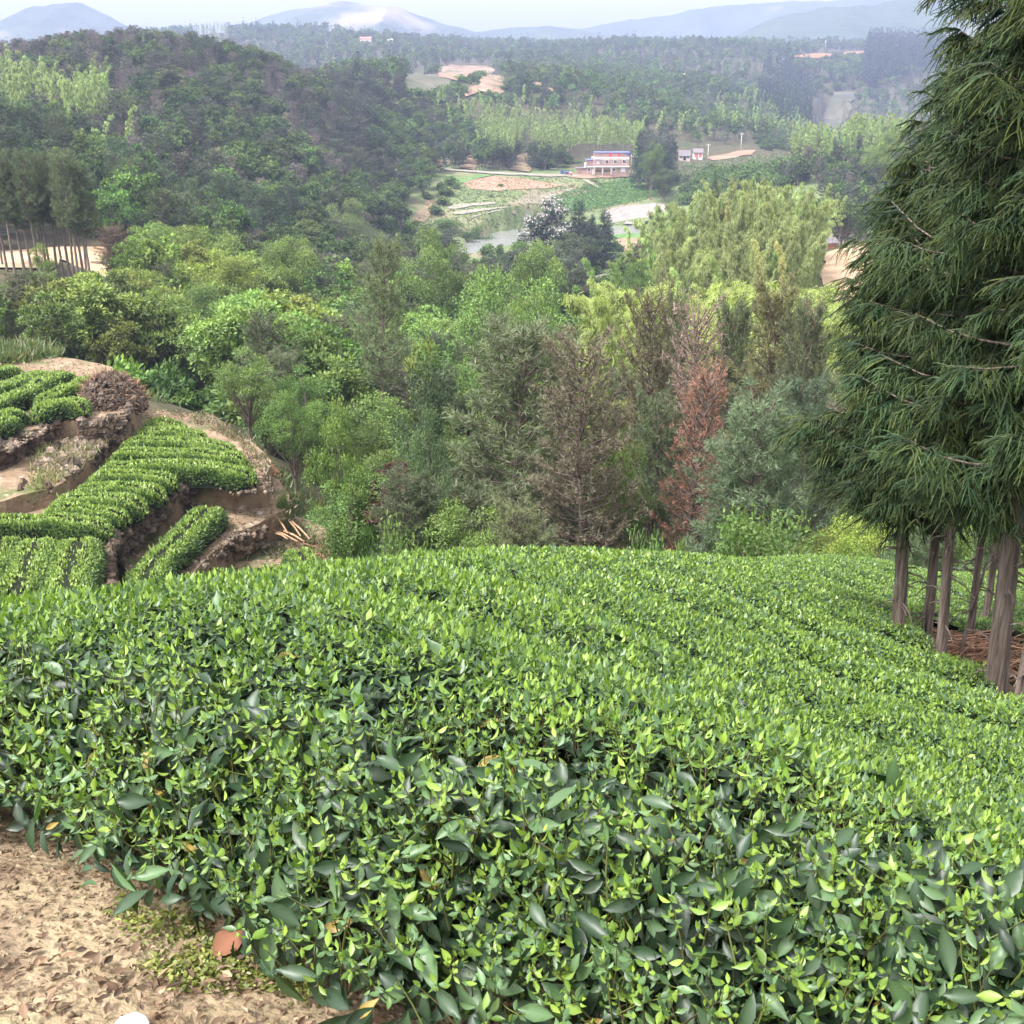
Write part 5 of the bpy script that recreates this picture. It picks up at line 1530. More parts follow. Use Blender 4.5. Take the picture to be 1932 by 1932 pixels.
litter('leaf_litter', np.stack([x, y, tz(x, y) + .004], 1), (.014, .036), [(.11, .07, .048), (.16, .105, .07), (.07, .047, .034), (.21, .15, .10)], 'thick layer of dry leaves at the near edge of the path', .03, flat=.45, tpl=LHI2)
# moss
x = RNG.uniform(-2.0, .4, 170000); y = RNG.uniform(1.0, 2.4, 170000); u_, v_ = project(x, y, tz(x, y))
mo = .55 * fbm(x / .2, y / .2, 0, 4, 90) - .12 + .5 * np.exp(-(((u_ - 400) / 250) ** 2 + ((v_ - 1800) / 90) ** 2)) + .25 * np.exp(-(((u_ - 600) / 150) ** 2 + ((v_ - 1880) / 50) ** 2))
k = (mo > .20 + .15 * RNG.random(len(x))) & (edge_dist(x, y) < .02) & (RNG.random(len(x)) < .8)
x, y = x[k], y[k]
litter('moss', np.stack([x, y, tz(x, y) + .002], 1), (.008, .018), [(.17, .20, .045), (.24, .25, .07), (.13, .16, .035)], 'green moss patches on the dirt path', .016, 'tea_far', .9, wr=.6, tpl=L1)
# brown leaf slope in the gully
pl = [(690, 985), (700, 930), (715, 890), (740, 872), (770, 876), (776, 910), (750, 950), (715, 988)]
us = RNG.uniform(660, 800, 16000); vs = RNG.uniform(840, 1025, 16000); k = in_poly(us, vs, pl)
P = np.array([at(a, b, 30.5 - (b - 850) / 170 * 4.5) for a, b in zip(us[k], vs[k])])
o_ = P.copy()
c_ = P.mean(0)
V, T_ = sheet_xy([at(a, b, 30.5 - (b - 850) / 170 * 4.5)[:2] for a, b in pl], .5)
from_plane = np.linalg.lstsq(np.column_stack([P[:, :2], np.ones(len(P))]), P[:, 2], rcond=None)[0]
g = Geo(); g.add(np.column_stack([V, np.column_stack([V, np.ones(len(V))]) @ from_plane - .03]), None, T_)
tag(g.obj('earth_bank', M['floor']), 'steep earth bank buried in brown leaves', 'earth bank', kind='structure')
litter('leaf_litter', P, (.08, .17), [(.07, .036, .028), (.095, .05, .036), (.05, .028, .022), (.13, .075, .055)], 'deep red brown leaf litter on the steep bank in the gully', .05, flat=.8)


def weeds(name, poly, n, mode, hr, cols, label, w=.02, ymin=0, dz=0.0, kindmat='tea_far', per=5):
    us = RNG.uniform(min(p[0] for p in poly), max(p[0] for p in poly), n * 3); vs = RNG.uniform(min(p[1] for p in poly), max(p[1] for p in poly), n * 3)
    k = in_poly(us, vs, poly); us, vs = us[k][:n], vs[k][:n]
    P = np.array([on_plane(a, b, dz) if mode == 'plane' else hit(a, b, ymin) for a, b in zip(us, vs)])
    P = np.repeat(P, per, 0); P[:, :2] += RNG.normal(0, hr[1] * .25, (len(P), 2))
    d = unit(np.stack([RNG.normal(0, .5, len(P)), RNG.normal(0, .5, len(P)), RNG.uniform(.35, 1, len(P))], 1))
    L = RNG.uniform(*hr, len(P))
    cc = np.array(cols)[RNG.integers(0, len(cols), len(P))] * RNG.uniform(.6, 1.4, (len(P), 1))
    g = Geo(); leaves(g, P - d * .02, d, rand_unit(len(P)), L, w, cc, L1)
    tag(g.obj(name, M[kindmat]), label, 'weeds', kind='stuff')


GR = [(.10, .15, .05), (.13, .17, .07), (.18, .16, .09), (.07, .11, .045)]
weeds('weeds', [(500, 890), (540, 900), (600, 960), (640, 1030), (600, 1050), (540, 1000), (505, 960)], 900, 'hit', (.15, .5), GR, 'weeds and ferns along the brown trail by the terraces', .05, 24)
weeds('weeds', [(60, 670), (230, 690), (280, 750), (400, 780), (420, 770), (300, 720), (200, 660), (60, 650)], 700, 'hit', (.3, .9), GR, 'tall grass at the upper edge of the terraces', .06, 38)
weeds('weeds', [(60, 850), (120, 830), (240, 790), (250, 800), (150, 880), (95, 920), (60, 930)], 420, 'plane', (.1, .35), [(.2, .2, .09), (.27, .22, .13), (.14, .18, .06)], 'dry weeds on the stony slope between the terraces', .03, dz=.6)
weeds('weeds', [(240, 712), (300, 722), (430, 775), (330, 765), (250, 750)], 500, 'hit', (.2, .6), GR, 'low weeds on the flat behind the stepped rows', .05, 38)
weeds('weeds', [(-60, 660), (60, 655), (110, 672), (60, 684), (-60, 690)], 500, 'plane', (.2, .7), GR, 'rank weeds above the uppermost tea rows', .06, dz=1.25)
weeds('weeds', [(330, 784), (400, 782), (470, 830), (515, 880), (490, 895), (455, 838), (380, 803)], 260, 'plane', (.12, .35), [(.12, .1, .06), (.16, .12, .075), (.10, .13, .05)], 'weeds along the right ends of the tea rows', .03)
weeds('weeds', [(430, 1030), (500, 995), (560, 990), (640, 1040), (560, 1060), (470, 1050)], 300, 'plane', (.1, .35), [(.14, .1, .07), (.1, .08, .05), (.10, .13, .05)], 'dry brown weeds on the lowest terrace', .03, dz=-1.9)
weeds('grass', [(640, 1010), (1000, 1045), (1560, 1060), (1560, 1000), (1000, 990), (660, 980)], 1500, 'hit', (.2, .7), GR, 'rank grass and weeds just beyond the tea crest', .035, 15)
VP = [(780, 425), (840, 340), (1000, 332), (1190, 334), (1270, 360), (1150, 398), (1000, 412), (930, 432), (870, 450)]
weeds('valley_grass', VP, 2600, 'hit', (.2, .55), [(.13, .17, .07), (.19, .19, .10), (.22, .19, .12), (.10, .15, .06)], 'rough pale grass over the valley fields', .22, 240)
weeds('valley_grass', [(1290, 310), (1500, 285), (1520, 300), (1440, 335), (1280, 345)], 1800, 'hit', (.3, .8), [(.13, .17, .07), (.19, .19, .10), (.10, .15, .06)], 'rough grass on the slope right of the cottages', .3, 330)
weeds('lush_grass', [(1040, 372), (1110, 350), (1190, 337), (1215, 350), (1272, 360), (1230, 372), (1160, 388), (1095, 398), (1070, 398)], 3600, 'hit', (.3, .6), [(.08, .17, .055), (.11, .21, .065), (.14, .20, .07)], 'bright green tall grass covering the river bank', .28, 280)

# shrubs along the river and among the fields
for (u, v, Y, w, c, l) in ((845, 405, 266, 95, (.85, .98, .85), 'grey green willow scrub hanging over the river bend'), (905, 412, 268, 60, (.7, .82, .75), 'dark scrub at the tip of the river bend'), (795, 420, 262, 70, (.95, 1.1, .8), 'pale scrub left of the river bend'),
                           (740, 432, 258, 80, (.8, 1.0, .8), 'green scrub at the foot of the left hill'), (880, 432, 262, 50, (.6, .72, .7), 'dark scrub dipping into the river'), (1040, 402, 280, 60, (.75, .85, .8), 'reedy scrub behind the white flowering tree'),
                           (985, 440, 232, 50, (1.1, 1.2, .8), 'pale green bush on the near river bank'), (1300, 320, 380, 60, (.95, 1.0, .85), 'bushy scrub below the cottages'), (1360, 325, 370, 60, (.8, .9, .85), 'dark scrub below the field pole'),
                           (1440, 312, 380, 40, (.7, .8, .85), 'dark shrub on the grassy slope'), (1490, 300, 400, 50, (.8, .95, .85), 'round shrub at the right end of the slope'), (1010, 300, 352, 36, (1.1, .95, .8), 'brownish scrub beside the landslip'),
                           (1060, 312, 350, 44, (1.2, 1.05, .85), 'pale dry scrub behind the brick house yard'), (1088, 300, 358, 30, (.75, .95, .8), 'green bush behind the left end of the house'), (1120, 338, 325, 26, (1.0, 1.15, .8), 'small bush on the bank below the yard'),
                           (945, 352, 302, 18, (.8, .9, .7), 'dark bush at the edge of the ploughed field'), (925, 372, 292, 16, (.8, .9, .7), 'little round bush on the upper field dyke')):
    hero('bush', u, v, Y, w, c, l)


def white_tree():
    p = at(1040, 388, 226); gz = float(tz(p[0], p[1])); e = empty('flowering_tree', (p[0], p[1], gz))
    H = p[2] - gz
    tr, cr = broadleaf(777, 7000, .45, H, 6.0, 26, .12, (.05, .08, .045), (.06, .09, .05), .1)
    fl = Geo(); rng = np.random.default_rng(3)
    V = np.concatenate(cr.v)[::4]
    pick = rng.integers(0, len(V), 5200); q = V[pick]
    keep = (vnoise(q[:, 0] / 1.1, q[:, 1] / 1.1, q[:, 2] / 1.1, 5) > -.15) & (q[:, 2] > H * .2)
    q = q[keep] * np.array([1.05, 1.05, 1.04]); n = len(q)
    leaves(fl, q, rand_unit(n, rng), unit(rand_unit(n, rng) + np.array([0, -.4, .8])), rng.uniform(.25, .5, n), .3, np.array((.42, .40, .38)) * rng.uniform(.75, 1.2, (n, 1)), L1)
    tr.obj('trunk', M['bark'], e); cr.obj('crown', M['leaf'], e); fl.obj('blossom', M['deadleaf'], e)
    tag(e, 'tree covered in white blossom leaning over the river', 'flowering tree')
    HERO_XY.append((p[0], p[1], 4))


white_tree()

# large single leaves, a twig and a pale scrap on the path
def lone_leaf(u, v, L, rz, col, label, name='fallen_leaf', mat='deadleaf', tilt=.25, w=.6, tpl=LHI2):
    p = hit(u, v, .5); g = Geo()
    leaves(g, np.array([[0, 0, .012]]), np.array([[math.cos(rz), math.sin(rz), tilt]]), np.array([[.1, -.2, 1.0]]), L, L * w, np.array([col]), tpl)
    tag(g.obj(name, M[mat], None, smooth=True, loc=p), label, 'fallen leaf')


lone_leaf(405, 1815, .085, .9, (.19, .085, .05), 'single large reddish brown leaf on the mossy path', w=.75)
lone_leaf(905, 1915, .10, .3, (.42, .25, .17), 'curled pale brown leaf at the foot of the nearest hedge', w=.6)
lone_leaf(590, 1880, .07, 1.6, (.33, .2, .15), 'small curled leaf beside the dark twig', w=.5)
p0, p1, p2 = hit(635, 1905, .5), hit(672, 1868, .5), hit(720, 1845, .5)
g = Geo(); tube(g, [np.array([0, 0, .01]), p1 - p0 + np.array([0, 0, .03]), p2 - p0 + np.array([0, 0, .035])], [.007, .006, .003], 6, (.5, .4, .35))
tag(g.obj('twig', M['dry'], None, smooth=True, loc=p0), 'short dark twig lying on the mossy path', 'twig')
p0 = hit(252, 1942, .5); g = Geo(); g.add(BLOB * np.array([.032, .022, .018]) * (1 + .1 * RNG.normal(size=(len(BLOB), 1))) + np.array([0, 0, .012]), BLQ, BLT)
tag(g.obj('pebble', plain_mat('white_stone', (.78, .76, .72), .5, .05, 30), None, smooth=True, loc=p0), 'rounded white stone among dry leaves on the path', 'stone')

# ------------------------------------------------------------------ buildings
M['brick'] = brick_mat('raw_brick', (.30, .175, .155), (.36, .225, .20), (.36, .30, .28), 9)
M['render'] = plain_mat('pale_render', (.50, .40, .37), .8, .1, 1.2)
M['white'] = plain_mat('white_paint', (.62, .57, .56), .6, .06, 1.0)
M['blue'] = plain_mat('blue_sheet', (.12, .16, .33), .45, .2, 2)
M['red'] = plain_mat('red_door', (.62, .05, .08), .5, .12, 2)
M['wood'] = plain_mat('brown_wood', (.22, .16, .11), .7, .3, 4)
M['glass'] = plain_mat('dark_glass', (.02, .025, .035), .12, .3, 2, spec=.7)
M['paleglass'] = plain_mat('pale_glass', (.42, .46, .56), .2, .2, 2, spec=.7)
M['tiles'] = noise_mat('grey_tiles', [(.3, (.12, .10, .11)), (.7, (.26, .23, .24))], 1.2, 6, .9, .8, .1, 8, (6, 1, 1))
M['redbrick'] = plain_mat('red_wall', (.52, .17, .13), .9, .2, 1.5)
M['concrete'] = plain_mat('concrete', (.55, .53, .5), .9, .12, 2)
M['tyre'] = plain_mat('tyre_rubber', (.02, .02, .02), .8, .2, 4)
M['carblue'] = plain_mat('blue_paint', (.06, .09, .25), .35, .15, 2)
M['carred'] = plain_mat('red_paint', (.55, .06, .07), .35, .15, 2)


def part(name, mat, parent, boxes):
    g = Geo()
    for b in boxes: box(g, *b)
    return g.obj(name, M[mat], parent)


def house():
    p = hit(1087, 330, 300); s = .01206
    e = empty('brick_house', tuple(p), .03)
    tag(e, 'unfinished brick house with white band, red rooftop doors and blue roof edge', 'house')
    X = lambda a: (a - 300) * s
    Zz = lambda a: (745 - a) * s

    def B(x0, x1, zt, zb, y0, y1): return (X(x0), X(x1), y0, y1, Zz(zb), Zz(zt))
    part('ground_floor_wall', 'brick', e, [B(530, 1545, 572, 790, 0, 7)])
    part('upper_wall', 'brick', e, [B(700, 1532, 405, 550, .06, 6.5)])
    part('parapet', 'render', e, [B(696, 1536, 365, 405, .03, 6.55)])
    part('annex_wall', 'brick', e, [B(300, 530, 600, 790, .3, 4)])
    part('annex_roof', 'tiles', e, [B(292, 540, 590, 600, .1, 4.2)])
    part('side_room_wall', 'brick', e, [B(555, 700, 430, 548, 2, 6)])
    part('side_room_roof', 'blue', e, [B(540, 702, 416, 430, 1.8, 6.2)])
    rt = part('rooftop_wall', 'brick', e, [B(745, 1480, 262, 365, 2.4, 6.2), B(1480, 1570, 330, 365, 2.42, 6.2)])
    part('roof', 'blue', e, [B(735, 1582, 252, 262, 2.1, 6.5)])
    part('blue_panel', 'blue', e, [B(1484, 1566, 270, 330, 2.44, 2.6)])
    for x0, x1, zt in ((1085, 1135, 264), (1285, 1335, 268)): part('rooftop_door', 'red', e, [B(x0, x1, zt, 350, 2.36, 2.40)])
    part('balcony_slab', 'white', e, [B(490, 1540, 550, 572, -.35, .5)])
    for x0 in (712, 905, 1105): part('pillar', 'render', e, [B(x0, x0 + 26, 572, 745, -.28, -.02)])

    def window(x0, x1, zt, zb, y, pane, n=2):
        f = part('window', 'white', e, [B(x0, x1, zt, zb, y - .05, y - .004)])
        w_ = (x1 - x0 - 14) / n
        part('pane', pane, f, [B(x0 + 7 + i * w_ + 2, x0 + 7 + (i + 1) * w_ - 2, zt + 8, zb - 8, y - .07, y - .053) for i in range(n)])
    for a in ((970, 1050, 408, 492, .06, 'glass'), (1170, 1250, 408, 492, .06, 'glass'), (1374, 1462, 406, 492, .06, 'glass'), (782, 855, 404, 500, .06, 'paleglass'),
              (562, 638, 590, 672, 0, 'glass'), (1148, 1226, 588, 672, 0, 'glass'), (1350, 1442, 586, 676, 0, 'paleglass')): window(*a)
    part('awning', 'blue', e, [B(775, 860, 398, 408, -.4, .05)])
    for x0, x1 in ((742, 903), (935, 1103)):
        d = part('garage_door', 'wood', e, [B(x0, x1, 588, 738, -.04, -.005)])
        part('pane', 'glass', d, [B(x0 + 12 + i * (x1 - x0 - 20) / 4, x0 + 6 + (i + 1) * (x1 - x0 - 20) / 4, 628, 684, -.06, -.043) for i in range(4)])
    for x0, x1, mt in ((668, 706, 'render'), (1256, 1310, 'wood'), (1476, 1526, 'wood'), (350, 395, 'wood'), (410, 440, 'wood')):
        yy = .3 if x1 < 530 else 0
        part('door', mt, e, [B(x0, x1, 612, 742, yy - .05, yy - .004)])
    g = Geo(); V = BLOB * np.array([.32, .12, .3]); g.add(V, BLQ, BLT)
    o = g.obj('satellite_dish', M['white'], None, smooth=True, loc=(p[0] + X(500), p[1] - .2, p[2] + Zz(566)))
    tag(o, 'white dish on the annex corner of the brick house', 'satellite dish')
    g = Geo(); tube(g, [(0, 0, 0), (0, 0, 1.0)], [.28, .28], 12, cap=True)
    tag(g.obj('water_tank', M['concrete'], None, smooth=True, loc=(p[0] + X(515), p[1] + 1.2, p[2] + Zz(560))), 'pale upright tank on the low roof of the brick house', 'water tank')
    g = sticks(120, 1.8, 1.7, .8, .5, .03, np.random.default_rng(8), (.9, .65, .6))
    q = hit(1143, 332, 300)
    tag(g.obj('firewood_heap', M['dry'], None, loc=(q[0], q[1], q[2])), 'heap of reddish brushwood in front of the brick house', 'firewood')
    # vehicles at the end of the yard
    q = hit(1064, 329.5, 300)
    t = empty('small_truck', tuple(q + np.array([0, 0, .05])), .1); tag(t, 'small dark blue truck parked left of the brick house', 'truck')
    part('cargo_bed', 'carblue', t, [(-.1, 1.5, -.5, .5, .3, .75)]); part('cab', 'carblue', t, [(-.95, -.15, -.48, .48, .3, 1.15)]); part('windscreen', 'glass', t, [(-.97, -.955, -.4, .4, .75, 1.08)])
    for a, b in ((-.6, -.5), (-.6, .5), (1.05, -.5), (1.05, .5)):
        g = Geo(); tube(g, [(a, b - .08, .22), (a, b + .08, .22)], [.22, .22], 10, cap=True); g.obj('wheel', M['tyre'], t)
    q = hit(1074, 330.5, 300)
    t = empty('motor_tricycle', tuple(q + np.array([0, 0, .05])), -.2); tag(t, 'small red tricycle with pale cover beside the truck', 'tricycle')
    part('cargo_bed', 'carred', t, [(-.2, .9, -.4, .4, .25, .55)]); part('seat', 'tyre', t, [(-.6, -.3, -.15, .15, .5, .6)])
    g = Geo(); g.add(BLOB * np.array([.42, .36, .2]) + np.array([.35, 0, .62]), BLQ, BLT); g.obj('cover', M['white'], t, smooth=True)
    for a, b in ((-.8, 0), (.55, -.42), (.55, .42)):
        g = Geo(); tube(g, [(a, b - .05, .2), (a, b + .05, .2)], [.2, .2], 10, cap=True); g.obj('wheel', M['tyre'], t)
    g = Geo(); tube(g, [(-.8, 0, .2), (-.72, 0, .9)], [.03, .03], 5); tube(g, [(-.72, -.3, .9), (-.72, .3, .9)], [.025, .025], 5); g.obj('handlebar', M['carred'], t)


house()


def gable(name, loc, rz, w, d, h, rh, wallm, roofm, label, cat='house', wins=(), doors=(), lean=None, ov=.25, chim=False):
    """small gabled house, ridge along its width; front face at y=0"""
    e = empty(name, tuple(loc), rz); tag(e, label, cat)
    part('wall', wallm, e, [(0, w, 0, d, -1.2, h)])
    g = Geo(); o_ = ov
    g.add([(-o_, -o_, h - .08), (w + o_, -o_, h - .08), (w + o_, d / 2, h + rh), (-o_, d / 2, h + rh), (-o_, d + o_, h - .08), (w + o_, d + o_, h - .08),
           (-o_, -o_, h + .06), (w + o_, -o_, h + .06), (w + o_, d / 2, h + rh + .14), (-o_, d / 2, h + rh + .14), (-o_, d + o_, h + .06), (w + o_, d + o_, h + .06)],
          [(0, 3, 2, 1), (3, 4, 5, 2), (6, 7, 8, 9), (9, 8, 11, 10), (0, 1, 7, 6), (5, 4, 10, 11), (1, 2, 8, 7), (2, 5, 11, 8), (0, 6, 9, 3), (3, 9, 10, 4)])
    g.obj('roof', M[roofm], e)
    g = Geo(); g.add([(0, .02, h - .1), (0, d - .02, h - .1), (0, d / 2, h + rh - .03), (w, .02, h - .1), (w, d - .02, h - .1), (w, d / 2, h + rh - .03)], None, [(0, 2, 1), (3, 4, 5)]); g.obj('gable_end', M[wallm], e)
    for x0, x1, z0, z1 in wins:
        f = part('window', 'white', e, [(x0, x1, -.05, -.004, z0, z1)]); part('pane', 'glass', f, [(x0 + .08, x1 - .08, -.07, -.053, z0 + .08, z1 - .08)])
    for x0, x1, z0, z1, mt in doors: part('door', mt, e, [(x0, x1, -.05, -.004, z0, z1)])
    return e


q = hit(1281, 302.5, 380); s = .0173
gable('cottage', q, .02, 215 * s, 2.6, 80 * s, 100 * s, 'render', 'tiles', 'low grey roofed cottage with a dark open doorway', 'cottage', [(12 * s, 75 * s, 42 * s, 78 * s), (145 * s, 205 * s, 42 * s, 78 * s)], [(85 * s, 138 * s, 0, 78 * s, 'tyre')])  # the black door panel paints the unlit inside of the open doorway
q = hit(1308, 300.5, 380)
gable('cottage', q, -.02, 185 * s, 2.4, 125 * s, 75 * s, 'white', 'tiles', 'white walled cottage with red doors', 'cottage', [], [(22 * s, 92 * s, 40 * s, 118 * s, 'redbrick'), (112 * s, 168 * s, 40 * s, 118 * s, 'redbrick'), (60 * s, 95 * s, 0, 39 * s, 'wood')])
q = hit(1552, 471, 150)
gable('red_shed', q, .25, 2.6, 2.4, 1.0, .6, 'redbrick', 'tiles', 'red walled shed with dark tiled roof beside the bamboo', 'shed', [], [(.3, .8, 0, .8, 'wood')])
q = hit(1530, 480, 140)
gable('tiled_shed', q, .1, 2.3, 2.6, .7, .7, 'render', 'tiles', 'low shed under a purplish grey tiled roof below the red shed', 'shed')
for (u, v, w, h, wm, rm, lab) in ((681, 88, 9, 4.2, 'render', 'redbrick', 'orange and white building on the far ridge'), (666, 86, 4, 3, 'white', 'tiles', 'little white house left of the orange building on the far ridge'), (724, 84, 8, 2, 'white', 'concrete', 'long pale roofed house on the far ridge'),
                                  (860, 76, 5, 2, 'white', 'concrete', 'tiny white house in the middle of the far ridge'), (936, 76, 4, 2, 'white', 'concrete', 'tiny white house among far conifers'), (1467, 119, 4.5, 2.6, 'white', 'white', 'white hut above the far track')):
    q = hit(u, v, 600)
    gable('far_house', q + np.array([0, -6, 1.5]), RNG.uniform(-.2, .2), w, w * .6, h, h * .3, wm, rm, lab, 'house', [(w * .15, w * .3, h * .35, h * .7), (w * .65, w * .8, h * .35, h * .7)], [(w * .42, w * .55, 0, h * .6, 'wood')])


def pole(u, vt, vb, ymin, label, double=False, arm=True):
    q = hit(u, vb, ymin); dep = q[1] * CP - q[2] * SP
    H = (vb - vt) / 1932 * K * dep; r = max(.0007 * dep * .5, .11)
    e = empty('utility_pole', tuple(q)); tag(e, label, 'utility pole')
    g = Geo()
    tube(g, [(0, 0, -.5), (0, 0, H)], [r, r * .75], 8, cap=True)
    if double: tube(g, [(r * 7, 0, -.5), (r * 7, 0, H)], [r, r * .75], 8, cap=True)
    g.obj('post', M['concrete'], e, smooth=True)
    if arm:
        part('crossarm', 'concrete', e, [(-.7, .7 + (r * 7 if double else 0), -r - .12, -r - .01, H - .5, H - .38)])
        g = Geo()
        for x in (-.6, 0.05, .6): tube(g, [(x, -r - .06, H - .38), (x, -r - .06, H - .15)], [.05, .04], 6, cap=True)
        g.obj('insulators', M['white'], e)


pole(1190, 293.8, 329, 300, 'white concrete pole at the corner of the brick house')
pole(1335, 272.7, 303, 350, 'white pole with a lamp arm right of the cottages')
pole(1397.6, 252, 284, 350, 'tall pole standing in the brown field')
pole(1285, 140, 166, 500, 'pair of pale posts on the hazy slope behind the house', True)
pole(1243, 190, 212, 420, 'thin white pole on the wooded slope above the house')
pole(1556, 78, 100, 600, 'tall white pole on the far ridge above the orange cut')

# ------------------------------------------------------------------ far mountains
M['mount'] = noise_mat('mountain_woods', [(.3, (.035, .06, .03)), (.6, (.06, .085, .045)), (.8, (.10, .11, .06))], .012, 8, .95, .6, 10, .05, spots=[(.0032, .64, (.30, .25, .18))])


def mountain(prof, Y, depth, label, seed, amp=.12):
    us = np.array([p[0] for p in prof], float); vs = np.array([p[1] for p in prof], float)
    uu = np.linspace(us[0], us[-1], 260); vv = np.interp(uu, us, vs)
    cr = np.array([at(a, b, Y) for a, b in zip(uu, vv)])
    ys = np.linspace(-1, 1, 70)
    X = cr[:, 0][:, None] + 0 * ys[None]; Yv = Y + depth * ys[None] + 0 * X
    hgt = cr[:, 2][:, None] + 80
    sh = 1 - np.abs(ys[None]) ** 1.25
    rn = fbm(X / (depth * .35), Yv / (depth * .35), 0, 5, seed)
    rg = 1 - np.abs(vnoise(X / (depth * .22), Yv / (depth * .5), 0, seed + 7))
    Zv = -80 + hgt * sh + hgt * amp * (rn * .8 + (rg - .6)) * (np.abs(ys[None]) > .02) * np.clip(np.abs(ys[None]) * 6, 0, 1) * (sh > .02)
    Zv = Zv + hgt * .035 * fbm(X / 60, Yv / 60, 0, 3, seed + 3)
    i = np.arange(X.size).reshape(X.shape)
    Q = np.stack([i[:-1, :-1], i[1:, :-1], i[1:, 1:], i[:-1, 1:]], -1).reshape(-1, 4)
    g = Geo(); g.add(np.stack([X, Yv, Zv], -1).reshape(-1, 3), Q)
    tag(g.obj('mountain', M['mount'], smooth=True), label, 'mountain', kind='structure')


MT = 1
mountain([(-700, 80), (-300, 40), (-100, 62), (0, 56), (40, 36), (100, 6), (150, 2), (200, 26), (250, 55), (330, 85), (430, 120)], 2100, 600, 'hazy blue mountain at the upper left', 51)
mountain([(300, 110), (420, 70), (480, 42), (540, 22), (600, 12), (700, 30), (820, 70), (950, 110)], 2700, 700, 'fainter mountain shoulder behind the middle mountain', 52)
mountain([(440, 120), (530, 60), (560, 30), (590, 14), (630, 3), (680, 4), (720, 10), (760, 16), (800, 32), (850, 48), (900, 60), (960, 52), (1040, 48), (1100, 58), (1180, 75), (1300, 110)], 2200, 650, 'hazy blue mountain left of the centre', 53)
mountain([(1320, 110), (1390, 66), (1440, 40), (1500, 22), (1560, 10), (1640, 8), (1720, -6), (1800, -20), (2000, -40), (2300, -30)], 1900, 500, 'hazy lavender mountain behind the cedar', 54)
mountain([(900, 90), (1050, 62), (1150, 45), (1250, 28), (1340, 14), (1430, 8), (1520, 0), (1700, -8), (2100, -10)], 2900, 550, 'very faint high mountain dissolving in the sky', 55)
# ------------------------------------------------------------------ where the woods stand
CLEAR_UV = [  # views that stay open: valley floor, river, house, cottages, clearing, far terraces, cuts
    [(845, 322), (1000, 329), (1062, 318), (1085, 280), (1195, 280), (1200, 318), (1275, 350), (1285, 385), (1235, 400), (1232, 445), (1165, 475), (1160, 430), (1090, 410), (1000, 452), (905, 472), (880, 470), (875, 452), (930, 436), (990, 425), (1040, 420), (1000, 405), (930, 400), (770, 425), (790, 378), (850, 345)],
    [(1275, 280), (1345, 275), (1420, 262), (1500, 285), (1440, 330), (1340, 345), (1280, 330)],
    [(872, 490), (866, 462), (930, 436), (1040, 420), (1040, 458), (985, 470), (900, 488)],
    [(1545, 462), (1640, 455), (1645, 500), (1600, 560), (1546, 575), (1548, 500)],
    [(1532, 188), (1612, 178), (1600, 225), (1590, 256), (1540, 256), (1535, 212)],
    [(832, 138), (860, 129), (922, 129), (945, 150), (946, 180), (908, 175), (885, 180), (862, 160)], [(775, 150), (840, 155), (840, 170), (770, 168)],
    [(1480, 107), (1590, 95), (1652, 97), (1640, 110), (1530, 115)],
    [(1112, 505), (1165, 500), (1165, 545), (1110, 540)],
    [(-300, 455), (205, 462), (210, 500), (170, 512), (-300, 516)],
]
TERR_UV = [(-80, 655), (60, 655), (215, 688), (265, 735), (400, 775), (480, 830), (530, 880), (600, 925), (690, 1035), (690, 1120), (-80, 1120)]
Z = {
    'bam_front': [(1100, 590), (1180, 505), (1300, 530), (1560, 545), (1640, 560), (1650, 640), (1500, 690), (1300, 670), (1150, 690)],
    'bam_grove': [(1215, 480), (1240, 385), (1330, 340), (1480, 318), (1568, 345), (1590, 420), (1545, 480), (1560, 570), (1400, 570), (1225, 520)],
    'bam_house': [(905, 200), (1000, 188), (1120, 215), (1205, 245), (1206, 285), (1090, 285), (1000, 275), (905, 262)],
    'bam_house2': [(815, 180), (900, 190), (905, 250), (870, 245), (820, 215)],
    'bam_left': [(0, 128), (60, 138), (110, 150), (130, 165), (145, 145), (200, 138), (206, 190), (150, 192), (100, 180), (0, 172)],
    'bam_ridge': [(365, 45), (430, 50), (430, 70), (365, 68)],
    'bam_right': [(1480, 255), (1560, 235), (1640, 212), (1720, 225), (1700, 265), (1560, 300)],
    'bam_mid': [(1210, 215), (1345, 215), (1345, 262), (1210, 250)], 'bam_mid2': [(1350, 190), (1440, 180), (1540, 205), (1542, 250), (1440, 250), (1350, 235)],
    'yellow_left': [(95, 255), (250, 265), (260, 300), (180, 300)],
    'pine_left': [(-60, 215), (120, 235), (330, 330), (560, 390), (530, 450), (330, 430), (170, 490), (-60, 500)],
    'pine_brown': [(1160, 590), (1560, 590), (1640, 700), (1640, 1060), (1180, 1060), (1140, 900)],
    'far_conifer': [(1640, 62), (1780, 62), (1780, 100), (1720, 110), (1640, 140), (1630, 130)], 'far_conifer2': [(1430, 120), (1500, 105), (1530, 165), (1528, 195), (1440, 180)],
    'green_hill': [(300, 165), (480, 150), (560, 250), (620, 300), (560, 330), (400, 300), (300, 240)],
    'green_low': [(560, 330), (780, 330), (870, 330), (760, 440), (600, 480), (520, 420)],
    'house_green': [(700, 200), (900, 250), (905, 320), (800, 330), (700, 290)], 'house_green2': [(1200, 150), (1330, 170), (1330, 215), (1200, 250), (1050, 200)],
}


def zone(u, v):
    r = np.full(len(u), '', dtype=object)
    for k, p in Z.items():
        m = in_poly(u, v, p) & (r == '')
        r[m] = k
    return r


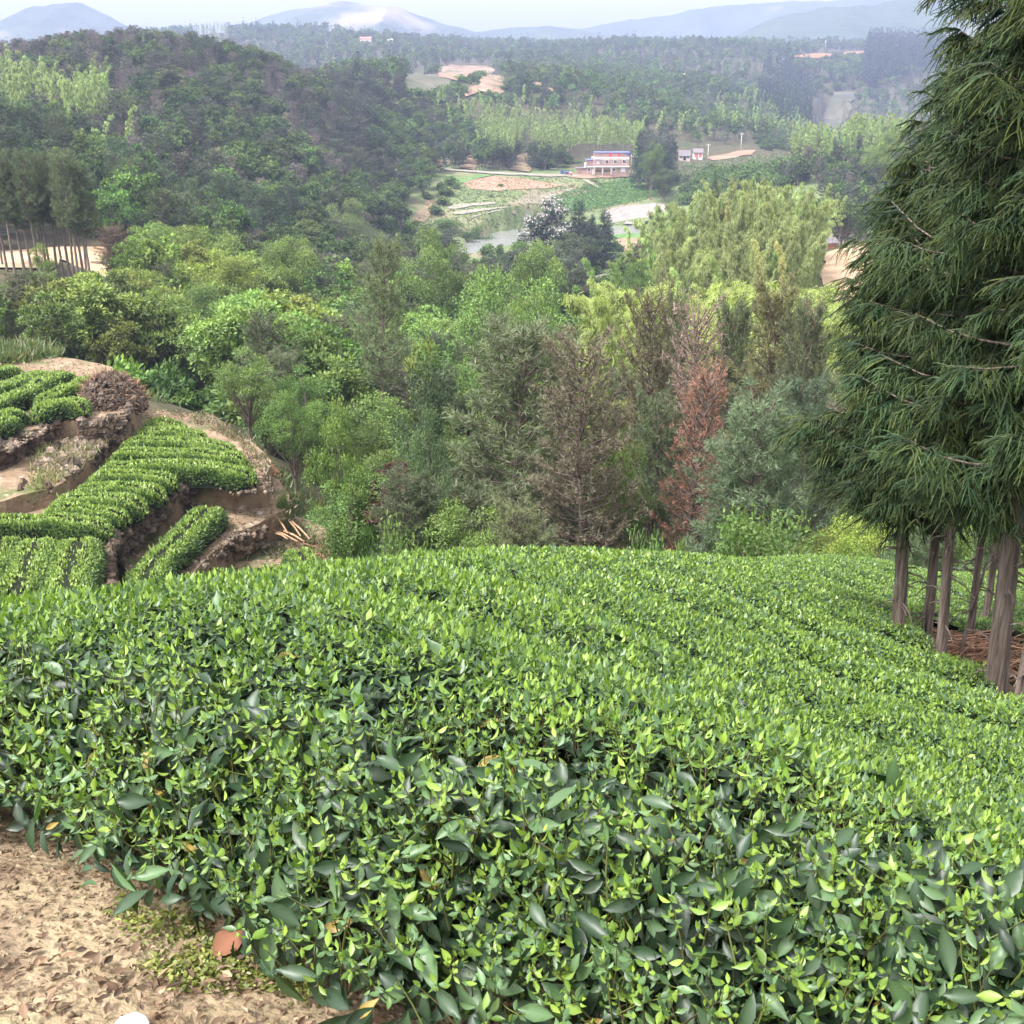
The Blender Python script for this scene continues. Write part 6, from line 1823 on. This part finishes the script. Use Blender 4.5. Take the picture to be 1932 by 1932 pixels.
def jgrid(y0, y1, sp, wid=.60, extra=8):
    ys = np.arange(y0, y1, sp); X, Y = [], []
    for y in ys:
        w = wid * y + extra
        xs = np.arange(-w, w, sp)
        X.append(xs + RNG.uniform(-.45, .45, len(xs)) * sp); Y.append(y + RNG.uniform(-.45, .45, len(xs)) * sp)
    return np.concatenate(X), np.concatenate(Y)


def seen(x, y, zt):
    ok = np.ones(len(x), bool)
    for f in np.concatenate([np.linspace(.05, .9, 30), np.linspace(.91, .985, 12)]):
        m = tz(x * f, y * f)
        ok &= ~(m > zt * f)
    return ok


# reserve what was placed by hand and what is flat open ground
SHEET_POLYS = [np.array(s) for s in SHEETS]


def free(x, y, own=0.0):
    ok = np.ones(len(x), bool)
    for s in SHEET_POLYS:
        x0, y0 = s.min(0); x1, y1 = s.max(0)
        m = (x > x0) & (x < x1) & (y > y0) & (y < y1)
        if m.any():
            i = np.where(m)[0]; ok[i] &= ~in_poly(x[i], y[i], s)
    for pl in RIVER: ok &= ~in_poly(x, y, pl)
    return ok


CAND = []   # kind, x, y, H, W, colour


def near_hero(x, y, f=.75):
    ok = np.ones(len(x), bool)
    for hx, hy, r in HERO_XY: ok &= np.hypot(x - hx, y - hy) > r * f
    return ok


def blocked(u_, v_):
    b = np.zeros(len(u_), bool)
    for p in CLEAR_UV: b |= in_poly(u_, v_, p)
    return b


def add_band(y0, y1, sp, far):
    x, y = jgrid(y0, y1, sp)
    k = free(x, y) & near_hero(x, y, .35 if far == 2 else .75)
    x, y = x[k], y[k]
    z = tz(x, y); n = len(x)
    Hn = RNG.uniform(.75, 1.2, n)
    Hb = np.interp(y, [19, 40, 70, 130, 400, 1500], [3.4, 4.8, 6.5, 6.6, 6.4, 9.0]) * Hn
    u, v = project(x, y, z + Hb * .7)
    ub, vb = project(x, y, z)
    ut, vt = project(x, y, z + Hb)
    zn = zone(u, v)
    k = (u > -120) & (u < 2050) & (vt > -200)
    # terraces stay open, and nothing in front hides them
    tb = in_poly(ub, vb, TERR_UV) & (y < 56); tm = in_poly(u, v, TERR_UV) & (y < 52) | (in_poly(ut, vt, TERR_UV) & (y < 30))
    k &= ~tb & ~tm
    k &= ~((y < 24) & (u < 640)) & ~((y < 21.5) & (u > 1560))
    shr = np.ones(n)
    for f in (.15, .5, .9, 1.0):
        uu, vv = project(x, y, z + Hb * f)
        k &= ~(blocked(uu, vv))
        if f in (.5, .9):
            hw = Hb * .33 / np.maximum(y, 5) / K * 1932
            k &= ~blocked(uu - hw, vv) & ~blocked(uu + hw, vv)
    k &= ~((y < 60) & in_poly(ut, vt, [(1100, 500), (1600, 520), (1660, 560), (1640, 610), (1100, 610)])) & ~((y < 104) & in_poly(ut, vt, [(1215, 300), (1600, 300), (1600, 540), (1215, 520)]))
    k &= seen(x, y, z + Hb)
    k &= ~((y > 200) & (y < 360) & in_poly(ub, vb, [(845, 322), (1062, 322), (1195, 332), (1280, 350), (1500, 300), (1540, 315), (1440, 345), (1290, 390), (1240, 445), (1150, 475), (1000, 458), (880, 478), (860, 455), (775, 428), (800, 380)]))
    q = np.where(k)[0]
    nz = fbm(x / 38, y / 38, 0, 3, 21); nz2 = vnoise(x / 9, y / 9, 0, 23); rr = RNG.random(n)
    for i in q:
        zo = zn[i]; H = Hb[i]; c = None; W = H * RNG.uniform(.62, .95); r = rr[i]; d = y[i]
        br = RNG.uniform(.62, 1.3); kind = 'broad'
        if far == 2:
            if d > 60 and u[i] > 700: continue
            kind = 'bush'; H = RNG.uniform(1.4, 3.2); W = H * RNG.uniform(1.0, 1.6); c = (1.05, 1.08, .8) if r < .4 else ((.8, .95, .75) if r < .8 else (1.25, 1.2, .75))
        elif zo in ('bam_grove', 'bam_front', 'bam_house', 'bam_house2', 'bam_left', 'bam_ridge', 'bam_right', 'bam_mid', 'bam_mid2', 'yellow_left'):
            if zo == 'bam_grove' and (d < 105 or d > 200): continue
            if zo == 'bam_front' and (d < 62): kind = 'pine' if r < .5 else 'broad'
            elif zo in ('bam_mid', 'bam_mid2', 'bam_house2', 'yellow_left') and r < .55: kind = 'broad'; c = (.75, .85, .85)
            elif zo == 'bam_right' and r < .4: kind = 'pine'
            else:
                kind = 'bamboo'; H = RNG.uniform(8.5, 12) * (1 if d > 100 else .72); W = RNG.uniform(1.3, 1.9)
                c = (1.05, 1.15, .95) if zo == 'bam_front' else (.92, .98, 1.0)
                if r > .85: c = (.8, .95, .8)
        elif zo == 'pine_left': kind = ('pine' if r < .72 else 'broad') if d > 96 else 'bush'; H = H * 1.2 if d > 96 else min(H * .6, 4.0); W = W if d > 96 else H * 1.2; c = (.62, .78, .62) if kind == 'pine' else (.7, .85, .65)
        elif zo == 'pine_brown':
            kind = 'pine' if r < .42 else ('pine_half' if r < .57 else 'broad'); c = (.95, .97, .8); W = H * RNG.uniform(.7, 1.0)
            if d < 33: kind = 'bush'; H = min(H, 2.6); c = (.9, 1.0, .75)
        elif zo in ('far_conifer', 'far_conifer2'): kind = 'conifer'; H = RNG.uniform(15, 22); W = H * .3; c = (.8, .9, 1.0)
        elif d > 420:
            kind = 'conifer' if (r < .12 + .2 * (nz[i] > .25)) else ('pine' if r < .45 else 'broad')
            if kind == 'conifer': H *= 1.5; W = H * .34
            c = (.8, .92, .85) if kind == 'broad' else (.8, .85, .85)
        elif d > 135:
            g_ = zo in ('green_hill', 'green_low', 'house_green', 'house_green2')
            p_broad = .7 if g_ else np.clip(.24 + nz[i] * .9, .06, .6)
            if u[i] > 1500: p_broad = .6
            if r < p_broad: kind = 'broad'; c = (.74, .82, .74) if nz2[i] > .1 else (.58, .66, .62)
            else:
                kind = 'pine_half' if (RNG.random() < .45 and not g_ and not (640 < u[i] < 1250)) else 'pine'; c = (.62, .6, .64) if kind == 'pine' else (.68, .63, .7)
        else:
            p = np.clip(.14 - nz[i] * .25, .03, .4)
            if r < p: kind = 'pine'; c = (.9, 1.0, .85); W = H * .6
            elif d < 62 and r > .62: kind = 'bush'; H = RNG.uniform(1.3, 2.8); W = H * RNG.uniform(1.0, 1.5); c = (.95, 1.1, .85)
            else:
                c = (1.12, 1.22, .8) if nz2[i] > .35 else ((.95, 1.15, .85) if nz2[i] > -.25 else (.72, .92, .75))
                br *= 1.1
                if u[i] < 420 and v[i] < 700 and v[i] > 505 and r > .3: c = (1.0, 1.06, .78)
        if kind == 'bush': W = max(W, H * 1.0)
        if c is None: c = (1, 1, 1)
        c = tuple(np.array(c) * br * RNG.uniform(.9, 1.1, 3))
        CAND.append((kind, x[i], y[i], H, W, c, zo))


add_band(19, 34, 1.7, 0)
add_band(44, 82, 2.2, 2)
add_band(34, 64, 2.7, 0)
add_band(64, 135, 3.7, 0)
add_band(135, 420, 4.2, 0)
add_band(420, 700, 6.5, 1)
add_band(700, 1500, 10.5, 1)
# denser stands: bamboo, the tall conifers on the left, far conifer clumps
for zo, y0, y1, sp in (('bam_grove', 108, 175, 1.9), ('bam_house', 350, 440, 3.0), ('bam_left', 150, 260, 3.2), ('bam_right', 300, 420, 4.0), ('far_conifer', 800, 1350, 9.0), ('far_conifer2', 600, 900, 9.0)):
    x, y = jgrid(y0, y1, sp); z = tz(x, y)
    con = 'conifer' in zo
    H = (RNG.uniform(15, 23, len(x)) if con else RNG.uniform(8, 13, len(x)) * (.72 if zo == 'bam_front' else 1))
    u, v = project(x, y, z + H * .72); ub, vb = project(x, y, z + H * .3)
    k = in_poly(u, v, Z[zo]) & free(x, y) & seen(x, y, z + H) & ~blocked(u, v) & ~blocked(ub, vb) & near_hero(x, y, .5)
    for i in np.where(k)[0]:
        c = np.array((.8, .9, 1.0) if con else ((1.15, 1.15, .9) if zo == 'bam_front' else (.92, .98, 1.0))) * RNG.uniform(.8, 1.2)
        CAND.append(('conifer' if con else 'bamboo', x[i], y[i], H[i], H[i] * .3 if con else RNG.uniform(1.3, 1.9), tuple(c), zo))
for poly, y0, y1, sp, hr in (([(1285, 330), (1440, 316), (1520, 300), (1560, 320), (1500, 350), (1290, 395)], 300, 430, 3.6, (1.6, 4)), ([(1420, 262), (1530, 262), (1530, 290), (1440, 284)], 380, 520, 5, (2, 4)),
                         ([(770, 425), (800, 382), (850, 335), (870, 345), (830, 400), (800, 432)], 240, 330, 4.0, (1.2, 3)), ([(990, 318), (1062, 322), (1090, 300), (1010, 295)], 325, 400, 4.5, (1.5, 3.2)),
                         ([(750, 128), (1080, 128), (1080, 198), (750, 198)], 395, 545, 4.5, (1.5, 4.2)), ([(1480, 106), (1665, 102), (1665, 185), (1500, 186)], 700, 1300, 9, (3, 6)), ([(640, 445), (770, 425), (860, 470), (700, 500)], 205, 300, 4.0, (1.6, 3.6)), ([(862, 484), (1000, 464), (1070, 472), (1010, 505), (880, 510)], 196, 256, 3.2, (1.0, 2.6)), ([(1040, 560), (1160, 470), (1215, 480), (1180, 560)], 140, 262, 4.5, (1.2, 3))):
    x, y = jgrid(y0, y1, sp); z = tz(x, y); u, v = project(x, y, z)
    k = in_poly(u, v, poly) & free(x, y) & seen(x, y, z + 3)
    for i in np.where(k)[0]:
        H = RNG.uniform(*hr)
        CAND.append(('bush', x[i], y[i], H, H * RNG.uniform(1.1, 1.9), tuple(np.array((.78, .78, .68)) * RNG.uniform(.6, 1.2)), 'scrub'))
for i in range(120):
    u0 = RNG.uniform(1105, 1630); Y = RNG.uniform(72, 92)
    top = at(u0, (512 if u0 < 1540 else 568) + 46 * abs(math.sin(u0 / 47.0)) * RNG.uniform(.2, 1.3) + RNG.uniform(-6, 14), Y)
    H = top[2] - float(tz(top[0], Y))
    if H > 3: CAND.append(('bamboo', top[0], Y, H, RNG.uniform(2.2, 3.4), tuple(np.array((1.08, 1.2, .95)) * RNG.uniform(.85, 1.15)), 'bam_front'))
# tall bare-stemmed conifers in front of the orange slope on the left
for u in (14, 30, 48, 62, 78, 96, 108, 121, 133, 142, 152, 160, 168, 5, 88, 176, -12):
    Y = RNG.uniform(90, 94.5); p = col_at(u, Y)
    top = at(u, RNG.uniform(290, 345), Y)
    CAND.append(('pine_slim', p[0], Y, top[2] - p[2], RNG.uniform(2.6, 3.6), tuple(np.array((.85, .98, .78)) * RNG.uniform(.8, 1.1)), 'stems'))

# ---- the nearest of each kind are single trees, the rest is woodland nobody could count
REGION = {
    'bam_grove': ('yellow green bamboo stalk of the big grove on the valley side', 'bamboo stalks of the big grove'),
    'bam_front': ('bright yellow bamboo stalk rising behind the brown pines', 'bright bamboo behind the pines'),
    'bam_house': ('pale bamboo stalk on the slope above the brick house', 'bamboo on the slope above the house'),
    'bam_left': ('pale yellow bamboo stalk on the left wooded hill', 'bamboo on the left hill'),
    'stems': ('tall conifer with bare stem in front of the orange slope', 'bare stemmed conifers by the orange slope'),
}
DESC = {'broad': 'leafy green tree', 'pine': 'dull green pine', 'pine_half': 'brownish thin pine', 'bush': 'green bush', 'conifer': 'dark pointed conifer', 'bamboo': 'yellow green bamboo stalk', 'pine_slim': 'tall pine'}


def place_name(k, x, y, zo):
    u, v = project(x, y, float(tz(x, y)) + 3)
    if zo in REGION and (k in ('bamboo', 'pine_slim')): return REGION[zo]
    col = 'left part' if u < 640 else ('middle' if u < 1150 else 'right part')
    if y < 34: w = 'in the near thicket just below the tea slope, ' + col
    elif y < 64: w = 'in the gully woodland behind the tea crest, ' + col
    elif y < 135: w = 'in the dense woodland between terraces and river, ' + col
    elif y < 420:
        w = 'on the wooded hillside left of the river' if u < 840 else ('on the wooded hill right of the river' if u > 1450 else 'on the hill behind the brick house')
    else: w = 'on the hazy far slopes'
    d = DESC[k]
    return (d + ' ' + w, d + 's ' + w)


LIM = {'broadleaf_tree': 250, 'pine_tree': 230, 'bush': 150, 'bamboo': 270, 'conifer_tree': 60}
CAND.sort(key=lambda t: -(t[3] * t[4]) / (t[2] * t[2]))
REST = []
for (k, x, y, H, W, c, zo) in CAND:
    nm = KN[k][0]
    if k != 'pine_slim' and 56 < y < 113:   # the orange slope behind the bare stems stays open
        zg = float(tz(x, y)); ut_, vt_ = project(x, y, zg + H); ub_, vb_ = project(x, y, zg); hw_ = W / 2 / y / K * 1932
        if -40 - hw_ < ut_ < 205 + hw_ and vt_ < 514 and vb_ > 470:
            if vb_ < 530: continue
            s_ = (vb_ - 516) / max(vb_ - vt_, 1); H *= s_; W *= max(s_, .6)
    if COUNT.get(nm, 0) < LIM[nm] and y < 700:
        lab, grp = place_name(k, x, y, zo)
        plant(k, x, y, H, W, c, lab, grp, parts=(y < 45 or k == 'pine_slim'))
    else: REST.append((k, x, y, H, W, c))

# woodland: geometry-node instances of small stand-alone trees
LIBC = bpy.data.collections.new('woodland_kinds')
LIB = []


def lib(kind, pair, H, R, ml):
    me = both(pair, 'wood_' + kind, ml)
    o = bpy.data.objects.new('w%02d' % len(LIB), me); LIBC.objects.link(o); LIB.append((kind, H, R))


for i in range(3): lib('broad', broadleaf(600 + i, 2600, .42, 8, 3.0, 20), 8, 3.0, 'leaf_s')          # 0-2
for i in range(2): lib('pine', pine(610 + i, 10, 2.4, .15, .55, 10, 8, .5, .075), 10, 2.4, 'needle_s')   # 3-4
lib('bamboo', bamboo(620, 11, 700, .55, .13), 11, 1.0, 'bamboo_s'); lib('bamboo', bamboo(621, 11, 700, .55, .13), 11, 1.0, 'bamboo_s')  # 5-6
lib('conifer', conifer(630, 12, 1.9, 900, .8, .3), 12, 1.9, 'needle_s')   # 7
lib('pine_half', pine(640, 10, 2.2, .2, .6, 8, 6, .42, .06, (.19, .17, .155), .85, .5), 10, 2.2, 'needle_s')  # 8
for i in range(2): lib('farbroad', broadleaf(650 + i, 420, 1.0, 8, 3.0, 14), 8, 3.0, 'leaf_s')        # 9-10
lib('farpine', pine(660, 10, 2.6, .15, 1.0, 5, 5, .95, .16), 10, 2.6, 'needle_s')                       # 11
lib('bush', bush(670, 500, .28), 1.6, 1.1, 'leaf_s')                                                   # 12


def wood_object(name, rows, label):
    n = len(rows)
    P = np.array([(r[1], r[2], float(tz(r[1], r[2]))) for r in rows])
    idx, scl = np.zeros(n, int), np.zeros((n, 3))
    for i, (k, x, y, H, W, c) in enumerate(rows):
        far = y > 420
        j = {'broad': 9 + i % 2 if far else i % 3, 'pine': 11 if far else 3 + i % 2, 'bamboo': 5 + i % 2, 'conifer': 7, 'pine_half': 11 if far else 8, 'bush': 12, 'pine_slim': 3}[k]
        idx[i] = j; scl[i] = (W / (2 * LIB[j][2]), W / (2 * LIB[j][2]), H / LIB[j][1])
    me = bpy.data.meshes.new(name); me.vertices.add(n); me.vertices.foreach_set('co', P.ravel().astype(np.float32))
    a = me.attributes.new('idx', 'INT', 'POINT'); a.data.foreach_set('value', idx.astype(np.int32))
    a = me.attributes.new('scl', 'FLOAT_VECTOR', 'POINT'); a.data.foreach_set('vector', scl.ravel().astype(np.float32))
    a = me.attributes.new('rotv', 'FLOAT_VECTOR', 'POINT'); rv = np.zeros((n, 3)); rv[:, 2] = RNG.uniform(0, 6.28, n); a.data.foreach_set('vector', rv.ravel().astype(np.float32))
    a = me.attributes.new('tint', 'FLOAT_COLOR', 'POINT'); a.data.foreach_set('color', np.column_stack([np.array([r[5] for r in rows]), np.ones(n)]).ravel().astype(np.float32))
    o = link(name, me)
    ng = bpy.data.node_groups.new(name + '_nodes', 'GeometryNodeTree')
    ng.interface.new_socket('Geometry', in_out='INPUT', socket_type='NodeSocketGeometry'); ng.interface.new_socket('Geometry', in_out='OUTPUT', socket_type='NodeSocketGeometry')
    gi, go = ng.nodes.new('NodeGroupInput'), ng.nodes.new('NodeGroupOutput')
    ip = ng.nodes.new('GeometryNodeInstanceOnPoints'); ci = ng.nodes.new('GeometryNodeCollectionInfo')
    ci.inputs['Collection'].default_value = LIBC; ci.inputs['Separate Children'].default_value = True; ci.inputs['Reset Children'].default_value = True

    def attr(nm, ty):
        q = ng.nodes.new('GeometryNodeInputNamedAttribute'); q.data_type = ty; q.inputs['Name'].default_value = nm
        return q.outputs['Attribute']
    L = ng.links
    L.new(gi.outputs[0], ip.inputs['Points']); L.new(ci.outputs[0], ip.inputs['Instance']); ip.inputs['Pick Instance'].default_value = True
    L.new(attr('idx', 'INT'), ip.inputs['Instance Index'])
    L.new(attr('rotv', 'FLOAT_VECTOR'), ip.inputs['Rotation']); L.new(attr('scl', 'FLOAT_VECTOR'), ip.inputs['Scale'])
    L.new(ip.outputs[0], go.inputs[0])
    md = o.modifiers.new('wood', 'NODES'); md.node_group = ng
    tag(o, label, 'woodland', kind='stuff')
    return o


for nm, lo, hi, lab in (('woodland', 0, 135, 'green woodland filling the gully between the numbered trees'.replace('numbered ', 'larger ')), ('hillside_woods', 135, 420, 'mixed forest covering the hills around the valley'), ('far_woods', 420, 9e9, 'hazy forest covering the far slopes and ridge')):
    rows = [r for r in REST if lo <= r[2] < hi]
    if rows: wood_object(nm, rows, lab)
print('COUNTS', COUNT, 'rest', len(REST), 'cand', len(CAND))
# ------------------------------------------------------------------ camera, light, air
cam = bpy.data.cameras.new('camera'); cam.sensor_width = 36; cam.sensor_fit = 'HORIZONTAL'; cam.lens = 36 / K
cam.clip_start = .05; cam.clip_end = 60000
co = bpy.data.objects.new('camera', cam); C.objects.link(co)
co.location = (0, 0, 0); co.rotation_euler = (PI / 2 - PITCH, 0, 0)
bpy.context.scene.camera = co

EL_, AZ = math.radians(58), math.radians(-128)   # hazy sun, high, behind the left shoulder
w = bpy.data.worlds.new('World'); bpy.context.scene.world = w; w.use_nodes = True
nt = w.node_tree; nt.nodes.clear()
out = nt.nodes.new('ShaderNodeOutputWorld'); bg = nt.nodes.new('ShaderNodeBackground')
sky = nt.nodes.new('ShaderNodeTexSky'); sky.sky_type = 'NISHITA'; sky.sun_disc = False
sky.sun_elevation = EL_; sky.sun_rotation = AZ; sky.air_density = 1.0; sky.dust_density = 4.0; sky.ozone_density = 1.0
hs = nt.nodes.new('ShaderNodeHueSaturation'); hs.inputs['Saturation'].default_value = .06; hs.inputs['Value'].default_value = 1.0
nt.links.new(sky.outputs[0], hs.inputs['Color']); nt.links.new(hs.outputs[0], bg.inputs[0]); nt.links.new(bg.outputs[0], out.inputs[0])
bg.inputs[1].default_value = .15
sl = bpy.data.lights.new('sun', 'SUN'); sl.energy = 1.5; sl.angle = math.radians(12); sl.color = (1, .965, .91)
so = bpy.data.objects.new('sun', sl); C.objects.link(so)
dv = Vector((math.sin(AZ) * math.cos(EL_), math.cos(AZ) * math.cos(EL_), math.sin(EL_)))
so.rotation_euler = dv.to_track_quat('Z', 'Y').to_euler(); so.location = (0, -20, 60)

HAZE = True
if HAZE:
    m, nt = _new('haze_air')
    out = N(nt, 'ShaderNodeOutputMaterial'); pv = N(nt, 'ShaderNodeVolumePrincipled')
    pv.inputs['Color'].default_value = (.48, .54, .84, 1); pv.inputs['Density'].default_value = .00038; pv.inputs['Anisotropy'].default_value = .2
    nt.links.new(pv.outputs[0], out.inputs['Volume'])
    g = Geo(); box(g, -3000, 3000, -60, 3500, -160, 235)
    tag(g.obj('haze', m), 'pale blue haze filling the valley air', 'haze', kind='stuff')

sc = bpy.context.scene
sc.view_settings.view_transform = 'Standard'; sc.view_settings.look = 'None'; sc.view_settings.gamma = 1; sc.view_settings.use_curve_mapping = False
sc.view_settings.exposure = 1.95
sc.render.engine = 'CYCLES'
cy = sc.cycles
cy.max_bounces = 7; cy.diffuse_bounces = 3; cy.glossy_bounces = 2; cy.transmission_bounces = 4; cy.volume_bounces = 1; cy.transparent_max_bounces = 4
cy.use_denoising = True
cy.caustics_reflective = False; cy.caustics_refractive = False
